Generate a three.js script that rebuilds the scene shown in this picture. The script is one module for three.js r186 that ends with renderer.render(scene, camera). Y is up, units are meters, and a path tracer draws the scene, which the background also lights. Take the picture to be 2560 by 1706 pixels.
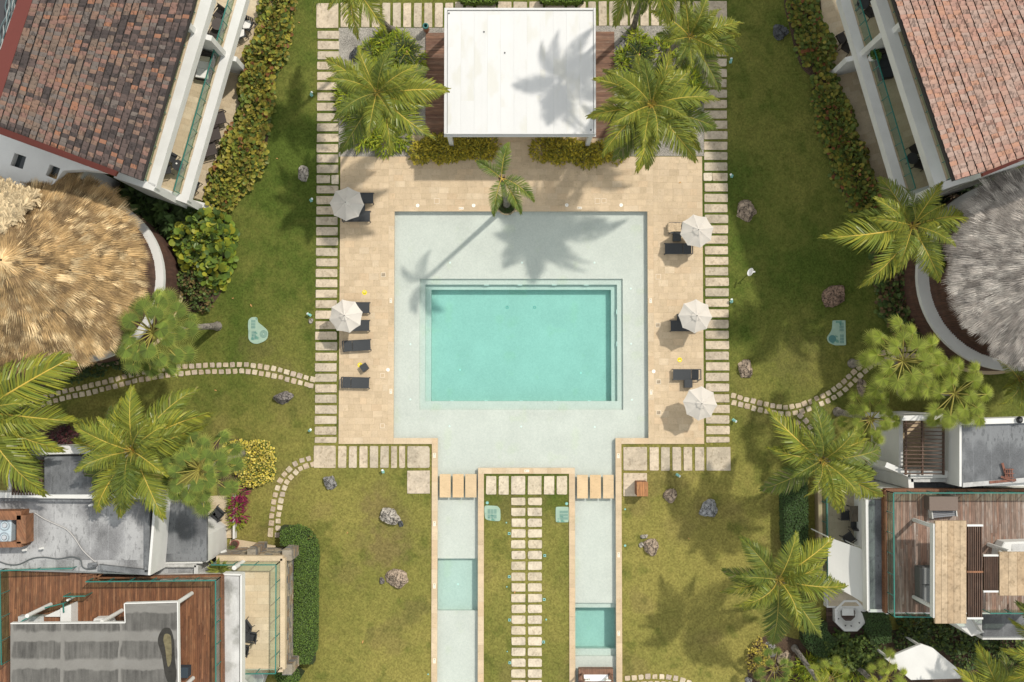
import * as THREE from 'three';
import { mergeGeometries } from 'three/addons/utils/BufferGeometryUtils.js';

// ---------- camera, sky, sun, exposure ----------
const CAM_H = 64, TILT = Math.atan(0.0385), FOCAL = 2560;
const scene = new THREE.Scene();
const camera = new THREE.PerspectiveCamera(2 * Math.atan(853 / FOCAL) * 180 / Math.PI, 1024 / 682, 1, 600);
camera.position.set(0, CAM_H, 0);
camera.up.set(0, 0, -1);
camera.lookAt(0, 0, -CAM_H * Math.tan(TILT));
const renderer = new THREE.WebGLRenderer({ antialias: true });
renderer.toneMapping = THREE.LinearToneMapping;
renderer.toneMappingExposure = 1.0;
renderer.shadowMap.enabled = true;
const SUN = new THREE.Vector3(0.55, 1, -0.52).normalize();
{ // thin bright haze with a little blue overhead
  const w = 256, h = 128, d = new Float32Array(w * h * 4);
  for (let j = 0; j < h; j++) for (let i = 0; i < w; i++) {
    const el = ((j + 0.5) / h - 0.5) * Math.PI, az = ((i + 0.5) / w - 0.5) * 2 * Math.PI;
    const y = Math.sin(el), c = Math.cos(el), x = c * Math.cos(az), z = c * Math.sin(az);
    const t = Math.max(0, y), s = Math.max(0, x * SUN.x + y * SUN.y + z * SUN.z);
    const glow = 0.25 * Math.pow(s, 6);
    const k = (j * w + i) * 4;
    d[k] = 0.98 - 0.2 * t + glow; d[k + 1] = 0.99 - 0.18 * t + glow * 0.97; d[k + 2] = 0.94 - 0.1 * t + glow * 0.9; d[k + 3] = 1;
    if (y < 0) { d[k] = 0.3; d[k + 1] = 0.3; d[k + 2] = 0.26; }
  }
  const t = new THREE.DataTexture(d, w, h, THREE.RGBAFormat, THREE.FloatType);
  t.mapping = THREE.EquirectangularReflectionMapping; t.magFilter = THREE.LinearFilter; t.minFilter = THREE.LinearFilter; t.needsUpdate = true;
  scene.background = t; scene.environment = t;
}
const sun = new THREE.DirectionalLight(new THREE.Color(1, 0.93, 0.83), 3.35);
sun.position.copy(SUN).multiplyScalar(120); sun.castShadow = true;
Object.assign(sun.shadow.camera, { left: -50, right: 50, top: 50, bottom: -50, near: 10, far: 260 });
sun.shadow.mapSize.set(4096, 4096); sun.shadow.radius = 3;
scene.add(sun, sun.target);

// ---------- helpers ----------
const V = (x, y, z) => new THREE.Vector3(x, y, z);
const cT = Math.cos(TILT), sT = Math.sin(TILT);
// the place, at height h, that the photograph shows at (px, py) of its 2560 x 1706 pixels
function P(px, py, h = 0) {
  const b = 853 - py, dy = -FOCAL * cT + b * sT, dz = -FOCAL * sT - b * cT, t = (CAM_H - h) / -dy;
  return V((px - 1280) * t, h, dz * t);
}
const M = 0.025; // metres per pixel at the ground
let _s = 1;
const seed = (n) => { _s = n >>> 0 || 1; };
function R(a = 1, b) { _s = (_s + 0x6D2B79F5) >>> 0; let t = _s; t = Math.imul(t ^ (t >>> 15), t | 1); t ^= t + Math.imul(t ^ (t >>> 7), t | 61); const r = ((t ^ (t >>> 14)) >>> 0) / 4294967296; return b === undefined ? r * a : a + r * (b - a); }
const pick = (a) => a[Math.floor(R() * a.length) % a.length];
const lerp = (a, b, t) => a + (b - a) * t, clamp = (x, a = 0, b = 1) => Math.min(b, Math.max(a, x)), smooth = (a, b, x) => { const t = clamp((x - a) / (b - a)); return t * t * (3 - 2 * t); };
const D = Math.PI / 180;
const NT = 1024, NTAB = new Float32Array(NT * NT);
{ seed(99); for (let i = 0; i < NT * NT; i++) NTAB[i] = R(); }
function vn(x, y, per = 0) { // value noise, optional period
  let xi = Math.floor(x), yi = Math.floor(y); const fx = x - xi, fy = y - yi, u = fx * fx * (3 - 2 * fx), v = fy * fy * (3 - 2 * fy);
  let x1 = xi + 1, y1 = yi + 1;
  if (per) { xi = ((xi % per) + per) % per; x1 = ((x1 % per) + per) % per; yi = ((yi % per) + per) % per; y1 = ((y1 % per) + per) % per; }
  const a = NTAB[((yi & 1023) << 10) | (xi & 1023)], b = NTAB[((yi & 1023) << 10) | (x1 & 1023)], c = NTAB[((y1 & 1023) << 10) | (xi & 1023)], d = NTAB[((y1 & 1023) << 10) | (x1 & 1023)];
  return a + (b - a) * u + (c - a + (a - b - c + d) * u) * v;
}
function fbm(x, y, o = 4, per = 0) { let s = 0, a = 0.5, n = 0; for (let i = 0; i < o; i++) { s += a * vn(x, y, per); n += a; x = x * 2 + (per ? 0 : 17.3); y = y * 2 + (per ? 0 : 9.1); per *= 2; a *= 0.5; } return s / n; }
const LUT = new Uint8Array(4097); for (let i = 0; i <= 4096; i++) { const c = i / 4096; LUT[i] = Math.round(255 * (c <= 0.0031308 ? 12.92 * c : 1.055 * Math.pow(c, 1 / 2.4) - 0.055)); }
function tex(w, h, size, fn, srgb = true, wrap = THREE.RepeatWrapping) { // size = metres covered [x, y]; fn(u, v, out) in linear 0..1
  const d = new Uint8Array(w * h * 4), o = [0, 0, 0];
  for (let j = 0; j < h; j++) for (let i = 0; i < w; i++) {
    fn(i / w, j / h, o); const k = (j * w + i) * 4;
    for (let c = 0; c < 3; c++) d[k + c] = srgb ? LUT[(clamp(o[c]) * 4096) | 0] : clamp(o[c]) * 255;
    d[k + 3] = 255;
  }
  const t = new THREE.DataTexture(d, w, h, THREE.RGBAFormat);
  t.wrapS = t.wrapT = wrap; t.magFilter = THREE.LinearFilter; t.minFilter = THREE.LinearMipmapLinearFilter; t.generateMipmaps = true;
  if (srgb) t.colorSpace = THREE.SRGBColorSpace;
  if (size) t.repeat.set(1 / size[0], 1 / size[1]);
  t.needsUpdate = true; return t;
}
const col = (r, g, b) => new THREE.Color().setRGB(r, g, b);
function mat(c, o = {}) { const m = new THREE.MeshPhysicalMaterial({ color: Array.isArray(c) ? col(...c) : c, roughness: 0.85, side: THREE.DoubleSide, ...o }); return m; }

class MB { // collects flat-shaded triangles; uv in metres by the dominant plane
  constructor() { this.p = []; this.n = []; this.u = []; this.c = []; this.col = null; this.uo = [0, 0]; this.ur = 0; }
  v(a, n) {
    this.p.push(a.x, a.y, a.z); this.n.push(n.x, n.y, n.z);
    const ax = Math.abs(n.x), ay = Math.abs(n.y), az = Math.abs(n.z);
    let s, t; if (ay >= ax && ay >= az) { s = a.x; t = a.z; } else if (ax >= az) { s = a.z; t = a.y; } else { s = a.x; t = a.y; }
    if (this.ur) { const c = Math.cos(this.ur), q = Math.sin(this.ur); [s, t] = [s * c - t * q, s * q + t * c]; }
    this.u.push(s + this.uo[0], t + this.uo[1]);
    if (this.col) this.c.push(...this.col);
  }
  tri(a, b, c, n) {
    if (!n) { n = V(0, 0, 0).crossVectors(_a.subVectors(b, a), _b.subVectors(c, a)); if (n.lengthSq() < 1e-16) return this; n.normalize(); }
    this.v(a, n); this.v(b, n); this.v(c, n); return this;
  }
  quad(a, b, c, d) { this.tri(a, b, c); this.tri(a, c, d); return this; }
  // convex polygon of [x, z], from y0 up to y1, with a chamfer
  prism(poly, y0, y1, bev = 0, bottom = false) {
    let area = 0; const n = poly.length; for (let i = 0; i < n; i++) { const [x, z] = poly[i], [X, Z] = poly[(i + 1) % n]; area += x * Z - X * z; }
    const q = area > 0 ? [...poly].reverse() : poly; // so that the top faces up
    let cx = 0, cz = 0; for (const [x, z] of q) { cx += x / n; cz += z / n; }
    const top = q.map(([x, z]) => { const l = Math.hypot(x - cx, z - cz) || 1, k = (l - bev) / l; return V(cx + (x - cx) * k, y1, cz + (z - cz) * k); });
    const up = q.map(([x, z]) => V(x, y1 - bev * 0.7, z)), lo = q.map(([x, z]) => V(x, y0, z));
    for (let i = 1; i < n - 1; i++) this.tri(top[0], top[i], top[i + 1]);
    for (let i = 0; i < n; i++) { const j = (i + 1) % n; if (bev) this.quad(top[i], up[i], up[j], top[j]); this.quad(up[i], lo[i], lo[j], up[j]); }
    if (bottom) for (let i = 1; i < n - 1; i++) this.tri(lo[0], lo[i + 1], lo[i]);
    return this;
  }
  // a sloped slab over any number of top points (Vector3), thickness down
  slab(pts, th) {
    const n = pts.length, q = [...pts]; const nn = V(0, 0, 0).crossVectors(_a.subVectors(q[1], q[0]), _b.subVectors(q[2], q[0])); if (nn.y < 0) q.reverse();
    const lo = q.map((p) => V(p.x, p.y - th, p.z));
    for (let i = 1; i < n - 1; i++) { this.tri(q[0], q[i], q[i + 1]); this.tri(lo[0], lo[i + 1], lo[i]); }
    for (let i = 0; i < n; i++) { const j = (i + 1) % n; this.quad(q[i], lo[i], lo[j], q[j]); }
    return this;
  }
  box(cx, cy, cz, sx, sy, sz, ry = 0, bev = 0) { // cy = centre
    const c = Math.cos(ry), s = Math.sin(ry), f = (x, z) => [cx + x * c + z * s, cz - x * s + z * c];
    return this.prism([f(-sx / 2, -sz / 2), f(sx / 2, -sz / 2), f(sx / 2, sz / 2), f(-sx / 2, sz / 2)], cy - sy / 2, cy + sy / 2, bev, true);
  }
  // a bar of w x h between two points
  bar(a, b, w, h = w) {
    const d = V(0, 0, 0).subVectors(b, a).normalize(), ref = Math.abs(d.y) > 0.95 ? V(1, 0, 0) : V(0, 1, 0);
    const s = V(0, 0, 0).crossVectors(d, ref).normalize().multiplyScalar(w / 2), u = V(0, 0, 0).crossVectors(s, d).normalize().multiplyScalar(h / 2);
    const at = (p, i, j) => V(p.x + s.x * i + u.x * j, p.y + s.y * i + u.y * j, p.z + s.z * i + u.z * j);
    const A = [at(a, -1, -1), at(a, 1, -1), at(a, 1, 1), at(a, -1, 1)], B = [at(b, -1, -1), at(b, 1, -1), at(b, 1, 1), at(b, -1, 1)];
    for (let i = 0; i < 4; i++) { const j = (i + 1) % 4; this.quad(A[i], A[j], B[j], B[i]); }
    this.quad(A[3], A[2], A[1], A[0]); this.quad(B[0], B[1], B[2], B[3]); return this;
  }
  tube(pts, rad, seg = 6, caps = true) {
    const rings = []; let pv = null;
    for (let i = 0; i < pts.length; i++) {
      const d = V(0, 0, 0).subVectors(pts[Math.min(i + 1, pts.length - 1)], pts[Math.max(i - 1, 0)]).normalize();
      let s = pv ? pv.clone().addScaledVector(d, -pv.dot(d)).normalize() : V(0, 0, 0).crossVectors(d, Math.abs(d.y) > 0.9 ? V(1, 0, 0) : V(0, 1, 0)).normalize(); pv = s;
      const u = V(0, 0, 0).crossVectors(d, s), r = typeof rad === 'number' ? rad : rad[i], ring = [];
      for (let k = 0; k < seg; k++) { const a = k / seg * 2 * Math.PI; const nn = V(0, 0, 0).addScaledVector(s, Math.cos(a)).addScaledVector(u, Math.sin(a)); ring.push([pts[i].clone().addScaledVector(nn, r), nn]); }
      rings.push(ring);
    }
    for (let i = 0; i < rings.length - 1; i++) for (let k = 0; k < seg; k++) {
      const j = (k + 1) % seg, A = rings[i][k], B = rings[i][j], C = rings[i + 1][j], E = rings[i + 1][k];
      for (const q of [A, B, C, A, C, E]) this.v(q[0], q[1]);
    }
    if (caps) for (const [ring, f] of [[rings[0], -1], [rings[rings.length - 1], 1]]) for (let k = 1; k < seg - 1; k++) f > 0 ? this.tri(ring[0][0], ring[k][0], ring[k + 1][0]) : this.tri(ring[0][0], ring[k + 1][0], ring[k][0]);
    return this;
  }
  cyl(a, b, r0, r1 = r0, seg = 12) { return this.tube([a, b], [r0, r1], seg); }
  get tris() { return this.p.length / 9; }
  geo() {
    const g = new THREE.BufferGeometry();
    g.setAttribute('position', new THREE.Float32BufferAttribute(this.p, 3)); g.setAttribute('normal', new THREE.Float32BufferAttribute(this.n, 3)); g.setAttribute('uv', new THREE.Float32BufferAttribute(this.u, 2));
    if (this.c.length) g.setAttribute('color', new THREE.Float32BufferAttribute(this.c, 3));
    return g;
  }
}
const _a = V(0, 0, 0), _b = V(0, 0, 0);
const taken = {};
function numbered(n) { const k = taken[n] = (taken[n] ?? -1) + 1; return k ? `${n}_${String(k).padStart(3, '0')}` : n; }
function tag(o, label, category, group, kind) { if (label) o.userData.label = label; if (category) o.userData.category = category; if (group) o.userData.group = group; if (kind) o.userData.kind = kind; return o; }
function mesh(name, g, m, parent) { const o = new THREE.Mesh(g instanceof MB ? g.geo() : g, m); o.name = name; o.castShadow = o.receiveShadow = true; if (parent) parent.add(o); return o; }
function thing(name, label, category, pos, turn = 0, group) { const o = new THREE.Group(); o.name = numbered(name); if (pos) o.position.copy(pos); o.rotation.y = turn; scene.add(o); return tag(o, label, category, group); }
function solid(name, g, m, label, category, group) { return tag(mesh(numbered(name), g, m, scene), label, category, group); }
function struct(name, g, m) { const o = g ? mesh(numbered(name), g, m, scene) : new THREE.Group(); if (!g) { o.name = numbered(name); scene.add(o); } o.userData.kind = 'structure'; return o; }
function copyOf(o, label, pos, turn) { const c = o.clone(); c.name = numbered(o.name.replace(/_\d{3}$/, '')); c.userData = { ...o.userData }; if (label) c.userData.label = label; if (pos) c.position.copy(pos); if (turn !== undefined) c.rotation.y = turn; scene.add(c); return c; }
const xz = (p) => [p.x, p.z];
const rectPx = (x0, y0, x1, y1, h) => [P(x0, y0, h), P(x1, y0, h), P(x1, y1, h), P(x0, y1, h)].map(xz);
// an uneven rectangle with softened corners, for cut stone
function roughRect(x0, z0, x1, z1, cut = 0.04, jit = 0.012) {
  const j = () => R(-jit, jit), out = [], cs = [[x0, z0, 1, 0, 0, 1], [x1, z0, 0, 1, -1, 0], [x1, z1, -1, 0, 0, -1], [x0, z1, 0, -1, 1, 0]];
  for (const [x, z, ax, az, bx, bz] of cs) { const c = cut * R(0.3, 1.5); out.push([x + bx * c + j(), z + bz * c + j()], [x + (ax + bx) * c * 0.3 + j(), z + (az + bz) * c * 0.3 + j()], [x + ax * c + j(), z + az * c + j()]); }
  return out;
}
function instanced(name, g, m, mats, cols, parent) {
  const o = new THREE.InstancedMesh(g, m, mats.length); o.name = name; o.castShadow = o.receiveShadow = true;
  mats.forEach((x, i) => o.setMatrixAt(i, x)); if (cols) cols.forEach((c, i) => o.setColorAt(i, c));
  o.userData.kind = 'stuff'; if (parent) parent.add(o); return o;
}
const mtx = (p, q, s) => new THREE.Matrix4().compose(p, q, typeof s === 'number' ? V(s, s, s) : s);
const quatE = (x, y, z, o = 'YXZ') => new THREE.Quaternion().setFromEuler(new THREE.Euler(x, y, z, o));

// ---------- what surfaces are made of ----------
const T = {};
seed(7);
T.stone = tex(1024, 1024, [6, 6], (u, v, o) => { const a = fbm(u * 12, v * 12, 5, 12), b = fbm(u * 64 + 3, v * 64, 3, 64), s = smooth(0.6, 0.75, fbm(u * 40 + 9, v * 40 + 4, 3, 40)); const k = 0.72 + 0.5 * (a - 0.5) + 0.35 * (b - 0.5) - 0.18 * s + 0.15; o[0] = k; o[1] = k * (0.985 - 0.02 * s); o[2] = k * (0.96 - 0.05 * s); });
T.travertine = tex(1024, 1024, [5, 5], (u, v, o) => { const a = fbm(u * 10, v * 10, 4, 10), b = fbm(u * 20, v * 110, 3, 0), c = vn(u * 300, v * 300, 300), p = smooth(0.7, 0.82, fbm(u * 90, v * 60, 2, 0)); const k = 0.86 + 0.24 * (a - 0.5) + 0.12 * (b - 0.5) + 0.12 * (c - 0.5) - 0.12 * p; o[0] = k; o[1] = k * 0.985; o[2] = k * (0.95 - 0.06 * p); });
T.concrete = tex(1024, 1024, [9, 9], (u, v, o) => { const a = fbm(u * 7, v * 7, 5, 7), b = fbm(u * 60, v * 18, 3, 0), d = smooth(0.52, 0.7, fbm(u * 14 + 5, v * 14, 4, 14)), f = vn(u * 400, v * 400, 400); const k = 0.78 + 0.5 * (a - 0.5) + 0.22 * (b - 0.5) - 0.22 * d + 0.16 * (f - 0.5); o[0] = k; o[1] = k; o[2] = k * (1 - 0.03 * d); });
T.wood = tex(1024, 1024, [3, 3], (u, v, o) => { const a = fbm(u * 90, v * 5, 4, 0), b = fbm(u * 8, v * 8, 3, 8), w = smooth(0.55, 0.8, fbm(u * 22, v * 6 + 7, 3, 0)); const k = 0.62 + 0.6 * (a - 0.5) + 0.4 * (b - 0.5); o[0] = k * (1 + 0.1 * w); o[1] = k * (0.97 + 0.25 * w); o[2] = k * (0.95 + 0.35 * w); });
T.plaster = tex(512, 512, [4, 4], (u, v, o) => { const a = fbm(u * 6, v * 6, 5, 6), f = vn(u * 200, v * 200, 200); const k = 0.9 + 0.14 * (a - 0.5) + 0.05 * (f - 0.5); o[0] = k; o[1] = k; o[2] = k * 0.99; });
T.grit = tex(1024, 1024, [4, 4], (u, v, o) => { const a = vn(u * 250, v * 250, 250), b = vn(u * 120 + 3, v * 120, 120), c = fbm(u * 6, v * 6, 3, 6); const k = 0.35 + 0.55 * a * a + 0.3 * (b - 0.5) + 0.3 * (c - 0.5); o[0] = k; o[1] = k * 0.97; o[2] = k * 0.92; });
T.rock = tex(512, 512, [1.6, 1.6], (u, v, o) => { const a = fbm(u * 8, v * 8, 5, 8), r = 1 - Math.abs(2 * fbm(u * 10 + 3, v * 10 + 1, 4, 10) - 1), cr = smooth(0.9, 0.985, r), f = vn(u * 120, v * 120, 120); const k = 0.6 + 0.9 * (a - 0.5) + 0.3 * (f - 0.5) - 0.45 * cr; o[0] = k; o[1] = k; o[2] = k; });
T.rockB = tex(512, 512, [1.6, 1.6], (u, v, o) => { const r = 1 - Math.abs(2 * fbm(u * 10 + 3, v * 10 + 1, 4, 10) - 1), k = fbm(u * 16, v * 16, 4, 16) * 0.6 + 0.4 - 0.6 * smooth(0.86, 0.98, r); o[0] = o[1] = o[2] = k; }, false);
T.grain = tex(512, 512, [1.5, 1.5], (u, v, o) => { o[0] = o[1] = o[2] = 0.5 * vn(u * 120, v * 120, 120) + 0.5 * vn(u * 50, v * 50, 50); }, false);

T.roofstain = tex(1024, 1024, [9, 9], (u, v, o) => { const a = fbm(u * 6, v * 6, 5, 6), s = smooth(0.56, 0.75, fbm(u * 9 + 4, v * 5, 4, 0)), l = fbm(u * 60, v * 3, 3, 0), f = vn(u * 300, v * 300, 300); const k = 0.97 + 0.05 * (a - 0.5) + 0.04 * (l - 0.5) + 0.03 * (f - 0.5); o[0] = k - 0.05 * s; o[1] = k - 0.06 * s; o[2] = k - 0.11 * s; });
// ---------- lawn, pool, deck ----------
const wx = (px, py = 900, h = 0.06) => P(px, py, h).x, wz = (py, h = 0.06) => P(1280, py, h).z;
const PL = wx(984.3, 800), PR = wx(1620.7, 800), C1 = wx(1093, 1350), C2 = wx(1195.5, 1350), C3 = wx(1437, 1350), C4 = wx(1540.5, 1350);
const ZT = wz(528), ZB = wz(1096.5), ZI = wz(1171), ZE = wz(1830);
const poolPoly = [[PL, ZT], [PR, ZT], [PR, ZB], [C4, ZB], [C4, ZE], [C3, ZE], [C3, ZI], [C2, ZI], [C2, ZE], [C1, ZE], [C1, ZB], [PL, ZB]];
seed(21);
T.lawn = tex(2048, 1400, [76, 52], (u, v, o) => {
  const x = u * 76 - 38, z = v * 52 - 30, px = 1280 + x / M, py = 951 + z / M;
  const n1 = fbm(x * 0.16 + 40, z * 0.16 + 40, 4), n2 = fbm(x * 0.7 + 10, z * 0.7, 4), n3 = fbm(x * 3 + 90, z * 3, 3), g = vn(x * 13 + 500, z * 13 + 500), g2 = vn(x * 27 + 500, z * 27 + 500);
  let yel = 0.16 + 0.62 * smooth(850, 1350, py) * (px > 1093 && px < 1540 ? 0.45 : 1) + 0.14 * smooth(300, 1000, py) + 0.9 * (n1 - 0.5) + 0.45 * (n2 - 0.5) + 0.3 * (n3 - 0.5);
  if (px > 1195 && px < 1440 && py > 1170) yel -= 0.5 * smooth(1350, 1220, py);
  yel = clamp(yel);
  const dk = smooth(0.58, 0.78, fbm(x * 1.1 + 70, z * 1.1 + 31, 4)) * 0.4;
  let br = smooth(0.56, 0.74, fbm(x * 0.5 + 5, z * 0.5 + 77, 4)) * 0.32 * smooth(700, 1300, py);
  for (const [cx, cy, r, k] of [[945, 1265, 60, 0.7], [960, 1365, 65, 0.8], [1005, 1300, 40, 0.5], [700, 925, 50, 0.4], [650, 870, 60, 0.4], [2000, 900, 90, 0.35], [1700, 1310, 50, 0.3]]) { const d = Math.hypot(px - cx, py - cy) / r; br = Math.max(br, k * smooth(1.2, 0.2, d + 1.1 * (n3 - 0.5) + 0.6 * (n2 - 0.5)) * 0.8); }
  let r = lerp(0.073, 0.228, yel), gg = lerp(0.102, 0.204, yel), b = lerp(0.019, 0.056, yel);
  r = lerp(r, 0.045, dk); gg = lerp(gg, 0.075, dk); b = lerp(b, 0.012, dk);
  r = lerp(r, 0.175, br); gg = lerp(gg, 0.13, br); b = lerp(b, 0.058, br);
  const k = 0.55 + 0.5 * g + 0.42 * g2; o[0] = r * k; o[1] = gg * k; o[2] = b * k;
}, true, THREE.MirroredRepeatWrapping);
{
  const s = new THREE.Shape([[-160, -160], [160, -160], [160, 160], [-160, 160]].map(([x, z]) => new THREE.Vector2(x, -z)));
  s.holes.push(new THREE.Path(poolPoly.map(([x, z]) => new THREE.Vector2(x, -z))));
  const g = new THREE.ShapeGeometry(s); g.rotateX(-Math.PI / 2);
  const p = g.attributes.position, uv = g.attributes.uv; for (let i = 0; i < p.count; i++) uv.setXY(i, p.getX(i) + 38, p.getZ(i) + 30);
  struct('lawn', g, mat([1, 1, 1], { map: T.lawn, roughness: 1, specularIntensity: 0.2, bumpMap: T.grain, bumpScale: 0.02 }));
}
// pool shell
T.poolfloor = tex(1024, 1024, [8, 8], (u, v, o) => { const a = fbm(u * 8, v * 8, 5, 8), f = vn(u * 110, v * 110, 110), q = vn(u * 220, v * 220, 220); const k = 0.88 + 0.14 * (a - 0.5) + 0.09 * (f - 0.5) + 0.08 * (q - 0.5); const sc = smooth(0.6, 0.8, fbm(u * 10 + 3, v * 10, 4, 10)); o[0] = k * (1 - 0.02 * sc); o[1] = k; o[2] = k * (0.99 - 0.06 * sc); });
const M_pool = mat([0.68, 0.6, 0.56], { map: T.poolfloor, roughness: 0.7 });
{
  const pool = struct('swimming_pool');
  const y1 = -0.31, y2 = -0.47, y3 = -0.72, y4 = -1.25;
  const shelf = new MB(), step = new MB(), deep = new MB(), wall = new MB();
  const flat = (mb, x0, z0, x1, z1, y) => mb.quad(V(x0, y, z0), V(x0, y, z1), V(x1, y, z1), V(x1, y, z0));
  const ring = (mb, a, b, y) => { if (b[1] > a[1]) flat(mb, a[0], a[1], a[2], b[1], y); if (a[3] > b[3]) flat(mb, a[0], b[3], a[2], a[3], y); if (b[0] > a[0]) flat(mb, a[0], b[1], b[0], b[3], y); if (a[2] > b[2]) flat(mb, b[2], b[1], a[2], b[3], y); };
  const riser = (mb, a, yt, yb) => { const q = (x, z, X, Z) => mb.quad(V(x, yt, z), V(x, yb, z), V(X, yb, Z), V(X, yt, Z)); q(a[0], a[1], a[2], a[1]); q(a[2], a[1], a[2], a[3]); q(a[2], a[3], a[0], a[3]); q(a[0], a[3], a[0], a[1]); };
  const Rp = (x0, t, x1, b, h) => [P(x0, (t + b) / 2, h).x, P(1280, t, h).z, P(x1, (t + b) / 2, h).x, P(1280, b, h).z];
  const r1 = Rp(1048.6, 697.5, 1557.5, 1025, y1), r2 = Rp(1063, 712, 1543, 1004, y2), r3 = Rp(1078, 725, 1528, 1003, y3); r2[3] = r3[3];
  ring(shelf, [PL, ZT, PR, ZB], r1, y1); ring(step, r1, r2, y2); riser(step, r1, y1, y2); ring(step, r2, r3, y3); riser(step, r2, y2, y3);
  flat(deep, r3[0], r3[1], r3[2], r3[3], y4); riser(deep, r3, y3, y4); deep.quad(V(r3[0], y2, r3[3]), V(r3[0], y3, r3[3]), V(r3[2], y3, r3[3]), V(r3[2], y2, r3[3]));
  flat(shelf, C1, ZB, C4, ZI, y1);
  // left channel with a slightly deeper basin, right channel with a deep one between two steps
  const a0 = wz(1397, y1), a1 = wz(1527, y1); flat(shelf, C1, ZI, C2, a0, y1); flat(shelf, C1, a1, C2, ZE, y1); flat(deep, C1, a0, C2, a1, -0.64); riser(deep, [C1, a0, C2, a1], y1, -0.64);
  const b = [1508, 1521, 1624, 1641].map((y) => wz(y, y1)); flat(shelf, C3, ZI, C4, b[0], y1); flat(shelf, C3, b[3], C4, ZE, y1);
  flat(step, C3, b[0], C4, b[1], y2); flat(step, C3, b[2], C4, b[3], y2); riser(step, [C3, b[0], C4, b[3]], y1, y2); flat(deep, C3, b[1], C4, b[2], -1.1); riser(deep, [C3, b[1], C4, b[2]], y2, -1.1);
  for (let i = 0; i < poolPoly.length; i++) { const [x, z] = poolPoly[i], [X, Z] = poolPoly[(i + 1) % poolPoly.length]; wall.quad(V(x, 0.05, z), V(x, -1.4, z), V(X, -1.4, Z), V(X, 0.05, Z)); }
  mesh('shallow_floor', shelf, M_pool, pool); mesh('pool_step', step, M_pool, pool); mesh('deep_floor', deep, M_pool, pool); mesh('pool_wall', wall, M_pool, pool);
  // drains, lamps and jets on the floor
  const M_fit = mat([0.75, 0.76, 0.72], { roughness: 0.4 }), M_ring = mat([0.25, 0.45, 0.42], { roughness: 0.5 });
  for (const [x, y, h] of [[1125, 657, y1], [1305, 657, y1], [1486, 657, y1], [1577, 722, y1], [1578, 860, y1], [1026, 861, y1], [1026, 999, y1], [1580, 1000, y1], [1124, 1066, y1], [1303, 1067, y1], [1487, 1068, y1], [1452, 933, y4], [1150, 925, y4], [1145, 1461, -0.64]]) { const p = P(x, y, h); mesh('pool_drain', new MB().cyl(p, V(p.x, h + 0.02, p.z), 0.07, 0.06, 10), M_fit, pool); }
  for (const [x, y] of [[1268, 769], [1336.5, 769]]) { const p = P(x, y, y4); const o = mesh('drain_ring', new THREE.TorusGeometry(0.075, 0.018, 6, 18).rotateX(Math.PI / 2), M_ring, pool); o.position.set(p.x, y4 + 0.02, p.z); }
  for (const x of [1216, 1300, 1386, 1466]) { const p = P(x, 715, y2); mesh('pool_lamp', new MB().box(p.x, y2 - 0.1, r2[1] + 0.02, 0.3, 0.16, 0.05, 0, 0.01), M_fit, pool); }
  for (const x of [1130, 1215, 1303, 1388, 1474]) { mesh('pool_lamp', new MB().box(P(x, 1003, y3).x, -0.8, r3[3] - 0.02, 0.2, 0.1, 0.05, 0, 0.01), M_fit, pool); }
  for (const y of [780, 860]) { mesh('pool_lamp', new MB().box(r2[2] - 0.02, y2 - 0.1, P(1280, y, y2).z, 0.05, 0.16, 0.3, 0, 0.01), M_fit, pool); }
  // the water: a body that soaks up red with depth
  const w = poolPoly.map(([x, z]) => new THREE.Vector2(x, -z));
  const g = new THREE.ExtrudeGeometry(new THREE.Shape(w), { depth: 1.32, bevelEnabled: false }); g.rotateX(-Math.PI / 2); g.translate(0, -1.37, 0);
  const m = new THREE.MeshPhysicalMaterial({ color: 0xffffff, roughness: 0.04, transmission: 1, transparent: true, opacity: 0.12, thickness: 1.3, ior: 1.33, attenuationColor: col(0.23, 0.83, 0.78), attenuationDistance: 4 });
  T.ripple = tex(1024, 1024, [9, 9], (u, v, o) => { o[0] = o[1] = o[2] = fbm(u * 40, v * 40, 3, 40); }, false);
  m.bumpMap = T.ripple; m.bumpScale = 0.02;
  const water = struct('pool_water', g, m); water.castShadow = false;
}
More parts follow.
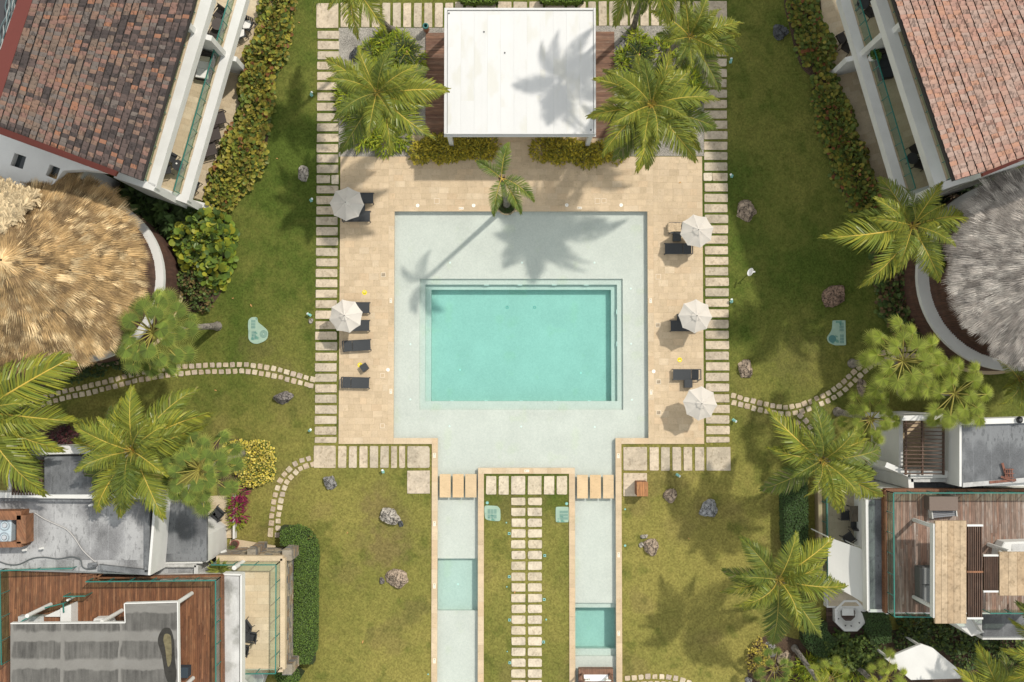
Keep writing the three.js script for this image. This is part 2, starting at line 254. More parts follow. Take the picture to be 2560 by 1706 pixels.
// travertine deck: tiles, coping
const M_trav = [[0.60, 0.475, 0.325], [0.62, 0.495, 0.345], [0.57, 0.45, 0.305], [0.61, 0.47, 0.315], [0.64, 0.52, 0.37], [0.545, 0.43, 0.29]].map((c) => mat(c, { map: T.travertine, roughness: 0.75 }));
const M_bed = mat([0.42, 0.33, 0.22], { map: T.travertine });
const DL = wx(848, 800), DR = wx(1758.5, 800), DT = wz(391.5), DB = wz(1110.5), CW = 0.35;
{
  const deck = struct('pool_deck'); seed(5);
  const b = new MB(), bedY = 0.045;
  const rects = [[DL, DT, PL - CW, DB], [PR + CW, DT, DR, DB], [PL - CW, DT, PR + CW, ZT - CW], [wx(1030, 370), wz(338), wx(1569, 370), DT]];
  for (const [x0, z0, x1, z1] of rects) b.box((x0 + x1) / 2, bedY - 0.1, (z0 + z1) / 2, x1 - x0, 0.2, z1 - z0);
  for (const [x0, z0, x1, z1] of [[PL - CW, ZT - CW, PL, ZB + CW * 0.97], [PR, ZT - CW, PR + CW, ZB + CW * 0.97], [PL, ZT - CW, PR, ZT], [PL, ZB, C1, ZB + CW * 0.97], [C4, ZB, PR, ZB + CW * 0.97], [C1 - CW, ZB + CW * 0.97, C1, ZE], [C4, ZB + CW * 0.97, C4 + CW, ZE], [C2, ZI, C3, ZI + CW], [C2, ZI + CW, C2 + CW, ZE], [C3 - CW, ZI + CW, C3, ZE]]) b.box((x0 + x1) / 2, bedY - 0.12, (z0 + z1) / 2, x1 - x0 - 0.01, 0.24, z1 - z0 - 0.01);
  mesh('mortar_bed', b, M_bed, deck);
  const all = [];
  for (const [x0, z0, x1, z1] of rects) {
    const rows = Math.round((z1 - z0) / 0.41), rz = (z1 - z0) / rows;
    for (let r = 0; r < rows; r++) {
      let x = x0, n = 0; while (x < x1 - 0.01) { let w = (n++ || r % 2 === 0) ? pick([0.41, 0.61, 0.61, 0.61]) : 0.3; if (x1 - x - w < 0.25) w = x1 - x; all.push([x + 0.002, z0 + r * rz + 0.002, x + w - 0.002, z0 + (r + 1) * rz - 0.002]); x += w; }
    }
  }
  // tiles cut round the palm planter
  const pl = P(1268, 512, 0.06), keep = all.filter(([x0, z0, x1, z1]) => Math.hypot((x0 + x1) / 2 - pl.x, (z0 + z1) / 2 - pl.z) > 0.35);
  const rest = M_trav.map(() => new MB()); let k = 0; const every = keep.length / 290;
  keep.forEach(([x0, z0, x1, z1], i) => {
    const mi = Math.floor(R() * R() * 6) % 6, y = 0.06 + R(-0.0015, 0.0015), one = Math.floor(i / every) !== Math.floor((i - 1) / every);
    const q = one ? new MB() : rest[mi]; q.uo = [R(0, 5), R(0, 5)]; q.ur = R() < 0.5 ? 0 : Math.PI / 2; q.prism([[x0, z0], [x1, z0], [x1, z1], [x0, z1]], 0.03, y, 0.002);
    if (one) mesh('deck_tile', q, M_trav[mi], deck);
  });
  // the other tiles of the deck, one part
  const gs = rest.map((q) => q.geo()), g = mergeGeometries(gs, true); const o = mesh('deck_tiles', g, M_trav, deck); o.userData.kind = 'stuff';
  const cope = (x0, z0, x1, z1) => { const L = Math.max(x1 - x0, z1 - z0), n = Math.max(1, Math.round(L / 0.9)); for (let i = 0; i < n; i++) { const q = new MB(); q.uo = [R(0, 5), R(0, 5)]; const a = i / n, c = (i + 1) / n, e = 0.002; const X0 = x1 - x0 > z1 - z0 ? lerp(x0, x1, a) + e : x0, X1 = x1 - x0 > z1 - z0 ? lerp(x0, x1, c) - e : x1, Z0 = x1 - x0 > z1 - z0 ? z0 : lerp(z0, z1, a) + e, Z1 = x1 - x0 > z1 - z0 ? z1 : lerp(z0, z1, c) - e; mesh('coping_stone', q.prism([[X0, Z0], [X1, Z0], [X1, Z1], [X0, Z1]], 0.0, 0.064 + R(-0.001, 0.001), 0.006), M_trav[Math.floor(R(0, 5))], deck); } };
  const e = 0.02; // coping overhangs the water a little
  cope(PL - CW, ZT - CW, PR + CW, ZT + e); cope(PL - CW, ZT + e, PL + e, ZB + CW); cope(PR - e, ZT + e, PR + CW, ZB + CW); cope(PL + e, ZB - e, C1 - CW, ZB + CW); cope(C4 + CW, ZB - e, PR - e, ZB + CW);
  cope(C1 - CW, ZB - e, C1 + e, ZE); cope(C4 - e, ZB - e, C4 + CW, ZE); cope(C2 - e, ZI - e, C3 + e, ZI + CW); cope(C2 - e, ZI + CW, C2 + CW, ZE); cope(C3 - CW, ZI + CW, C3 + e, ZE);
  // six stepping slabs over the channels
  const M_slab = [[0.66, 0.5, 0.31], [0.67, 0.49, 0.29], [0.62, 0.48, 0.31]].map((c) => mat(c, { map: T.travertine, roughness: 0.8 })), M_leg = mat([0.6, 0.58, 0.52]);
  const gp = 'stone slabs bridging the two channels';
  [[1099, 1186, 1126.5, 1244.5, 'left channel, left of its three'], [1131.5, 1186, 1159, 1244.5, 'left channel, middle of its three'], [1163, 1186, 1191, 1244.5, 'left channel, right of its three'], [1442.7, 1188, 1470, 1247, 'right channel, left of its three'], [1475, 1188, 1502.7, 1247, 'right channel, middle of its three'], [1507.6, 1188, 1534.5, 1247, 'right channel, right of its three']].forEach(([x0, y0, x1, y1, w], i) => {
    const a = P(x0, y0, 0.1), c = P(x1, y1, 0.1), t = thing('stepping_slab', `peach stone slab standing in the ${w}`, 'stepping stone', V((a.x + c.x) / 2, 0, (a.z + c.z) / 2), 0, gp);
    const W = c.x - a.x, L = c.z - a.z, q = new MB(); q.uo = [i * 1.3, i * 0.7];
    mesh('slab', q.prism([[-W / 2, -L / 2], [W / 2, -L / 2], [W / 2, L / 2], [-W / 2, L / 2]], 0.02, 0.1, 0.012, true), M_slab[i % 3], t);
    mesh('support', new MB().box(0, -0.22, 0, W * 0.5, 0.48, L * 0.7), M_leg, t);
  });
}
// ---------- stone paths ----------
const M_slabs = [[0.53, 0.455, 0.35], [0.57, 0.485, 0.37], [0.49, 0.43, 0.335], [0.55, 0.475, 0.375], [0.6, 0.51, 0.39]].map((c) => mat(c, { map: T.stone, roughness: 0.9, bumpMap: T.grain, bumpScale: 0.004 }));
const M_pale = [[0.60, 0.53, 0.41], [0.57, 0.5, 0.38], [0.62, 0.55, 0.44]].map((c) => mat(c, { map: T.stone, roughness: 0.9 }));
const M_cob = [[0.55, 0.46, 0.33], [0.60, 0.52, 0.39], [0.52, 0.42, 0.31], [0.5, 0.42, 0.34]].map((c) => mat(c, { map: T.stone, roughness: 0.9 }));
seed(31);
const slabTop = 0.045;
function paver(parent, x0, z0, x1, z1, mats = M_slabs, cut = 0.05) { const q = new MB(); q.uo = [R(0, 6), R(0, 6)]; q.ur = R(0, 6); q.prism(roughRect(x0, z0, x1, z1, cut), -0.02, slabTop + R(-0.006, 0.006), 0.012); return mesh('paving_slab', q, pick(mats), parent); }
const paverPx = (parent, x0, y0, x1, y1, mats, cut) => { const a = P(x0, (y0 + y1) / 2, slabTop), b = P(x1, (y0 + y1) / 2, slabTop); return paver(parent, a.x, P(1280, y0, slabTop).z, b.x, P(1280, y1, slabTop).z, mats, cut); };
{
  const walk = struct('slab_walkway');
  const XL0 = wx(789, 700), XL1 = wx(842.8, 700), XR0 = wx(1763.5, 700), XR1 = wx(1821.5, 700);
  const column = (x0, x1, ya, yb, split) => { const za = wz(ya), zb = wz(yb), pitch = (zb - za) / 39; for (let i = 0; i < 40; i++) { const z0 = za + i * pitch, z1 = z0 + (i === 39 ? 0.36 : pitch * R(0.74, 0.78)); const j = R(-0.02, 0.02);
    if (i === 14) { if (split < 0) { paver(walk, x0, z0, x0 + 0.85, z1); paver(walk, x0 + 0.93, z0 - 0.02, x1 + 0.05, z1 + 0.05, M_pale); } else { paver(walk, x0 - 0.06, z0, x0 + 0.47, z1, M_pale); paver(walk, x0 + 0.5, z0, x1, z1); } }
    else paver(walk, x0 + j * 0.5, z0, x1 + j, z1); } };
  column(XL0, XL1, 76.8, 1093.4, -1); column(XR0, XR1, 68.5, 1092.5, 1);
  paverPx(walk, 791, 8, 845.5, 69.4); paverPx(walk, 1760, 2, 1818, 62); paverPx(walk, 784, 1114.8, 839, 1170.5); paverPx(walk, 1767, 1118, 1827, 1177.5);
  for (let i = 0; i < 11; i++) paverPx(walk, 851 + 26.2 * i, 7, 870.6 + 26.2 * i, 68);
  for (const [a, b] of [[1138, 1158], [1165, 1183], [1191, 1239], [1244.5, 1279], [1284, 1317.5], [1323.5, 1357], [1363, 1412], [1418, 1438], [1444, 1464], [1471, 1490]]) paverPx(walk, a, 4, b, 66);
  for (let i = 0; i < 10; i++) paverPx(walk, 1497 + 26.2 * i, 3, 1516.8 + 26.2 * i, 64);
  for (const [a, b] of [[845, 865.3], [872, 891.6], [898.4, 918], [924.4, 945], [950.7, 971.5], [977.3, 992.3], [997.5, 1012]]) paverPx(walk, a, 1116, b, 1170.5);
  paverPx(walk, 1018, 1116, 1074, 1170.5, M_slabs, 0.1); paverPx(walk, 1018, 1177.5, 1074.5, 1234.7, M_slabs, 0.03);
  paverPx(walk, 1558.7, 1118, 1617.7, 1177); paverPx(walk, 1558.8, 1183.5, 1618, 1241.3, M_slabs, 0.03);
  for (const [a, b] of [[1624.4, 1646.8], [1653.2, 1675], [1681.4, 1703.3], [1709.2, 1731], [1737.7, 1761]]) paverPx(walk, a, 1118.5, b, 1177.5);
  const isl = struct('stepping_path');
  for (const [a, b] of [[1215, 1240.5], [1247, 1272], [1278.5, 1313], [1319.7, 1354], [1360, 1386], [1392, 1418]]) paverPx(isl, a, 1191, b, 1237, M_pale);
  for (let i = 0; i < 20; i++) for (const [a, b] of [[1278.5, 1313.4], [1319.7, 1354.7]]) { const y = i ? 1270.5 + (i - 1) * 26.95 : 1245; paverPx(isl, a + R(-0.5, 0.5), y, b, y + (i ? 20.4 : 18.6), M_pale, 0.07); }
  // two rows of small setts along a curve
  const setts = (pts, wid = 0.42, size = 0.31, pitch = 0.42) => {
    const path = struct('garden_path'), c = new THREE.CatmullRomCurve3(pts.map(([x, y]) => P(x, y, slabTop))), n = Math.round(c.getLength() / pitch), side = V(0, 0, 0);
    for (let i = 0; i <= n; i++) for (const s of [-1, 1]) {
      const p = c.getPointAt(clamp((i + (s > 0 ? 0.35 : 0)) / n)), d = c.getTangentAt(clamp(i / n)); side.set(-d.z, 0, d.x); p.addScaledVector(side, s * wid / 2 + R(-0.015, 0.015));
      const q = new MB(); q.uo = [R(0, 6), R(0, 6)]; const a = Math.atan2(d.z, d.x) + R(-0.07, 0.07), ca = Math.cos(a), sa = Math.sin(a), z = size * R(0.9, 1.08), y = size * R(0.9, 1.08);
      q.prism(roughRect(-z / 2, -y / 2, z / 2, y / 2, 0.05, 0.012).map(([x, w]) => [p.x + x * ca - w * sa, p.z + x * sa + w * ca]), -0.02, slabTop + R(-0.008, 0.008), 0.012);
      mesh('sett', q, pick(M_cob), path);
    }
  };
  setts([[20, 1040], [80, 1012], [143, 992], [221, 974], [268, 962], [330, 946], [415, 930], [464, 925], [512, 922], [560, 921], [607, 920], [642, 924], [679, 930], [740, 946], [779, 957]]);
  setts([[779, 1153], [754, 1161], [740, 1169], [728.5, 1180], [718, 1191], [709, 1203], [702, 1218], [698, 1233], [694, 1249], [689, 1279], [687, 1295], [686, 1311], [684, 1338]]);
  setts([[1832, 998], [1876, 1010], [1906, 1018], [1936, 1024], [1965, 1027], [1990, 1024], [2013, 1018], [2043, 1006], [2070, 994], [2097, 977], [2121, 956], [2146, 933], [2175, 908], [2215, 890], [2300, 880], [2400, 884], [2480, 872]]);
  setts([[1996, 1047], [2008, 1057], [2022, 1078], [2032, 1105], [2036, 1140]]);
  setts([[1570, 1706], [1610, 1702], [1650, 1701], [1690, 1706], [1720, 1716]]);
}
// ---------- gravel, pavilion, umbrellas, loungers ----------
const M_white = mat([0.64, 0.64, 0.635], { map: T.plaster, roughness: 0.6 });
const M_dark = mat([0.035, 0.037, 0.04], { roughness: 0.5 });
{
  const m = mat([0.55, 0.53, 0.49], { map: T.grit, bumpMap: T.grain, bumpScale: 0.02, roughness: 1 });
  for (const poly of [[[846.5, 69.5], [1114, 69.5], [1114, 345], [1030, 345], [1030, 392], [846.5, 392]], [[1488, 64.5], [1760, 64.5], [1760, 390], [1569, 390], [1569, 345], [1488, 345]]]) {
    const s = new THREE.Shape(poly.map(([x, y]) => { const p = P(x, y, 0.02); return new THREE.Vector2(p.x, -p.z); })), g = new THREE.ShapeGeometry(s); g.rotateX(-Math.PI / 2); g.translate(0, 0.02, 0);
    const p = g.attributes.position, uv = g.attributes.uv; for (let i = 0; i < p.count; i++) uv.setXY(i, p.getX(i), p.getZ(i));
    struct('gravel_bed', g, m);
  }
}
// wooden decks either side of the pavilion: boards side by side
const M_board = [[0.27, 0.14, 0.085], [0.31, 0.165, 0.1], [0.24, 0.12, 0.075], [0.34, 0.2, 0.13]].map((c) => mat(c, { map: T.wood, roughness: 0.7 }));
function boards(parent, x0, z0, x1, z1, y, along, w = 0.1, mats = M_board, gap = 0.012, seg = 2.2, name = 'deck_boards') {
  const bs = mats.map(() => new MB()); const n = Math.round((along === 'x' ? z1 - z0 : x1 - x0) / w), L = along === 'x' ? x1 - x0 : z1 - z0;
  for (let i = 0; i < n; i++) { let a = 0; while (a < L - 0.01) { let l = Math.min(L - a, seg * R(0.6, 1.3)); if (L - a - l < 0.4) l = L - a; const q = pick(bs); q.uo = [R(0, 3), R(0, 3)];
    const s = along === 'x' ? [x0 + a + 0.003, z0 + i * (z1 - z0) / n + gap / 2, x0 + a + l - 0.003, z0 + (i + 1) * (z1 - z0) / n - gap / 2] : [x0 + i * (x1 - x0) / n + gap / 2, z0 + a + 0.003, x0 + (i + 1) * (x1 - x0) / n - gap / 2, z0 + a + l - 0.003];
    q.ur = along === 'x' ? Math.PI / 2 : 0; const yy = y + R(-0.002, 0.002); q.prism([[s[0], s[1]], [s[2], s[1]], [s[2], s[3]], [s[0], s[3]]], y - 0.03, yy); a += l; } }
  const live = bs.map((b, i) => [b, mats[i]]).filter(([b]) => b.tris); const o = mesh(name, mergeGeometries(live.map(([b]) => b.geo()), true), live.map(([, m]) => m), parent); o.userData.kind = 'stuff'; return o;
}
const M_under = mat([0.05, 0.035, 0.025]);
seed(41);
for (const [x0, y0, x1, y1, w] of [[1064, 82, 1118, 345, 'left'], [1482, 79, 1537, 345, 'right']]) {
  const a = P(x0, y0, 0.1), b = P(x1, y1, 0.1), t = thing('wooden_deck', `reddish brown wooden deck strip along the ${w} side of the white pavilion`, 'deck', V((a.x + b.x) / 2, 0, (a.z + b.z) / 2));
  const W = (b.x - a.x) / 2, L = (b.z - a.z) / 2; mesh('joist', new MB().box(0, 0.035, 0, W * 2 - 0.02, 0.07, L * 2 - 0.02), M_under, t); boards(t, -W, -L, W, L, 0.11, 'x', 0.09);
}
{
  const h = 3.95, a = P(1111, 20, h), b = P(1490, 335, h), t = thing('pavilion', 'white flat-roofed open pavilion at the head of the pool', 'pavilion', V((a.x + b.x) / 2, 0, (a.z + b.z) / 2));
  const W = (b.x - a.x) / 2, L = (b.z - a.z) / 2;
  const M_roof = [0, 1, 2].map((i) => mat([0.625 - i * 0.006, 0.63 - i * 0.006, 0.625 - i * 0.006], { map: T.roofstain, roughness: 0.55 }));
  seed(44);
  const n = 11, x0 = -W + 0.2, x1 = W - 0.16;
  for (let i = 0; i < n; i++) { const A = lerp(x0, x1, i / n) + 0.0015, B = lerp(x0, x1, (i + 1) / n) - 0.0015, q = new MB(); q.uo = [R(0, 9), R(0, 9)]; q.box((A + B) / 2, h - 0.06, 0.06, B - A, 0.08, 2 * L - 0.24, 0, 0.004); mesh('roof_panel', q, M_roof[i % 3], t); }
  const r = new MB(); r.box(0, h - 0.14, 0, 2 * W - 0.04, 0.08, 2 * L - 0.04); mesh('roof_slab', r, M_white, t);
  const rim = new MB(); rim.box(-W + 0.08, h - 0.1, 0, 0.16, 0.26, 2 * L, 0, 0.01); rim.box(W - 0.06, h - 0.1, 0, 0.12, 0.26, 2 * L, 0, 0.01); rim.box(0, h - 0.1, -L + 0.06, 2 * W - 0.28, 0.25, 0.12, 0, 0.01); rim.box(0, h - 0.11, L - 0.03, 2 * W - 0.28, 0.2, 0.06, 0, 0.006); mesh('roof_rim', rim, M_white, t);
  const fa = new MB(); fa.box(0, h - 0.4, 0, 2 * W - 0.06, 0.36, 2 * L - 0.06, 0, 0.01); fa.box(0, h - 0.28, L + 0.05, 2 * W + 0.05, 0.1, 0.12, 0, 0.01); mesh('fascia', fa, M_white, t);
  for (const [x, z] of [[-W + 0.25, L - 0.2], [W - 0.25, L - 0.2], [-W + 0.25, -L + 0.2], [W - 0.25, -L + 0.2]]) mesh('column', new MB().box(x, (h - 0.58) / 2, z, 0.26, h - 0.58, 0.26, 0, 0.01), M_white, t);
  const fl = new MB(); fl.box(0, 0.05, -0.3, 2 * W - 0.4, 0.11, 2 * L - 0.5); mesh('floor', fl, M_trav[2], t);
  for (const [x, y] of [[1140, 352], [1402, 350]]) { const p = P(x, y, 0); mesh('spot_lamp', new MB().cyl(V(p.x - t.position.x, h - 0.9, L - 0.25), V(p.x - t.position.x, h - 0.58, L - 0.25), 0.09, 0.07, 10), M_white, t); }
  for (const [x, y] of [[1122.5, 33], [1210, 79.5], [1262, 132], [1477.5, 325]]) { const p = P(x, y, h); mesh('vent', new MB().cyl(V(p.x - t.position.x, h - 0.03, p.z - t.position.z), V(p.x - t.position.x, h + 0.02, p.z - t.position.z), 0.045, 0.045, 8), M_dark, t); }
}
// umbrellas
const M_canvas = mat([0.64, 0.6, 0.545], { roughness: 0.95, transmission: 0.12, thickness: 0 }), M_canvas2 = mat([0.615, 0.58, 0.53], { roughness: 0.95, transmission: 0.12, thickness: 0 }), M_pole = mat([0.16, 0.16, 0.17], { roughness: 0.4, metalness: 0.3 });
function umbrella(px, py, ang, label, r = 1.04) {
  const rim = 2.05, c = P(px, py, rim), t = thing('umbrella', label, 'umbrella', V(c.x, 0, c.z), 0, 'off-white octagonal umbrellas round the pool'), top = 2.62;
  seed(px | 0);
  for (let i = 0; i < 8; i++) {
    const q = new MB(), a0 = (ang + i * 45) * D, a1 = a0 + 45 * D, n = 8, at = (s, k) => { const e0 = V(Math.cos(a0) * r * s, 0, Math.sin(a0) * r * s), e1 = V(Math.cos(a1) * r * s, 0, Math.sin(a1) * r * s), p = e0.lerp(e1, k), w = 4 * k * (1 - k); p.y = lerp(top, rim, s) - 0.05 * w * s - 0.035 * Math.sin(Math.PI * s) * 0; p.x *= 1 - 0.035 * w * smooth(0.6, 1, s); p.z *= 1 - 0.035 * w * smooth(0.6, 1, s); p.y += 0.006 * (vn(s * 7 + i * 5, k * 4 + px) - 0.5) * 4 * w; return p; };
    for (let s = 0; s < n; s++) for (let k = 0; k < 6; k++) q.quad(at((s + 0.6) / (n + 0.6), k / 6), at((s + 1.6) / (n + 0.6), k / 6), at((s + 1.6) / (n + 0.6), (k + 1) / 6), at((s + 0.6) / (n + 0.6), (k + 1) / 6));
    mesh('canopy_panel', q, i % 2 ? M_canvas : M_canvas2, t);
    mesh('rib', new MB().bar(V(0, top - 0.06, 0), V(Math.cos(a0) * r * 0.99, rim - 0.03, Math.sin(a0) * r * 0.99), 0.02), M_pole, t);
  }
  const v = new MB(); for (let i = 0; i < 8; i++) { const a0 = (ang + i * 45) * D, a1 = a0 + 45 * D, p = (a, s, y) => V(Math.cos(a) * s, y, Math.sin(a) * s), am = (a0 + a1) / 2; v.tri(V(0, top + 0.05, 0), p(am, 0.29, top - 0.145), p(a0, 0.32, top - 0.1)); v.tri(V(0, top + 0.05, 0), p(a1, 0.32, top - 0.1), p(am, 0.29, top - 0.145)); }
  mesh('vent_cap', v, M_canvas, t);
  mesh('pole', new MB().cyl(V(0, 0.06, 0), V(0, top + 0.02, 0), 0.025, 0.025, 10), M_pole, t); mesh('finial', new MB().cyl(V(0, top + 0.02, 0), V(0, top + 0.1, 0), 0.035, 0.02, 10), M_dark, t);
  mesh('base', new MB().cyl(V(0, 0.06, 0), V(0, 0.14, 0), 0.28, 0.26, 20).cyl(V(0, 0.14, 0), V(0, 0.4, 0), 0.035, 0.035, 10), M_pole, t);
}
umbrella(867, 510, -87, 'off-white umbrella at upper left of the pool deck, dappled by palm shade', 1.06);
umbrella(864.6, 790.6, -103, 'off-white umbrella on the left deck over two dark loungers, lower of the two');
umbrella(1742.5, 578, -101.6, 'off-white umbrella on the right deck beside the lounger with the towel');
umbrella(1738.5, 791, -87, 'off-white umbrella in the middle of the right deck');
umbrella(1750.5, 1009, -84, 'off-white umbrella at the lower right corner of the deck', 1.05);
// loungers, foot at +x
T.weave = tex(256, 256, [0.5, 0.5], (u, v, o) => { const k = 0.75 + 0.25 * (((u * 64 | 0) + (v * 64 | 0)) % 2) + 0.2 * (vn(u * 40, v * 40, 40) - 0.5); o[0] = o[1] = o[2] = k; });
const M_sling = mat([0.042, 0.047, 0.052], { map: T.weave, roughness: 0.75 }), M_frame = mat([0.032, 0.036, 0.04], { roughness: 0.45 });
function lounger(px, py, turn, label, raised = 0) {
  const c = P(px, py, 0.36), t = thing('sun_lounger', label, 'sun lounger', V(c.x, 0.06, c.z), turn, 'dark sun loungers on the pool deck');
  const L = 0.88, W = 0.32, y = 0.3, piv = -0.28;
  const f = new MB(); f.bar(V(-L, y, -W), V(L, y, -W), 0.045, 0.05).bar(V(-L, y, W), V(L, y, W), 0.045, 0.05).bar(V(-L, y, -W), V(-L, y, W), 0.06, 0.05).bar(V(L - 0.06, y - 0.01, -W), V(L - 0.06, y - 0.01, W), 0.04, 0.04).bar(V(piv, y - 0.03, -W), V(piv, y - 0.03, W), 0.03, 0.03); mesh('frame', f, M_frame, t);
  for (const [x, z] of [[-L + 0.04, -W], [-L + 0.04, W], [L - 0.03, -W], [L - 0.03, W]]) mesh('leg', new MB().bar(V(x, 0, z * 1.06), V(x * 0.985, y, z), 0.045), M_frame, t);
  const s = new MB(); for (let i = 0; i < 6; i++) { const a = lerp(piv + 0.03, L - 0.03, i / 6), b = lerp(piv + 0.03, L - 0.03, (i + 1) / 6), sag = (k) => y + 0.026 - 0.02 * Math.sin(Math.PI * k / 6); s.quad(V(a, sag(i), -W + 0.01), V(a, sag(i), W - 0.01), V(b, sag(i + 1), W - 0.01), V(b, sag(i + 1), -W + 0.01)); } mesh('seat_sling', s, M_sling, t);
  const bl = 0.5, bx = Math.cos(raised) * bl, by = Math.sin(raised) * bl, w = W - 0.035, b = new MB();
  b.quad(V(piv - 0.02, y + 0.02, -w), V(piv - 0.02, y + 0.02, w), V(piv - 0.02 - bx, y + 0.02 + by, w), V(piv - 0.02 - bx, y + 0.02 + by, -w)); mesh('back_sling', b, M_sling, t);
  mesh('back_frame', new MB().bar(V(piv, y, -w), V(piv - bx, y + by, -w), 0.03).bar(V(piv, y, w), V(piv - bx, y + by, w), 0.03).bar(V(piv - bx, y + by, -w), V(piv - bx, y + by, w), 0.03), M_frame, t);
  if (raised) mesh('back_stay', new MB().tube([V(-0.5, y - 0.02, -w + 0.05), V(-0.72, y - 0.02, -w + 0.05), V(-0.76, y - 0.02, -w + 0.12), V(-0.76, y - 0.02, w - 0.12), V(-0.72, y - 0.02, w - 0.05), V(-0.5, y - 0.02, w - 0.05)], 0.012, 6), M_frame, t);
  return t;
}
lounger(899, 495.5, 0, 'dark lounger half under the upper left umbrella, upper of its pair');
lounger(891, 541, 0, 'dark lounger half under the upper left umbrella, lower of its pair');
lounger(889.5, 769.5, 0, 'dark lounger half under the lower left umbrella, upper of its pair');
lounger(889, 814, 0, 'dark lounger half under the lower left umbrella, lower of its pair');
lounger(892, 864, 0.06, 'dark lounger in the open just below the lower left umbrella');
lounger(888.5, 957, -0.025, 'dark lounger in the open, lowest on the left deck');
lounger(1708, 570, Math.PI, 'dark lounger under a crumpled tan towel, beside the upper right umbrella');
lounger(1696.5, 622, Math.PI, 'dark lounger just below the upper right umbrella, its head bar showing');
lounger(1711, 815, Math.PI, 'dark lounger half under the middle right umbrella');
lounger(1717, 937, Math.PI, 'dark lounger with raised backrest and bare head frame on the right deck', 0.75);
function sideTable(px, py, s, hgt, turn, label) {
  const c = P(px, py, hgt), t = thing('side_table', label, 'side table', V(c.x, 0.06, c.z), turn, 'small dark tables beside the loungers'), k = s / 2;
  mesh('table_top', new MB().box(0, hgt - 0.08, 0, s, 0.04, s, 0, 0.006), M_sling, t);
  for (const [x, z] of [[-1, -1], [1, -1], [1, 1], [-1, 1]]) mesh('leg', new MB().box(x * (k - 0.025), (hgt - 0.1) / 2, z * (k - 0.025), 0.045, hgt - 0.1, 0.045), M_frame, t);
  const p = new MB(); for (let i = 0; i < 4; i++) { const a = i * Math.PI / 2; p.box(Math.cos(a) * (k - 0.015), (hgt - 0.1) / 2, Math.sin(a) * (k - 0.015), 0.02, hgt - 0.16, s - 0.1, a); } mesh('side_panel', p, M_sling, t);
}
sideTable(909.8, 918.7, 0.43, 0.42, 0.58, 'small dark cube table standing askew in the open on the left deck');
sideTable(903, 519, 0.42, 0.36, 0, 'small dark table between the loungers under the upper left umbrella');
sideTable(1693, 593, 0.5, 0.36, 0, 'small dark table between the towel lounger and the one below it');
sideTable(1703, 793.5, 0.45, 0.36, 0, 'small dark table peeking out left of the middle right umbrella');
sideTable(1721.5, 959.7, 0.5, 0.5, 0, 'dark wicker cube table touching the lounger with the raised backrest');
{ // towel
  const c = P(1686, 569, 0.42), g = new THREE.PlaneGeometry(0.86, 0.58, 40, 30); g.rotateX(-Math.PI / 2); const p = g.attributes.position;
  for (let i = 0; i < p.count; i++) { const x = p.getX(i), z = p.getZ(i), r = 1 - Math.abs(2 * fbm(x * 3.2 + 30, z * 3.2 + 8, 3) - 1), e = smooth(0.27, 0.33, Math.abs(z)) + smooth(0.38, 0.44, -x); p.setXYZ(i, x + 0.12 * (fbm(x * 4, z * 4 + 9, 2) - 0.5), 0.03 + 0.1 * r - 0.09 * e, z + 0.12 * (fbm(x * 4 + 70, z * 4, 2) - 0.5)); }
  g.computeVertexNormals(); const o = solid('towel', g, mat([0.5, 0.39, 0.26], { roughness: 1 }), 'crumpled tan towel lying on the lounger by the upper right umbrella', 'towel'); o.position.set(c.x, 0.37, c.z);
}
// skimmer lids, stickers, lids and depth marks let into the deck
const M_lid = mat([0.84, 0.81, 0.74], { roughness: 0.5 });
[[1044, 514, 'nearest the pool\'s upper left corner'], [1184, 514, 'just left of the planted palm at the pool edge'], [1417, 513, 'above the pool, left of the two on the right side'], [1553, 513, 'nearest the pool\'s upper right corner'], [969.7, 925, 'on the left deck beside the water'], [1634.5, 929, 'on the right deck beside the water']].forEach(([x, y, w]) => {
  const p = P(x, y, 0.07), t = thing('skimmer_lid', `round white skimmer lid ${w}`, 'skimmer lid', V(p.x, 0.062, p.z), 0, 'round white lids in the deck');
  mesh('lid', new MB().cyl(V(0, 0, 0), V(0, 0.014, 0), 0.115, 0.108, 24), M_lid, t); mesh('slot', new MB().box(0, 0.0145, -0.02, 0.018, 0.004, 0.09), mat([0.3, 0.28, 0.24]), t);
});
{
  const cv = document.createElement('canvas'); cv.width = cv.height = 128; const x = cv.getContext('2d'); x.fillStyle = '#e8d418'; x.fillRect(0, 0, 128, 128); x.fillStyle = '#4a4210';
  x.fillRect(28, 22, 20, 8); x.fillRect(28, 98, 20, 8); x.fillStyle = '#f4f0d8'; x.fillRect(32, 44, 22, 42); x.fillStyle = '#4a4210'; x.fillRect(32, 50, 10, 28); x.fillRect(66, 24, 13, 80); x.fillRect(88, 22, 8, 84);
  x.fillStyle = '#e8d418'; for (let i = 0; i < 5; i++) x.fillRect(64, 34 + i * 15, 17, 4);
  const t = new THREE.CanvasTexture(cv); t.colorSpace = THREE.SRGBColorSpace; const m = mat([1, 1, 1], { map: t, roughness: 0.6 });
  for (const [px, py, w, r] of [[911, 731.7, 'above the loungers of the lower left umbrella', 0], [899.5, 913, 'half hidden by the askew cube table', 0.9], [1699.5, 900, 'above the lounger with the raised backrest', Math.PI]]) { const p = P(px, py, 0.07), g = new THREE.CylinderGeometry(0.15, 0.15, 0.006, 28); const o = solid('floor_sticker', g, m, `round yellow warning sticker on the deck ${w}`, 'sticker', 'yellow stickers on the deck'); o.position.set(p.x, 0.066, p.z); o.rotation.y = r; }
}
seed(48);
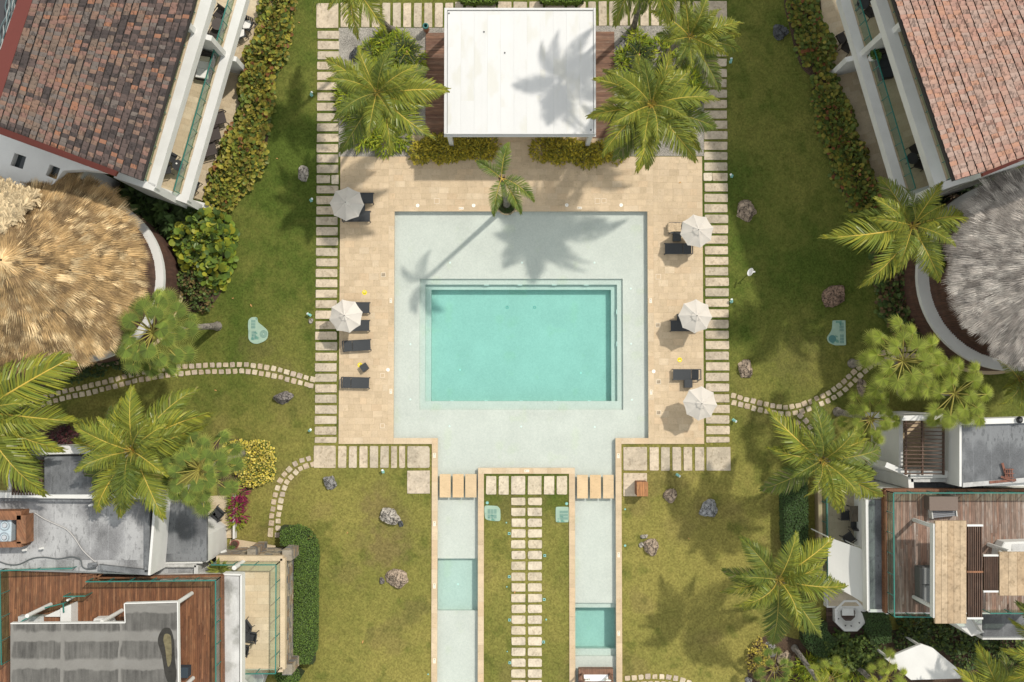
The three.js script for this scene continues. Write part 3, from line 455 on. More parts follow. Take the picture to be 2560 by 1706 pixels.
[[1091.7, 502.7, 'left of the palm planter', 0.3], [1494, 502.7, 'above the pool on the right, left of a pair', 0.3], [1510, 502, 'above the pool on the right, right of a pair', 0.26], [1646, 692, 'on the right deck below the upper umbrella', 0.3], [1645, 813, 'on the right deck left of the middle umbrella', 0.24], [1647, 955, 'on the right deck, left of the wicker cube table', 0.24], [1647, 1032, 'on the right deck, left of the lowest umbrella', 0.24], [958, 687, 'on the left deck, darker square', 0.24], [956, 939, 'on the left deck below the white lid', 0.24], [956, 1065, 'lowest on the left deck', 0.24]].forEach(([x, y, w, s], i) => {
  const p = P(x, y, 0.066), dark = [4, 5, 6, 7].includes(i), t = thing('access_lid', `small square stone access lid ${w}`, 'access lid', V(p.x, 0.058, p.z), 0, 'small square lids in the deck');
  mesh('lid_rim', new MB().box(0, 0.005, 0, s + 0.03, 0.01, s + 0.03), mat([0.68, 0.6, 0.47]), t); mesh('lid', new MB().box(0, 0.007, 0, s - 0.02, 0.014, s - 0.02, 0, 0.002), dark ? mat([0.4, 0.33, 0.24], { map: T.stone }) : M_trav[3], t);
});
{ // depth marks: pale tiles with small printed figures
  const cv = document.createElement('canvas'); cv.width = 64; cv.height = 128; const x = cv.getContext('2d'); x.fillStyle = '#e9dcc4'; x.fillRect(0, 0, 64, 128); x.fillStyle = '#85837c'; x.fillRect(18, 12, 30, 30); x.fillStyle = '#e9dcc4'; x.fillRect(27, 20, 12, 10); x.fillStyle = '#b4b8ba'; x.fillRect(12, 52, 40, 60); x.fillStyle = '#e9dcc4'; x.fillRect(20, 62, 10, 18); x.fillRect(34, 76, 10, 24);
  const t = new THREE.CanvasTexture(cv); t.colorSpace = THREE.SRGBColorSpace; const m = mat([1, 1, 1], { map: t, roughness: 0.6 });
  [[1153, 521, 1, 'above the pool, left of the palm planter'], [1449, 520, 1, 'above the pool on its right half'], [977, 979, 0, 'left of the pool, lower'], [1627, 752, 0, 'right of the pool, upper'], [1628, 981, 0, 'right of the pool, lower'], [977, 752, 0, 'left of the pool, upper'], [1086, 1139, 0, 'in the left channel coping, highest'], [1546, 1140, 0, 'in the right channel coping, highest'], [1317, 1178, 1, 'in the coping at the head of the stepping path'], [1086, 1310, 0, 'in the left channel coping, second from the top'], [1086, 1466, 0, 'in the left channel coping, third from the top'], [1547, 1388, 0, 'in the right channel coping, middle'], [1547, 1584, 0, 'in the right channel coping, lowest'], [1086, 1653, 0, 'in the left channel coping, lowest']].forEach(([px, py, r, w]) => { const p = P(px, py, 0.07), g = new THREE.BoxGeometry(0.16, 0.006, 0.3); const o = solid('depth_mark', g, m, `pale tile with grey figures ${w}`, 'depth mark', 'depth marks along the pool edge'); o.position.set(p.x, 0.068, p.z); if (r) o.rotation.y = Math.PI / 2; });
}
// ---------- boulders, lamps, covers on the lawn ----------
function rockGeo(sd, w, hgt, d, n = 12) {
  seed(sd); const g = new THREE.IcosahedronGeometry(1, n), p = g.attributes.position, planes = [];
  for (let i = 0; i < 13; i++) { const a = R(0, 2 * Math.PI), y = R(-0.3, 1), k = Math.sqrt(1 - Math.min(1, y * y)); planes.push([V(Math.cos(a) * k, y, Math.sin(a) * k).normalize(), R(0.62, 0.9)]); }
  const q = V(0, 0, 0), o = R(0, 200);
  for (let i = 0; i < p.count; i++) {
    q.fromBufferAttribute(p, i); let s = 1; for (const [m, e] of planes) { const k = q.dot(m); if (k > e) s = Math.min(s, e / k); }
    const r = 1 - Math.abs(2 * fbm(q.x * 1.6 + q.y * 1.1 + o, q.z * 1.6 - q.y * 0.9 + o, 3) - 1); s *= 1 + 0.28 * (fbm(q.x * 2 + o, q.z * 2 + q.y * 2 + o, 4) - 0.5) - 0.12 * smooth(0.85, 1, r);
    p.setXYZ(i, q.x * s * w / 2 * 1.1, Math.max(-0.25, q.y * s) * hgt, q.z * s * d / 2 * 1.1);
  }
  const mb = new MB(); for (let i = 0; i < p.count; i += 3) mb.tri(V(0, 0, 0).fromBufferAttribute(p, i), V(0, 0, 0).fromBufferAttribute(p, i + 1), V(0, 0, 0).fromBufferAttribute(p, i + 2));
  return mb.geo();
}
const rk = (c) => mat(c, { map: T.rock, bumpMap: T.rockB, bumpScale: 0.05, roughness: 0.95 });
const M_rk = { pale: rk([0.62, 0.57, 0.5]), grey: rk([0.42, 0.41, 0.4]), dark: rk([0.3, 0.27, 0.25]), tan: rk([0.56, 0.44, 0.33]), brown: rk([0.42, 0.28, 0.2]), black: rk([0.13, 0.14, 0.15]), blue: rk([0.55, 0.56, 0.58]) };
function rock(px, py, w, d, c, hgt, label, turn = 0) { const p = P(px, py, hgt * M * w * 0.4); const o = solid('boulder', rockGeo(px * 7 + py | 0, w * M, hgt * w * M * 0.55, d * M, w > 20 ? 12 : 6), M_rk[c], label, 'rock'); o.position.set(p.x, 0.02, p.z); o.rotation.y = turn; return o; }
rock(756.6, 434.6, 31, 42, 'pale', 0.8, 'pale cracked boulder on the lawn left of the walkway, below the pavilion');
rock(776, 802.5, 13, 15, 'pale', 0.9, 'small white rock beside the garden lamp at the left walkway');
rock(703.5, 996.7, 51, 34, 'dark', 0.9, 'dark brown boulder with white veins below the left curved path');
rock(822, 1208.7, 38, 37, 'grey', 1, 'grey and black boulder below the lower left corner of the walkway');
rock(972, 1293, 56, 44, 'pale', 0.8, 'large pale grey boulder left of the left channel, the upper one');
rock(1001, 1310, 15, 17, 'black', 0.9, 'small blackish rock touching the large pale grey boulder');
rock(990, 1451, 54, 46, 'tan', 0.8, 'large furrowed grey-brown boulder left of the left channel, the lower one');
rock(953.6, 1453, 15, 19, 'dark', 0.9, 'small round dark rock left of the furrowed boulder');
rock(1678.6, 1244, 33, 38, 'tan', 1, 'pointed pinkish brown boulder right of the wooden bin');
rock(1775, 1277, 47, 50, 'blue', 0.9, 'large white and blue-grey boulder with a rusty top on the right lawn');
rock(1629.7, 1369, 38, 43, 'tan', 0.9, 'brown boulder right of the right channel with two little stones beside it');
rock(1603, 1364, 14, 16, 'pale', 0.9, 'little round white stone left of the brown boulder by the right channel');
rock(1610.5, 1342, 23, 11, 'pale', 0.6, 'thin flat stone above the brown boulder by the right channel');
rock(1869, 527, 50, 57, 'tan', 0.8, 'big rounded grey-pink boulder on the shaded right lawn, upper one near the walkway');
rock(2088.6, 741, 68, 52, 'brown', 0.75, 'big reddish brown boulder in the middle of the right lawn', 0.45);
rock(1866.5, 923.5, 45, 44, 'tan', 0.9, 'rounded grey-brown boulder by the right walkway above the curved path');
rock(1952, 77.5, 44, 40, 'black', 0.8, 'blackish boulder beside the sea grape hedge at upper right');
rock(930.6, 319, 40, 44, 'tan', 0.9, 'pinkish boulder lying under the palm left of the pavilion');
rock(1030.6, 281, 29, 31, 'pale', 0.9, 'grey-white boulder on the gravel beside the left wooden deck');
rock(887, 135, 36, 38, 'black', 0.8, 'dark blue-grey boulder on the gravel, half under palm fronds');
rock(1559.7, 112, 38, 40, 'grey', 0.8, 'grey boulder on the gravel beside the right wooden deck');
rock(601, 1176, 22, 38, 'grey', 0.9, 'grey boulder at the edge of the yellow flower bed');
rock(1930, 1628, 40, 48, 'grey', 0.8, 'grey-blue boulder in the bed at lower right, left of a pair');
rock(1962, 1652, 36, 42, 'tan', 0.7, 'pinkish flat boulder in the bed at lower right, right of a pair');
rock(2156, 966, 24, 50, 'tan', 0.8, 'long brown boulder beside the right curved path under the fan palms');
rock(1873, 1702, 17, 17, 'grey', 0.8, 'small grey rock at the bottom edge of the right lawn');
// little garden lamps
const M_teal = mat([0.22, 0.46, 0.42], { roughness: 0.6 }), M_tealD = mat([0.06, 0.17, 0.16], { roughness: 0.6 }), M_lens = mat([0.82, 0.86, 0.86], { roughness: 0.25 }), M_hole = mat([0.02, 0.035, 0.035]);
seed(51);
[[777.6, 237, 'left walkway, highest'], [776.6, 501, 'left walkway, level with the upper left umbrella'], [774, 788, 'left walkway, next to the small white rock'], [773, 1077, 'left walkway, lowest'], [957, 1181, 'slab row below the left deck corner'], [1827.6, 153.5, 'right walkway, highest'], [1830.7, 440, 'right walkway, level with the split slab'], [1829.5, 754.6, 'right walkway, below the small dish'], [1835, 1050.5, 'right walkway, lowest'], [1694, 1188, 'slab row below the right deck corner']].forEach(([x, y, w]) => {
  const p = P(x, y, 0.15), t = thing('garden_lamp', `small teal and white garden lamp beside the ${w}`, 'garden lamp', V(p.x, 0, p.z), R(0, 6), 'small garden lamps along the walkways');
  mesh('post', new MB().cyl(V(0, 0, 0), V(0, 0.24, 0), 0.045, 0.04, 8), M_teal, t); mesh('head', new MB().cyl(V(-0.03, 0.24, 0), V(0.13, 0.36, 0), 0.06, 0.085, 10), M_teal, t); mesh('lens', new MB().cyl(V(0.128, 0.358, 0), V(0.15, 0.375, 0), 0.08, 0.07, 10), M_lens, t); mesh('base', new MB().box(0, 0.02, 0, 0.16, 0.04, 0.16, 0, 0.006), M_teal, t);
});
[[1273, 1334.7, 'left, first from the top'], [1273, 1442.6, 'left, second from the top'], [1274, 1551, 'left, third from the top'], [1274.5, 1658, 'left, lowest'], [1362, 1390, 'right, highest'], [1360.6, 1499.6, 'right, second'], [1359, 1606, 'right, lowest']].forEach(([x, y, w]) => {
  const p = P(x, y, 0.04), t = thing('ground_lamp', `square teal lamp let into the grass beside the stepping path, ${w}`, 'ground lamp', V(p.x, 0, p.z), 0, 'square lamps in the grass strip');
  mesh('frame', new MB().box(0, 0.02, 0, 0.16, 0.05, 0.16, 0, 0.006), M_teal, t); mesh('opening', new MB().cyl(V(0, 0.03, 0), V(0, 0.049, 0), 0.045, 0.045, 10), M_hole, t);
});
[[1416.7, 1260, 0.1, 'beside the right grate cover'], [1218, 1258, 0.1, 'beside the left grate cover'], [1563, 1274, 0.06, 'right of the right channel, upper'], [1563, 1365, 0.08, 'right of the right channel, lower'], [1266, 1307.5, 0.05, 'left of the stepping path, upper'], [1267, 1468, 0.045, 'left of the stepping path, middle'], [1268, 1630, 0.04, 'left of the stepping path, lower'], [1365.5, 1550, 0.06, 'right of the stepping path'], [1070, 1687, 0.05, 'left of the left channel at the bottom edge']].forEach(([x, y, r, w]) => { const p = P(x, y, 0.05), t = thing('valve_cap', `small round teal cap in the grass ${w}`, 'valve cap', V(p.x, 0, p.z), 0, 'round teal caps in the grass'); mesh('cap', new MB().cyl(V(0, 0, 0), V(0, 0.05, 0), r, r * 0.85, 14), M_teal, t); });
{ // little dish on a post
  const b = P(1871, 686, 0), t = thing('satellite_dish', 'small white dish on a short post beside the right walkway', 'dish', V(b.x, 0, b.z), 0), M_d = mat([0.78, 0.78, 0.78], { roughness: 0.45 });
  mesh('post', new MB().cyl(V(0, 0, 0), V(-0.04, 1.15, 0), 0.035, 0.03, 10), M_d, t);
  const pr = []; for (let i = 0; i <= 6; i++) { const r = i / 6 * 0.25; pr.push(new THREE.Vector2(r, 0.9 * r * r)); } const d = mesh('reflector', new THREE.LatheGeometry(pr, 28), M_d, t); d.position.set(-0.1, 1.16, 0); d.rotation.set(0, -0.35, 1.12, 'YXZ');
  const r2 = mesh('rim', new THREE.TorusGeometry(0.25, 0.015, 6, 28).rotateX(Math.PI / 2), M_d, d); r2.position.y = 0.057;
  mesh('arm', new MB().cyl(V(0, 1.1, 0), V(0.16, 1.16, -0.05), 0.05, 0.05, 10), M_d, t);
}
// covers of buried tanks
function grille(mb, x0, z0, x1, z1, nx, nz, y, along) { mb.box((x0 + x1) / 2, y, (z0 + z1) / 2, x1 - x0, 0.004, z1 - z0); }
function coverThing(pts, label, holes, extra) {
  const w = pts.map(([x, y]) => P(x, y, 0.06)), c = w.reduce((a, p) => a.add(p.clone().divideScalar(w.length)), V(0, 0, 0)), t = thing('tank_cover', label, 'cover', V(c.x, 0, c.z));
  const sh = new THREE.Shape(new THREE.CatmullRomCurve3(w.map((p) => V(p.x - c.x, 0, p.z - c.z)), true, 'catmullrom', 0.35).getPoints(60).map((p) => new THREE.Vector2(p.x, -p.z)));
  const g = new THREE.ExtrudeGeometry(sh, { depth: 0.04, bevelSize: 0.015, bevelThickness: 0.012, bevelSegments: 2 }); g.rotateX(-Math.PI / 2); mesh('plate', g, mat([0.3, 0.42, 0.33], { map: T.coverpaint, roughness: 0.7 }), t);
  const L = (x, y) => { const p = P(x, y, 0.06); return [p.x - c.x, p.z - c.z]; };
  for (const [x0, y0, x1, y1, nx, ny, along] of holes) { // dark slots between bars
    const [a, b] = L(x0, y0), [d, e] = L(x1, y1), q = new MB(); const cw = (d - a) / nx, ch = (e - b) / ny;
    for (let i = 0; i < nx; i++) for (let j = 0; j < ny; j++) { const m = 4; for (let k = 0; k < m; k++) along === 'z' ? q.box(a + (i + (k + 0.5) / m) * cw - 0.0, 0.056, b + (j + 0.5) * ch, cw / m * 0.5, 0.006, ch * 0.84) : q.box(a + (i + 0.5) * cw, 0.056, b + (j + (k + 0.5) / m) * ch, cw * 0.84, 0.006, ch / m * 0.5); }
    mesh('grate', q, M_tealD, t);
  }
  if (extra) extra(t, L);
  return t;
}
T.coverpaint = tex(512, 512, [1.8, 1.8], (u, v, o) => { const a = fbm(u * 8, v * 8, 4, 8), s = smooth(0.62, 0.74, fbm(u * 7 + 3, v * 7, 4, 7)); const k = 0.95 + 0.25 * (a - 0.5); o[0] = k * (1 - 0.6 * s); o[1] = k * (1 - 0.35 * s); o[2] = k * (1 - 0.35 * s); });
const zc = (x, y, X, Y) => ([a, b]) => [X + a * 100 / 1568, Y + b * 100 / 1568];
coverThing([[330, 330], [450, 225], [640, 225], [690, 400], [800, 500], [1000, 670], [1080, 800], [1060, 1000], [960, 1130], [700, 1240], [520, 1230], [390, 1150], [325, 1020], [325, 780], [310, 540]].map(zc(0, 0, 600, 780)), 'pear-shaped pale green tank cover with slots and a round lid on the left lawn', [[627.5, 800, 638, 822, 1, 3, 'z'], [628.5, 828, 640, 850, 1, 3, 'z']], (t, L) => { for (const r of [0.22, 0.155, 0.09]) { const [x, z] = L(658.5, 835.5), o = mesh('lid_ring', new THREE.TorusGeometry(r, 0.012, 6, 24).rotateX(Math.PI / 2), M_tealD, t); o.position.set(x, 0.058, z); } });
coverThing([[670, 380], [730, 342], [1130, 342], [1160, 400], [1175, 1000], [1180, 1270], [1130, 1300], [900, 1305], [760, 1300], [540, 1210], [460, 1080], [470, 970], [590, 800], [650, 650]].map(zc(0, 0, 2040, 780)), 'angular pale green tank cover with slots and a dark hole on the right lawn', [[2099, 806, 2110, 829, 1, 3, 'z'], [2100, 836, 2110.5, 859, 1, 3, 'z']], (t, L) => { const [x, z] = L(2081.5, 847.5); mesh('opening', new MB().cyl(V(x, 0.05, z), V(x, 0.057, z), 0.24, 0.24, 16), M_tealD, t); });
coverThing([[1212, 1267], [1228, 1265.5], [1243, 1267], [1250, 1276], [1250, 1301], [1240, 1303], [1222, 1301], [1213, 1295]], 'green grate cover in the grass strip beside the left channel', [[1218.5, 1274, 1242, 1285, 3, 1, 'x'], [1218.5, 1287, 1242, 1297, 3, 1, 'x']]);
coverThing([[1390, 1272], [1394, 1268.5], [1418, 1268.5], [1421, 1272], [1421, 1303], [1417, 1306], [1394, 1306], [1390, 1302]], 'green grate cover in the grass strip beside the right channel', [[1399, 1277, 1420, 1284.5, 2, 1, 'z'], [1399, 1285, 1420, 1292.5, 2, 1, 'z'], [1399, 1293, 1420, 1300.5, 2, 1, 'z']]);
{ // wooden bin
  const h = 1.15, a = P(1592, 1205.5, h), b = P(1620.5, 1241.5, h), t = thing('wooden_bin', 'orange-brown wooden towel bin standing on a slab right of the right channel', 'bin', V((a.x + b.x) / 2, 0.03, (a.z + b.z) / 2)), W = b.x - a.x, L = b.z - a.z;
  const m1 = mat([0.55, 0.25, 0.09], { map: T.wood, roughness: 0.6 }), m2 = mat([0.3, 0.12, 0.055], { map: T.wood, roughness: 0.6 });
  mesh('body', new MB().box(0, h / 2 - 0.03, 0, W - 0.05, h - 0.06, L - 0.05), m2, t);
  for (let i = 0; i < 4; i++) { const q = new MB(); q.uo = [i * 0.7, i]; q.box((i - 1.5) * W / 4, h - 0.03, 0, W / 4 - 0.008, 0.035, L, 0, 0.006); mesh('lid_board', q, m1, t); }
  for (const s of [-1, 1]) for (let i = 0; i < 6; i++) { mesh('side_board', new MB().box(0, 0.1 + i * 0.17, s * (L / 2 - 0.02), W - 0.08, 0.155, 0.02), m2, t); mesh('side_board', new MB().box(s * (W / 2 - 0.02), 0.1 + i * 0.17, 0, 0.02, 0.155, L - 0.1), m2, t); }
}
{ // daybed standing in the channel at the bottom edge
  const h = 0.5, a = P(1447, 1674, h), b = P(1533, 1674, h), W = b.x - a.x, t = thing('daybed', 'brown wooden daybed with white mattress and tied curtains standing in the right channel', 'daybed', V((a.x + b.x) / 2, 0, a.z)), mw = mat([0.3, 0.16, 0.1], { map: T.wood, roughness: 0.7 }), mm = mat([0.82, 0.82, 0.83], { roughness: 0.9 }), mc = mat([0.74, 0.73, 0.68], { roughness: 0.95 });
  mesh('frame', new MB().box(0, 0.25, 0.16, W, 0.5, 0.32, 0, 0.01).box(-W / 2 + 0.14, 0.25, 1.4, 0.28, 0.5, 2.1).box(W / 2 - 0.14, 0.25, 1.4, 0.28, 0.5, 2.1), mw, t);
  mesh('mattress', new MB().box(0, 0.3, 1.3, W - 0.6, 0.36, 1.95, 0, 0.04), mm, t);
  for (const s of [-1, 1]) { mesh('post', new MB().box(s * (W / 2 - 0.2), 1.25, 0.25, 0.09, 2.1, 0.09), mw, t); const q = new MB(); seed(55 + s); for (let i = 0; i < 5; i++) { const x = s * (W / 2 - 0.3 - i * 0.06); q.tube([V(x + R(-0.03, 0.03), 2.1, 0.2 + R(0, 0.08)), V(x - s * 0.03, 1.5, 0.3 + R(0, 0.1)), V(x - s * 0.02, 0.95, 0.5), V(s * (W / 2 - 0.42), 0.75, 0.75), V(s * (W / 2 - 0.4 - i * 0.05), 0.52, 1.1)], [0.05, 0.055, 0.06, 0.035, 0.06], 7); } mesh('curtain', q, mc, t); }
  mesh('canopy_rail', new MB().bar(V(-W / 2 + 0.2, 2.28, 0.25), V(W / 2 - 0.2, 2.28, 0.25), 0.06), mw, t);
}
// ---------- palms ----------
const M_frond = mat([1, 1, 1], { vertexColors: true, roughness: 0.95, transmission: 0.1, thickness: 0, clearcoat: 0.35, clearcoatRoughness: 0.32 });
const M_fronds = [M_frond, mat([0.8, 0.84, 0.8], { ...{ vertexColors: true, roughness: 0.95, transmission: 0.08, thickness: 0, clearcoat: 0.35, clearcoatRoughness: 0.32 } }), mat([0.52, 0.62, 0.6], { vertexColors: true, roughness: 0.95, transmission: 0.08, thickness: 0, clearcoat: 0.3, clearcoatRoughness: 0.35 })];
const M_trunk = mat([0.34, 0.3, 0.25], { map: T.rock, roughness: 0.95, bumpMap: T.rockB, bumpScale: 0.02 });
const GOLD = [0.62, 0.44, 0.07];
// a feather frond of horizontal reach about 1, base at the origin, along +x
function frondGeo(sd, o = {}) {
  seed(sd); const { e0 = 25, e1 = -50, curl = 0.12, n = 76, leaf = 0.31, w = 0.0165, twist = 0, vee = 0.35, yel = 0.4, dry = 0, hang = 0.8, seg = 12, green = [0.09, 0.145, 0.01], gold = [0.34, 0.31, 0.016] } = o;
  const pts = [V(0, 0, 0)], tan = []; let x = 0, y = 0, z = 0; const side = R(-curl, curl), N = 30;
  for (let i = 0; i < N; i++) { const s = i / (N - 1), e = lerp(e0, e1, Math.pow(s, 1.4)) * D, a = side * s * 1.6; const d = V(Math.cos(e) * Math.cos(a), Math.sin(e), Math.cos(e) * Math.sin(a)); tan.push(d); x += d.x / N; y += d.y / N; z += d.z / N; pts.push(V(x, y, z)); }
  const reach = Math.hypot(x, z), k = 1 / reach; pts.forEach((p) => p.multiplyScalar(k));
  const mb = new MB(); mb.col = GOLD;
  const rp = [], rr = []; for (let i = 0; i <= N; i += 3) { rp.push(pts[i]); rr.push(lerp(0.013, 0.005, i / N)); } mb.tube(rp, rr, 4, false);
  const at = (s) => { const f = clamp(s) * N, i = Math.min(N - 1, Math.floor(f)); return [pts[i].clone().lerp(pts[i + 1], f - i), tan[Math.min(i, N - 1)]]; };
  const up = V(0, 1, 0), S = V(0, 0, 0), U = V(0, 0, 0);
  for (let i = 0; i < n; i++) for (const sd2 of [-1, 1]) {
    const s = lerp(0.13, 0.995, (i + (sd2 > 0 ? 0.5 : 0)) / n) + R(-0.003, 0.003), [p, t] = at(s);
    S.crossVectors(t, up).normalize(); U.crossVectors(S, t).normalize(); const tw = twist * s * D; S.applyAxisAngle(t, tw); U.applyAxisAngle(t, tw);
    const len = leaf * (0.42 + 0.58 * smooth(0.1, 0.36, s)) * (1 - 0.72 * smooth(0.45, 1.02, s)) * R(0.88, 1.1), th = lerp(66, 24, Math.pow(s, 1.2)) * D + R(-0.07, 0.07);
    const d = t.clone().multiplyScalar(Math.cos(th)).addScaledVector(S, sd2 * Math.sin(th)).addScaledVector(U, vee * R(0.6, 1.3)).normalize();
    const d2 = d.clone().addScaledVector(up, -hang * R(0.6, 1.4)).normalize(), d3 = d2.clone().addScaledVector(up, -hang * R(0.3, 1.2)).normalize();
    const wd = V(0, 0, 0).crossVectors(d, U).normalize().addScaledVector(U, R(-0.5, 0.5)).normalize().multiplyScalar(w * (0.75 + 0.25 * (1 - s)));
    const a = p, b = p.clone().addScaledVector(d, len * 0.45), c = b.clone().addScaledVector(d2, len * 0.33), e = c.clone().addScaledVector(d3, len * 0.25);
    const q = clamp(yel * R(0.2, 1.5) + 0.35 * smooth(0.7, 1, s) * yel), g = R(0.82, 1.15), br = R() < dry ? R(0.4, 1) : 0;
    mb.col = [0, 1, 2].map((m) => lerp(lerp(green[m], gold[m], q) * g, [0.3, 0.22, 0.1][m], br));
    const h = wd.clone().multiplyScalar(0.5), v = (m, f) => m.clone().addScaledVector(wd, f);
    mb.quad(v(a, -0.35), v(b, -0.5), v(b, 0.5), v(a, 0.35)); mb.quad(v(b, -0.5), v(c, -0.4), v(c, 0.4), v(b, 0.5)); mb.tri(v(c, -0.4), e, v(c, 0.4));
  }
  return mb.geo();
}
const FR = { outer: [], mid: [], young: [], droop: [] };
for (let i = 0; i < 4; i++) FR.outer.push(frondGeo(100 + i, { e0: 22, e1: -42, curl: 0.3, twist: [-60, 50, -25, 70][i], yel: 0.5 }));
for (let i = 0; i < 3; i++) FR.mid.push(frondGeo(110 + i, { e0: 52, e1: -30, curl: 0.3, twist: [45, -50, 15][i], yel: 0.42 }));
for (let i = 0; i < 2; i++) FR.young.push(frondGeo(120 + i, { e0: 78, e1: 35, curl: 0.3, hang: 0.2, vee: 0.6, yel: 0.3, n: 40 }));
for (let i = 0; i < 3; i++) FR.droop.push(frondGeo(130 + i, { e0: -5, e1: -62, curl: 0.25, hang: 0.7, yel: 0.35, dry: [0.02, 0.12, 0.04][i] }));
const ROYAL = [0, 1, 2].map((i) => frondGeo(140 + i, { e0: 42, e1: -55, curl: 0.35, n: 62, leaf: 0.3, w: 0.02, hang: 0.55, vee: 0.7, yel: 0.22, green: [0.05, 0.115, 0.01], twist: [20, -25, 0][i] }));
function trunk(t, base, top, r0, r1, bend = 0, m = M_trunk) {
  const pts = [], rr = [], n = 14; for (let i = 0; i <= n; i++) { const s = i / n, e = Math.pow(s, 1 + bend); pts.push(V(lerp(base.x, top.x, e), lerp(base.y, top.y, s), lerp(base.z, top.z, e))); rr.push(lerp(r0, r1, Math.pow(s, 0.4)) * (1 + (i % 2) * 0.03) + (i === 0 ? r0 * 0.3 : 0)); } const mb = new MB(); mb.tube(pts, rr, 10); return mesh('trunk', mb, m, t);
}
// tips: [angle in the photo (deg, clockwise from right), reach in photo px]
function cocoPalm(cx, cy, hgt, base, tips, label, o = {}) {
  const c = P(cx, cy, hgt), b = P(base[0], base[1], 0), t = thing('coconut_palm', label, 'palm tree', V(b.x, 0, b.z)), sc = M * (1 - hgt / CAM_H);
  trunk(t, V(0, 0, 0), V(c.x - b.x, hgt - 0.1, c.z - b.z), 0.2, 0.12, o.bend ?? 0.6);
  seed(cx * 3 + cy | 0); const crown = V(c.x - b.x, hgt, c.z - b.z); let last = -1;
  const add = (kind, ang, r) => { const set = o.set || FR[kind]; let i = Math.floor(R() * set.length) % set.length; if (i === last && set.length > 1) i = (i + 1) % set.length; last = i; const f = mesh('frond', set[i], kind === 'droop' ? M_fronds[R() < 0.8 ? 2 : 1] : M_fronds[R() < 0.45 ? 0 : R() < 0.7 ? 1 : 2], t); f.position.copy(crown); f.rotation.set(R(-0.2, 0.2), -ang * D, 0, 'YXZ'); const s = r * sc; f.scale.set(s, s * R(0.9, 1.1), s * R(0.92, 1.08) * (R() < 0.5 ? -1 : 1)); };
  if (o.set) for (const [a, r] of tips) add('outer', a, r);
  else {
    tips.forEach(([a, r], i) => add(r < 130 ? 'mid' : i % 4 === 3 ? 'droop' : 'outer', a, r));
    const mean = tips.reduce((s, q) => s + q[1], 0) / tips.length;
    for (let i = 0; i < (o.inner ?? 7); i++) add('mid', i * 137.5 + cx, mean * R(0.55, 0.85));
    for (let i = 0; i < 3; i++) add('young', i * 115 + cy, mean * R(0.25, 0.4));
    for (let i = 0; i < (o.low ?? 5); i++) add('droop', i * 77 + cx + 30, mean * R(0.7, 0.95));
  }
  const hb = new MB(); for (let i = 0; i < 8; i++) { const a = i * 2.4; hb.bar(V(crown.x + Math.cos(a) * 0.1, hgt - 0.35, crown.z + Math.sin(a) * 0.1), V(crown.x + Math.cos(a) * 0.2, hgt + 0.08, crown.z + Math.sin(a) * 0.2), 0.12, 0.02); } mesh('crown_shaft', hb, mat([0.22, 0.15, 0.07], { roughness: 1 }), t);
  if (o.nuts) { const g = new THREE.IcosahedronGeometry(0.12, 2); for (let i = 0; i < o.nuts; i++) { const a = i * 1.3 + 1, q = mesh('coconut', g, mat([0.4, 0.3, 0.05], { roughness: 0.6 }), t); q.position.set(crown.x + Math.cos(a) * 0.28, hgt - 0.28, crown.z + Math.sin(a) * 0.28); q.scale.set(1, 1.25, 1); } }
  return t;
}
const sw = (k) => (a) => a.map(([x, r]) => [x, r * k]);
cocoPalm(941.5, 233, 8.3, [965, 262], [[-149, 158], [-108, 131], [-75, 132], [-34, 151], [1, 178], [47, 180], [67, 154], [120, 164], [141, 136], [-168, 120], [22, 140], [95, 120]], 'coconut palm in the bed left of the white pavilion', { nuts: 3 });
cocoPalm(877, -41, 9, [981, 75], [[92, 137], [49, 148], [147, 128], [121, 92], [10, 120], [-60, 120], [-160, 110]], 'leaning coconut palm over the top edge left of the pavilion', { bend: -0.2, inner: 4, low: 2 });
cocoPalm(1628, 263, 9.6, [1612, 300], sw(0.2742)([[-149, 580], [-134, 555], [-111, 480], [-92, 520], [-66, 585], [-38, 492], [-14, 638], [17, 670], [46, 610], [59, 650], [97, 615], [111, 500], [143, 640], [163, 585], [-167, 420], [128, 540]]), 'broad coconut palm right of the white pavilion, its fronds over the roof corner', { nuts: 5, inner: 9 });
cocoPalm(1724, 93, 9.4, [1660, 150], sw(0.2742)([[-166, 410], [-116, 360], [-74, 370], [-49, 345], [-21, 530], [-12, 480], [18, 500], [57, 525], [90, 310], [150, 250], [40, 380]]), 'coconut palm over the upper right corner of the walkway', { inner: 6 });
cocoPalm(1622, -105, 11.6, [1584, 71], [[60, 165], [82, 170], [100, 150], [125, 160], [20, 150], [-20, 150], [160, 140], [-170, 120], [-100, 130], [-40, 130]], 'tall coconut palm leaning over the top edge right of the pavilion', { bend: 0.1, inner: 4 });
cocoPalm(1254, 446, 8.7, [1267, 512], [[-87, 90], [-155, 76], [106, 96], [28, 99], [57, 101]], 'slender dark green palm growing from a round planter at the pool edge', { set: ROYAL, bend: 0.1 });
cocoPalm(330, 1128, 8.2, [425, 1112], sw(0.306)([[-145, 560], [-88, 520], [-112, 440], [-59, 633], [-34, 690], [-14, 610], [-178, 510], [150, 600], [117, 580], [91, 545], [60, 600], [25, 480]]), 'full coconut palm on the left between lawn and grey roofs', { nuts: 4, inner: 9 });
cocoPalm(-55, 1030, 9, [60, 1030], [[1, 240], [-22, 290], [30, 225], [48, 215], [57, 260], [75, 150], [-50, 160], [100, 130], [15, 170]], 'coconut palm at the left edge reaching in with long fronds', { inner: 6, low: 4 });
cocoPalm(2282, 565, 8.4, [2215, 600], sw(0.344)([[-174, 480], [164, 650], [121, 570], [-117, 430], [-69, 345], [-18, 450], [-3, 385], [47, 440], [73, 445], [-150, 360]]), 'sparse yellow-green coconut palm beside the grey thatched roof', { inner: 4, low: 1 });
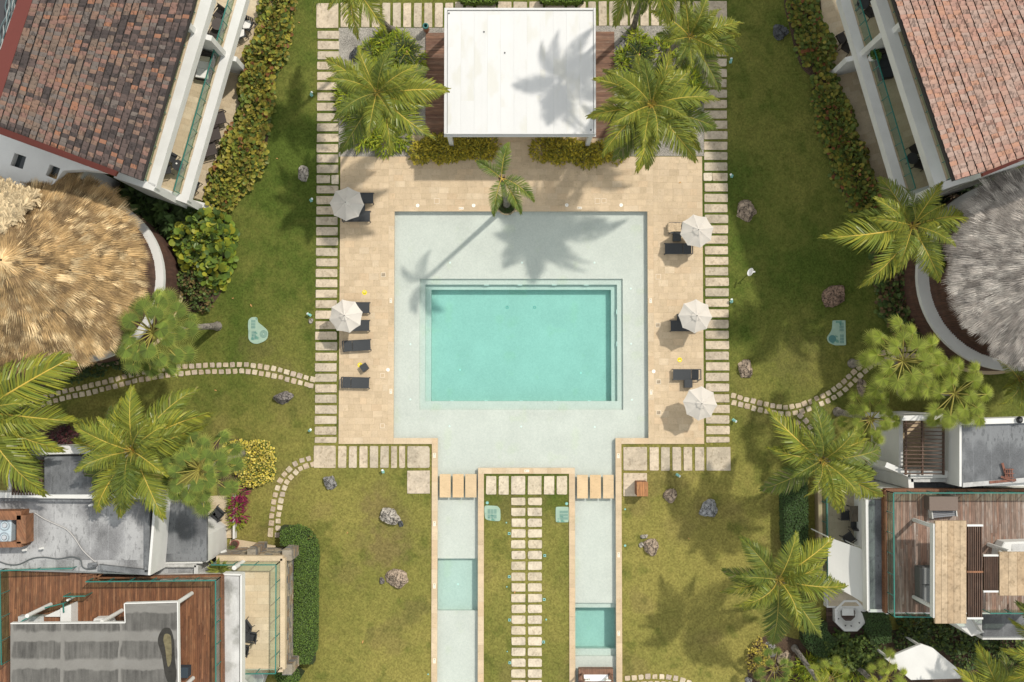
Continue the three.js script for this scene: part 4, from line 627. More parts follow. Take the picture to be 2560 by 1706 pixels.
cocoPalm(2054, 1152, 8, [2052, 1148], sw(0.306)([[-144, 605], [-91, 485], [-30, 430], [-4, 585], [18, 470], [39, 585], [86, 410], [145, 505], [-175, 450], [112, 330]]), 'coconut palm above the dark hedge on the right', { nuts: 2, inner: 6, low: 1 });
cocoPalm(1946, 1450, 6.8, [1975, 1478], sw(0.323)([[-135, 420], [175, 455], [142, 345], [88, 560], [59, 450], [48, 560], [14, 540], [-11, 370], [-41, 520]]), 'coconut palm at lower right beside the white awning', { inner: 5, low: 1 });
cocoPalm(2530, 1800, 6, [2530, 1780], [[-118, 190], [-108, 150], [-132, 170], [-90, 140], [-60, 150]], 'palm at the lower right corner, fronds rising into view', { inner: 0, low: 0 });
cocoPalm(2660, 1640, 8, [2660, 1600], [[-150, 150], [180, 145], [160, 150], [-120, 140]], 'palm just beyond the right edge, frond tips by the lower corner', { inner: 2, low: 0 });
cocoPalm(2548, 950, 5.2, [2545, 945], [[-155, 75], [125, 90], [100, 70], [-60, 60], [20, 80], [150, 60]], 'small yellowing palm at the right edge below the grey thatch', { inner: 2, low: 1 });
// fan palms
function fanLeaf(sd, tone, pet = 0.6, bend = 0.2) { // blade bent down from its stalk
  seed(sd); const mb = new MB(), n = 34, cb = Math.cos(bend), sb = Math.sin(bend); mb.col = [0.36, 0.32, 0.06];
  const pp = [], N = 8; for (let i = 0; i <= N; i++) { const s = i / N; pp.push(V(pet * s, 0.1 * s - 0.1 * s * s, 0)); } mb.tube(pp, pp.map((_, i) => lerp(0.013, 0.009, i / N)), 4, false);
  const o = pp[N], droop = R(0.1, 0.35);
  for (let i = 0; i < n; i++) {
    const a0 = lerp(-158, 158, i / n) * D, a1 = lerp(-158, 158, (i + 1) / n) * D, am = (a0 + a1) / 2, L = 0.28 * (0.8 + 0.2 * Math.cos(am * 0.55)) * R(0.94, 1.06), r1 = L * 0.55;
    const f = (a, r, y = 0) => { const x = Math.cos(a) * r, yy = -droop * r * r - 0.3 * r * Math.abs(Math.sin(a)) + y; return V(o.x + x * cb + yy * sb, o.y - x * sb + yy * cb, Math.sin(a) * r); };
    const k = R(0.7, 1.25), body = tone.map((c) => c * k), tip = [lerp(body[0], 0.38, 0.4), lerp(body[1], 0.4, 0.4), lerp(body[2], 0.07, 0.4)]; mb.col = body;
    const A = f(a0, r1, -0.012), B = f(a1, r1, -0.012), C = f(am, r1 * 1.02, 0.012), c0 = o.clone();
    mb.tri(c0, A, C); mb.tri(c0, C, B);
    const e = f(am + R(-0.03, 0.03), L, -R(0.01, 0.05)), A2 = f(lerp(a0, am, 0.2), r1, -0.01), B2 = f(lerp(a1, am, 0.2), r1, -0.01);
    mb.col = tip; mb.tri(A2, e, C); mb.tri(C, e, B2);
  }
  return mb.geo();
}
const FANS = { dark: [0, 1, 2, 3, 4, 5].map((i) => fanLeaf(200 + i, [0.15, 0.21, 0.03], 0.42 + i * 0.07, 0.75 - i * 0.1)), light: [0, 1, 2, 3, 4, 5].map((i) => fanLeaf(210 + i, [0.26, 0.31, 0.04], 0.42 + i * 0.07, 0.75 - i * 0.1)) };
const M_fan = mat([1, 1, 1], { vertexColors: true, roughness: 0.95, transmission: 0.1, thickness: 0, clearcoat: 0.2, clearcoatRoughness: 0.4 });
function fanPalm(cx, cy, hgt, base, rad, tone, n, label) {
  const c = P(cx, cy, hgt), b = P(base[0], base[1], 0), t = thing('fan_palm', label, 'palm tree', V(b.x, 0, b.z)), sc = M * (1 - hgt / CAM_H) * rad, crown = V(c.x - b.x, hgt, c.z - b.z);
  trunk(t, V(0, 0, 0), V(crown.x, hgt - 0.1, crown.z), 0.24, 0.14, 0.3, mat([0.45, 0.4, 0.35], { map: T.rock, roughness: 0.95 })); seed(cx + cy | 0);
  for (let i = 0; i < n; i++) { const s = (i + 0.5) / n, f = mesh('fan_leaf', FANS[tone][clamp(Math.floor(s * 5 + R(0, 2)), 0, 5)], M_fan, t); f.position.copy(crown); const el = lerp(60, -12, Math.pow(s, 0.7)) + R(-8, 8); f.rotation.set(R(-0.5, 0.5), i * 2.39996 + R(-0.2, 0.2), el * D, 'YZX'); f.scale.setScalar(sc * R(0.95, 1.12)); }
  const q = new MB(); for (let i = 0; i < 10; i++) { const a = i * 2.4; q.bar(V(crown.x + Math.cos(a) * 0.12, hgt - 0.4, crown.z + Math.sin(a) * 0.12), V(crown.x + Math.cos(a) * 0.22, hgt + 0.04, crown.z + Math.sin(a) * 0.22), 0.1, 0.02); } mesh('crown_shaft', q, mat([0.3, 0.17, 0.09], { roughness: 1 }), t);
}
fanPalm(384, 832, 8, [543, 816], 122, 'dark', 30, 'fan palm beside the golden thatched roof, its pale trunk leaning to the lawn');
fanPalm(499, 1174, 8, [612, 1133], 112, 'dark', 30, 'fan palm left of the yellow flower bed, its grey trunk crossing the flowers');
fanPalm(2257.7, 904, 8.5, [2131, 909], 112, 'light', 23, 'large light green fan palm at the end of the right curved path');
fanPalm(2386, 984, 8, [2253, 981], 104, 'light', 21, 'light green fan palm above the grey roof, right of the large one');
fanPalm(2176.6, 1050, 6, [2094, 1030], 84, 'light', 18, 'smaller darker fan palm beside the pergola');
fanPalm(2075, 1700, 3.2, [2070, 1695], 62, 'light', 13, 'low fan palm at the bottom edge between the two leaning trunks');
fanPalm(2218, 1694, 3.6, [2210, 1690], 66, 'light', 13, 'low fan palm at the bottom edge beside the white canopy');
fanPalm(1935, 1672, 1.8, [1935, 1672], 60, 'dark', 13, 'low fan palm in front of the boulders at lower right');
// ---------- hedges, bushes, ground plants ----------
const LG = {};
{
  const poly = (pts, fold = 0.12) => { const mb = new MB(); const h = (x, z) => V(x, Math.abs(z) * fold - x * x * 0.12, z); for (let i = 0; i < pts.length - 1; i++) { const [x, z] = pts[i], [X, Z] = pts[i + 1]; for (const s of [-1, 1]) { const a = h(x, z * s), b = h(X, Z * s), c = h(X, 0), d = h(x, 0); if (z || Z) { if (z) mb.tri(d, a, b); if (Z) mb.tri(d, b, c); } } } return mb.geo(); };
  LG.round = poly([[0, 0], [0.25, 0.42], [0.6, 0.52], [0.95, 0.3], [1.05, 0]], 0.2);
  LG.point = poly([[0, 0], [0.35, 0.2], [0.7, 0.16], [1, 0]], 0.35);
  LG.blade = poly([[0, 0], [0.3, 0.07], [0.7, 0.06], [1, 0]], 0.4);
  LG.heart = poly([[-0.12, 0], [-0.1, 0.3], [0.15, 0.46], [0.5, 0.36], [0.85, 0.14], [1.1, 0]], 0.25);
}
const M_leaf = mat([1, 1, 1], { roughness: 0.95, transmission: 0.1, thickness: 0, clearcoat: 0.25, clearcoatRoughness: 0.4 });
const M_stem = mat([0.16, 0.11, 0.07], { roughness: 1 });
const M_soil = mat([0.16, 0.105, 0.07], { map: T.grit, roughness: 1, bumpMap: T.grain, bumpScale: 0.03 });
// blobs: [px, py, radius px, height m]; leaves over the domes
function bush(name, label, cat, blobs, o, group) {
  const { geo = 'round', size = 0.15, dens = 70, cols, up = 0.5, tilt = 0.7, lift = 0.05, single = 0, depth = 0.35 } = o;
  const c0 = P(blobs[0][0], blobs[0][1], 0), t = thing(name, label, cat, V(c0.x, 0, c0.z), 0, group), ms = [], cs = [], q = new THREE.Quaternion(), st = new MB();
  seed(blobs[0][0] * 5 + blobs[0][1] | 0);
  for (const [px, py, r, h] of blobs) {
    const c = P(px, py, h * 0.5), rw = r * M * (1 - h * 0.5 / CAM_H); const n = Math.round(dens * rw * rw * 3.14 * (1 + h * 0.35));
    const ph = R(0, 50);
    for (let i = 0; i < n; i++) {
      const a = R(0, 2 * Math.PI), u = R(), y = Math.pow(u, 0.8), k = Math.sqrt(1 - y * y * 0.98), rr = (1 - depth * R() * R()) * (0.82 + 0.36 * vn(Math.cos(a) * 2.2 + ph, Math.sin(a) * 2.2 + y * 3 + ph)), nx = Math.cos(a) * k, nz = Math.sin(a) * k;
      const p = V(c.x + nx * rw * rr - c0.x, lift + h * y * rr, c.z + nz * rw * rr - c0.z);
      const d = V(nx, y * 0.6, nz).normalize().addScaledVector(V(R(-1, 1), R(-0.6, 0.6), R(-1, 1)), tilt).normalize(); // way the leaf points
      const nrm = V(nx * 0.6, y + up, nz * 0.6).addScaledVector(V(R(-1, 1), R(-0.3, 0.3), R(-1, 1)), tilt * 0.6).normalize();
      const z = V(0, 0, 0).crossVectors(d, nrm).normalize(), yv = V(0, 0, 0).crossVectors(z, d).normalize();
      q.setFromRotationMatrix(new THREE.Matrix4().makeBasis(d, yv, z)); ms.push(mtx(p, q, size * R(0.65, 1.25)));
      const cc = pick(cols), g = R(0.75, 1.2); cs.push(col(cc[0] * g, cc[1] * g, cc[2] * g));
    }
    for (let i = 0; i < 4; i++) { const a = R(0, 6.3), e = rw * R(0.3, 0.8); st.tube([V(c.x - c0.x, 0, c.z - c0.z), V(c.x - c0.x + Math.cos(a) * e * 0.6, h * 0.5, c.z - c0.z + Math.sin(a) * e * 0.6), V(c.x - c0.x + Math.cos(a) * e, h * 0.85, c.z - c0.z + Math.sin(a) * e)], [0.03, 0.02, 0.01], 4); }
  }
  mesh('stems', st, o.stem || M_stem, t).userData.kind = 'stuff';
  if (single) { // leaves large enough to pick apart: the top ones singly
    const idx = ms.map((m, i) => [m.elements[13], i]).sort((a, b) => b[0] - a[0]).slice(0, single).map((x) => x[1]), S = new Set(idx), mats = cols.map((c) => mat(c, { roughness: 0.9, transmission: 0.15, thickness: 0, clearcoat: 0.3, clearcoatRoughness: 0.35 }));
    for (const i of idx) { const l = mesh('leaf', LG[geo], pick(mats), t); l.applyMatrix4(ms[i]); }
    const keep = ms.map((_, i) => i).filter((i) => !S.has(i)); if (keep.length) instanced('leaves', LG[geo], M_leaf, keep.map((i) => ms[i]), keep.map((i) => cs[i]), t);
  } else instanced('leaves', LG[geo], M_leaf, ms, cs, t);
  return t;
}
const along = (pts, n, h, jr = 0.12) => { const out = []; const c = new THREE.CatmullRomCurve3(pts.map(([x, y, r]) => V(x, r, y))); for (let i = 0; i < n; i++) { const p = c.getPoint(i / (n - 1)); out.push([p.x + R(-4, 4), p.z + R(-4, 4), p.y * R(1 - jr, 1 + jr), h * R(0.8, 1.2)]); } return out; };
function bed(pts, label) { const w = pts.map(([x, y]) => P(x, y, 0.015)), s = new THREE.Shape(new THREE.CatmullRomCurve3(w, true).getPoints(60).map((p) => new THREE.Vector2(p.x, -p.z))), g = new THREE.ExtrudeGeometry(s, { depth: 0.02, bevelEnabled: false }); g.rotateX(-Math.PI / 2); const o = struct('soil_bed', g, M_soil); return o; }
bed([[720, -10], [712, 90], [700, 165], [672, 200], [676, 300], [655, 400], [610, 480], [560, 545], [505, 560], [520, 450], [560, 330], [600, 200], [640, -10]]);
bed([[1965, -10], [1975, 70], [2005, 170], [2035, 200], [2030, 240], [2060, 360], [2105, 480], [2150, 555], [2240, 540], [2190, 400], [2120, 200], [2070, -10]]);
bed([[540, 1090], [570, 1098], [610, 1100], [655, 1125], [680, 1165], [678, 1195], [640, 1220], [600, 1235], [560, 1300], [540, 1200]]);
bed([[330, 480], [420, 510], [545, 535], [585, 600], [570, 690], [530, 760], [470, 780], [420, 700]]);
bed([[2180, 660], [2210, 760], [2260, 860], [2340, 890], [2420, 880], [2360, 800], [2290, 700], [2240, 620]]);
bed([[1870, 1690], [1880, 1620], [1930, 1585], [2000, 1600], [2110, 1590], [2300, 1570], [2560, 1560], [2570, 1740], [2200, 1740], [1890, 1740]]);
bed([[0, 930], [200, 900], [290, 890], [200, 930], [100, 980], [150, 1060], [260, 1110], [250, 1150], [0, 1150]]);
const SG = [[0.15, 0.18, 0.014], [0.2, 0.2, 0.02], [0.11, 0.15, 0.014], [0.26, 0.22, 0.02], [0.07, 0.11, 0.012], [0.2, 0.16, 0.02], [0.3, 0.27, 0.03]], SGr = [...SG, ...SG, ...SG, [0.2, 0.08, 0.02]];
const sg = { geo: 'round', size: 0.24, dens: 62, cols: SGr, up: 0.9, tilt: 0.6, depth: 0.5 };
seed(61); bush('sea_grape_hedge', 'yellow-green sea grape hedge in front of the left terrace, upper piece at the top edge', 'hedge', along([[692, -10, 38], [684, 60, 40], [668, 120, 42], [650, 150, 36]], 7, 1.3), sg);
bush('sea_grape_hedge', 'long yellow-green sea grape hedge curving down along the left terrace to the lawn', 'hedge', along([[642, 185, 38], [636, 250, 42], [620, 330, 46], [598, 400, 48], [570, 450, 44], [550, 495, 38]], 14, 1.3), sg);
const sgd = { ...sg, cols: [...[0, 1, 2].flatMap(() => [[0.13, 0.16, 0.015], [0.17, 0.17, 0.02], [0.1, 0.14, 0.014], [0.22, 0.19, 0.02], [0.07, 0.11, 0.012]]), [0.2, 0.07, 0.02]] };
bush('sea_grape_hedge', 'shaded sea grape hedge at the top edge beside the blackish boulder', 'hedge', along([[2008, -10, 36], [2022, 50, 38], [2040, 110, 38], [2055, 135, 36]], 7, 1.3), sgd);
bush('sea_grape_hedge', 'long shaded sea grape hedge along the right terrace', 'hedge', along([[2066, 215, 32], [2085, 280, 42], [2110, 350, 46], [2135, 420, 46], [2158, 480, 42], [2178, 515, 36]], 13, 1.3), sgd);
bush('sea_grape_bush', 'dark green sea grape thicket at the foot of the grey round house', 'bush', [[2235, 700, 44, 1.2], [2218, 640, 34, 1.2], [2250, 760, 46, 1.2], [2262, 800, 42, 1], [2290, 830, 36, 1], [2330, 850, 34, 0.9], [2380, 868, 32, 0.9], [2430, 880, 30, 0.8]], { ...sg, cols: [[0.07, 0.12, 0.02], [0.1, 0.15, 0.025], [0.12, 0.13, 0.03], [0.05, 0.09, 0.016], [0.13, 0.08, 0.03]] });
const CR = [[0.42, 0.34, 0.02], [0.34, 0.28, 0.016], [0.5, 0.4, 0.03], [0.24, 0.22, 0.014], [0.17, 0.17, 0.012]], cr = { geo: 'point', size: 0.21, dens: 170, cols: CR, up: 0.4, tilt: 1, depth: 0.5 };
bush('croton_hedge', 'yellow-olive croton hedge along the front of the pavilion, left one', 'hedge', along([[1052, 383, 26], [1080, 370, 32], [1120, 374, 32], [1160, 368, 32], [1200, 372, 32], [1222, 368, 28]], 10, 0.75, 0.2), cr);
bush('croton_hedge', 'yellow-olive croton hedge along the front of the pavilion, right one', 'hedge', along([[1362, 370, 30], [1400, 376, 32], [1440, 374, 32], [1475, 388, 30], [1510, 378, 28], [1546, 376, 26]], 10, 0.75, 0.2), cr);
const FE = [[0.27, 0.32, 0.012], [0.21, 0.28, 0.012], [0.34, 0.36, 0.014], [0.14, 0.21, 0.012]], fe = { geo: 'blade', size: 0.46, dens: 120, cols: FE, up: 0.3, tilt: 0.8, depth: 0.6 };
bush('fern_bed', 'bright yellow-green ferns under the palm left of the pavilion', 'ferns', [[960, 105, 30, 0.6], [1000, 108, 28, 0.6], [930, 130, 26, 0.6], [985, 140, 40, 0.7], [1030, 150, 30, 0.6], [940, 190, 46, 0.7], [1010, 200, 44, 0.7], [870, 245, 30, 0.6], [880, 280, 30, 0.6], [930, 330, 36, 0.6], [965, 350, 36, 0.6], [905, 345, 26, 0.6], [1000, 345, 26, 0.5], [1010, 262, 32, 0.5], [960, 270, 40, 0.6], [900, 210, 36, 0.6]], fe);
bush('fern_bed', 'bright yellow-green ferns under the palms right of the pavilion', 'ferns', [[1590, 95, 22, 0.6], [1600, 120, 26, 0.6], [1565, 140, 22, 0.6], [1555, 158, 18, 0.5], [1650, 125, 30, 0.6], [1690, 112, 26, 0.6], [1720, 195, 34, 0.6], [1730, 230, 34, 0.6], [1690, 260, 40, 0.6], [1640, 220, 40, 0.6], [1600, 200, 26, 0.5]], fe);
function cycad(px, py, r, label) { const p = P(px, py, 0.5), t = thing('cycad', label, 'plant', V(p.x, 0, p.z), px); mesh('stem', new MB().cyl(V(0, 0, 0), V(0, 0.4, 0), 0.14, 0.12, 10), M_trunk, t); seed(px); for (let i = 0; i < 16; i++) { const f = mesh('frond', CYC[i % 2], M_frond, t); f.position.y = 0.4; f.rotation.set(0, i * 2.4, R(-0.1, 0.35), 'YXZ'); f.scale.setScalar(r * M * R(0.8, 1.1)); } mesh('cone', new THREE.IcosahedronGeometry(0.1, 2).translate(0, 0.5, 0), mat([0.45, 0.25, 0.12]), t); }
const CYC = [0, 1].map((i) => frondGeo(170 + i, { e0: 35, e1: -25, curl: 0.1, n: 46, leaf: 0.26, w: 0.02, hang: 0.15, vee: 0.4, yel: 0.05, green: [0.02, 0.05, 0.012] }));
cycad(1016, 130, 42, 'dark green cycad among the ferns left of the pavilion'); cycad(1598, 138, 38, 'dark green cycad among the ferns right of the pavilion');
{ // grassy planter at the palm's foot
  const p = P(1267, 512, 0.1), t = thing('palm_planter', 'round stone-rimmed planter with dark green ground cover at the pool edge', 'planter', V(p.x, 0.06, p.z)); mesh('rim', new THREE.TorusGeometry(0.6, 0.06, 8, 32).rotateX(Math.PI / 2), M_trav[5], t); mesh('soil', new MB().cyl(V(0, -0.05, 0), V(0, 0.03, 0), 0.58, 0.58, 24), M_soil, t);
  const ms = [], cs = []; seed(77); for (let i = 0; i < 900; i++) { const a = R(0, 6.3), r = 0.6 * Math.sqrt(R()); ms.push(mtx(V(Math.cos(a) * r, 0.03, Math.sin(a) * r), quatE(0, R(0, 6.3), R(0.5, 1.3)), R(0.1, 0.22))); const g = R(0.6, 1.2); cs.push(col(0.04 * g, 0.085 * g, 0.012 * g)); } instanced('ground_cover', LG.blade, M_leaf, ms, cs, t);
}
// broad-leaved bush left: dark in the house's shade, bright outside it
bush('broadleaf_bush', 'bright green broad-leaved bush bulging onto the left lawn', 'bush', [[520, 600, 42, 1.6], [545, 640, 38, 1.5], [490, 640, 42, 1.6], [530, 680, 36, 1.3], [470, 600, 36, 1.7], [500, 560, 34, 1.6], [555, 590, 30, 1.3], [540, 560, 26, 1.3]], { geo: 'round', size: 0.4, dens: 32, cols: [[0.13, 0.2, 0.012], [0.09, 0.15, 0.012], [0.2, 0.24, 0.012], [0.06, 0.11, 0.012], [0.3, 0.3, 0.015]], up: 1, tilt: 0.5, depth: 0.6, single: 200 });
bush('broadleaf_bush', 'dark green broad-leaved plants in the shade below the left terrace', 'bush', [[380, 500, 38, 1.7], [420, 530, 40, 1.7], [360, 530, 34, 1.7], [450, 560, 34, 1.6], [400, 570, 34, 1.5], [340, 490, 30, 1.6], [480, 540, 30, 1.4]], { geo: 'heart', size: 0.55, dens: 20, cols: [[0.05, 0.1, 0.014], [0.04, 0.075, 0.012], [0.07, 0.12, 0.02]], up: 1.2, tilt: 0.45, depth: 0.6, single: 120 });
bush('low_bush', 'small-leaved dark green bush between the round house and the left lawn', 'bush', [[490, 720, 36, 1], [500, 755, 26, 0.9], [470, 700, 30, 1], [515, 715, 24, 0.9]], { geo: 'round', size: 0.15, dens: 120, cols: [[0.05, 0.09, 0.012], [0.08, 0.12, 0.014], [0.14, 0.1, 0.03]], depth: 0.5 });
bush('flower_bush', 'mound of yellow flowers round the grey palm trunk', 'flowers', [[640, 1140, 40, 0.7], [650, 1175, 36, 0.7], [615, 1160, 34, 0.7], [600, 1125, 24, 0.6], [625, 1195, 26, 0.6], [660, 1150, 28, 0.6], [575, 1120, 16, 0.5]], { geo: 'round', size: 0.11, dens: 330, cols: [[0.62, 0.5, 0.07], [0.55, 0.46, 0.1], [0.66, 0.55, 0.14], [0.12, 0.15, 0.015], [0.09, 0.12, 0.012], [0.5, 0.42, 0.05]], up: 1, tilt: 0.8, depth: 0.5 });
bush('cordyline_row', 'row of magenta and lime cordylines along the white patio wall', 'plants', [[598, 1235, 12, 0.6], [596, 1262, 13, 0.6], [597, 1288, 12, 0.6]], { geo: 'blade', size: 0.45, dens: 190, cols: [[0.3, 0.01, 0.09], [0.22, 0.01, 0.06], [0.16, 0.01, 0.05]], up: 0.4, tilt: 0.7 });
bush('lime_plants', 'lime green strappy plants between patio wall and cordylines', 'plants', [[586, 1222, 11, 0.6], [586, 1248, 12, 0.6], [588, 1275, 13, 0.6], [590, 1303, 14, 0.6]], { geo: 'blade', size: 0.4, dens: 190, cols: [[0.25, 0.28, 0.015], [0.18, 0.22, 0.012]], up: 0.4, tilt: 0.7 });
bush('red_bush', 'dark red-leaved shrubs under the left palms', 'bush', [[140, 1070, 34, 1], [170, 1095, 26, 0.9], [200, 1100, 22, 0.8]], { geo: 'point', size: 0.22, dens: 100, cols: [[0.06, 0.012, 0.018], [0.09, 0.015, 0.02], [0.03, 0.02, 0.014]] });
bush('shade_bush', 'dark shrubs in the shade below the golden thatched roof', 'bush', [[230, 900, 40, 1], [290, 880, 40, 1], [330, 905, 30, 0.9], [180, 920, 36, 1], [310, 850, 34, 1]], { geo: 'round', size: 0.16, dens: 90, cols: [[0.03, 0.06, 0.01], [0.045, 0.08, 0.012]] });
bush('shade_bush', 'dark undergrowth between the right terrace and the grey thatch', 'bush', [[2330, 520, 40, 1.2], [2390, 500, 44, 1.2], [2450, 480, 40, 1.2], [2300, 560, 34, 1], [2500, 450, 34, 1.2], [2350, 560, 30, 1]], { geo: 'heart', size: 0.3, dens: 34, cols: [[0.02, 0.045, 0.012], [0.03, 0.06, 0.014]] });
// clipped hedges: boxes of tiny leaves
function clipped(label, pts, wid, h, cols, dens = 900) {
  const c = new THREE.CatmullRomCurve3(pts.map(([x, y]) => P(x, y, h)), false, 'centripetal'), L = c.getLength(), c0 = c.getPointAt(0.5), t = thing('clipped_hedge', label, 'hedge', V(c0.x, 0, c0.z)), ms = [], cs = []; seed(pts[0][0] + 3);
  const n = Math.round(dens * L * (wid + h)), up = V(0, 1, 0), s = V(0, 0, 0);
  for (let i = 0; i < n; i++) {
    const u = R(), p = c.getPointAt(u), d = c.getTangentAt(u); s.set(-d.z, 0, d.x).normalize(); const f = R() * (wid + 2 * h); let x, y, nr;
    if (f < wid) { x = f - wid / 2; y = h; nr = up.clone(); } else { const sg2 = f < wid + h ? 1 : -1; y = (f - wid) % h; x = sg2 * wid / 2; nr = s.clone().multiplyScalar(sg2); }
    const e = Math.hypot(Math.max(0, Math.abs(x) - wid / 2 + 0.15), Math.max(0, y - h + 0.15)); if (e > 0.15) { x *= 0.96; y -= 0.05; }
    const end = Math.min(u, 1 - u) * L; if (end < wid / 2 && Math.abs(x) > Math.sqrt(Math.max(0, wid * wid / 4 - (wid / 2 - end) ** 2))) { x *= 0.6; }
    p.addScaledVector(s, x); p.y = y + 0.07 * (fbm(p.x * 1.5 + 60, p.z * 1.5 + 60, 2) - 0.5) + R(-0.04, 0.03); p.x -= c0.x; p.z -= c0.z;
    nr.addScaledVector(V(R(-1, 1), R(-0.4, 1), R(-1, 1)), 0.7).normalize(); ms.push(mtx(p, new THREE.Quaternion().setFromUnitVectors(up, nr).multiply(quatE(0, R(0, 6.3), R(0, 0.5))), R(0.05, 0.085))); const g = R(0.6, 1.25), cc = pick(cols); cs.push(col(cc[0] * g, cc[1] * g, cc[2] * g));
  }
  const core = new MB(), N = 24; for (let i = 0; i < N; i++) { const a = c.getPointAt(i / N), b = c.getPointAt((i + 1) / N); const A = V(a.x - c0.x, h / 2 - 0.02, a.z - c0.z), B = V(b.x - c0.x, h / 2 - 0.02, b.z - c0.z); core.bar(A, B.add(B.clone().sub(A).multiplyScalar(0.12)), wid - 0.16, h - 0.08); }
  mesh('branches', core, mat([0.025, 0.04, 0.01], { roughness: 1 }), t); instanced('leaves', LG.round, M_leaf, ms, cs, t);
}
const CH = [[0.07, 0.13, 0.012], [0.055, 0.105, 0.012], [0.09, 0.15, 0.014]], CD = [[0.03, 0.07, 0.01], [0.04, 0.085, 0.012]];
clipped('clipped green hedge curling round the stone-clad terrace at lower left', [[700, 1342], [730, 1344], [755, 1356], [763, 1385], [761, 1440], [761, 1520], [760, 1600], [757, 1660]], 1.35, 1.0, CH, 700);
clipped('rounded end of clipped hedge at the bottom edge, lower left', [[690, 1700], [720, 1690], [745, 1705]], 1.1, 0.9, CH, 700);
clipped('clipped dark green hedge strip right of the lawn beside the right house', [[1990, 1190], [1991, 1260], [1992, 1340], [1993, 1390]], 1.5, 1.1, CD, 600);
clipped('clipped dark hedge left of the hot tub', [[2040, 1560], [2045, 1600], [2080, 1625]], 1.6, 1.3, CD, 500);
clipped('clipped dark hedge right of the hot tub', [[2190, 1530], [2200, 1570], [2205, 1610]], 1.5, 1.3, CD, 500);
clipped('low clipped hedge at the top edge behind the pavilion, left one', [[1150, -6], [1200, -6], [1245, -6]], 0.5, 0.7, [[0.12, 0.2, 0.014]], 700);
clipped('low clipped hedge at the top edge behind the pavilion, right one', [[1350, -6], [1400, -6], [1460, -6]], 0.5, 0.7, [[0.12, 0.2, 0.014]], 700);
const UG = { geo: 'round', size: 0.17, dens: 95, cols: [[0.04, 0.075, 0.012], [0.06, 0.1, 0.014], [0.03, 0.055, 0.01], [0.1, 0.13, 0.018]], depth: 0.5 };
bush('thicket', 'leafy thicket below the hot tub at lower right', 'bush', [[2070, 1630, 36, 1.5], [2120, 1640, 38, 1.5], [2160, 1620, 34, 1.4], [2100, 1610, 30, 1.3], [2190, 1640, 30, 1.3], [2150, 1655, 30, 1.2]], { ...UG, cols: [[0.07, 0.11, 0.014], [0.1, 0.14, 0.016], [0.05, 0.09, 0.012]] });
bush('thicket', 'dark thicket between the tan roof and the white canopy', 'bush', [[2290, 1570, 38, 1.2], [2340, 1590, 36, 1.2], [2390, 1600, 36, 1.2], [2270, 1600, 28, 1.1], [2420, 1640, 34, 1.1], [2440, 1600, 26, 1.1]], UG);
bush('thicket', 'dark leafy shrubs at the lower right corner', 'bush', [[2480, 1640, 34, 1], [2530, 1620, 34, 1], [2550, 1680, 34, 1], [2500, 1690, 34, 1]], UG);
bush('yellow_bush', 'thin yellow-flowered shrub left of the boulders at lower right', 'bush', [[1895, 1645, 26, 0.9], [1900, 1620, 20, 0.8], [1890, 1670, 18, 0.7]], { geo: 'round', size: 0.11, dens: 150, cols: [[0.42, 0.34, 0.05], [0.3, 0.22, 0.05], [0.2, 0.16, 0.06], [0.5, 0.4, 0.06]], depth: 0.7 });
bush('fern_bed', 'bright yellow-green shrubs at the bottom edge between the leaning trunks', 'ferns', [[2020, 1670, 26, 0.6], [2060, 1665, 28, 0.6], [2100, 1670, 28, 0.6], [2000, 1700, 24, 0.6], [2140, 1680, 22, 0.6]], fe);
for (const [b, e, w] of [[[1987, 1621], [2052, 1712], 'left'], [[2139, 1663], [2195, 1716], 'right']]) { // trunks whose crowns are below the frame
  const p = P(b[0], b[1], 0), q = P(e[0], e[1], 4.5), t = thing('coconut_palm', `pale leaning palm trunk at the bottom edge, ${w} one`, 'palm tree', V(p.x, 0, p.z)); trunk(t, V(0, 0, 0), V(q.x - p.x, 4.5, q.z - p.z), 0.19, 0.13, 0.1, mat([0.46, 0.42, 0.38], { map: T.rock, roughness: 0.95 }));
  seed(b[0]); for (let i = 0; i < 7; i++) { const f = mesh('frond', pick(FR.outer), M_frond, t); f.position.set(q.x - p.x, 4.5, q.z - p.z); f.rotation.set(0, (i * 51 + R(-10, 10)) * D, 0, 'YXZ'); f.scale.setScalar(0.8); }
}
{ // brown and green vase by the wooden deck
  const p = P(1065, 70, 0.5), t = thing('vase', 'tall brown vase with a dark teal rim beside the left wooden deck', 'vase', V(p.x, 0, p.z)), pr = [[0.0, 0], [0.14, 0], [0.19, 0.2], [0.2, 0.55], [0.17, 0.75]].map(([r, y]) => new THREE.Vector2(r, y)), q = [[0.17, 0.75], [0.21, 0.85], [0.17, 0.95], [0.1, 0.93], [0.08, 0.6]].map(([r, y]) => new THREE.Vector2(r, y));
  mesh('body', new THREE.LatheGeometry(pr, 20), mat([0.3, 0.13, 0.07], { roughness: 0.5 }), t); mesh('rim', new THREE.LatheGeometry(q, 20), mat([0.05, 0.17, 0.16], { roughness: 0.3 }), t);
}
{ // loose dry frond on the left terrace
  const p = P(561, 410, 0.2), t = thing('dry_frond', 'dried straw-coloured palm frond lying on the left terrace beside the hedge', 'palm frond', V(p.x, 0.16, p.z)); const f = mesh('frond', frondGeo(180, { e0: 5, e1: -5, n: 40, hang: 0.02, vee: 0.05, yel: 1, green: [0.45, 0.36, 0.18], gold: [0.5, 0.4, 0.2] }), M_frond, t); f.rotation.y = 1.1; f.scale.setScalar(1.1);
}
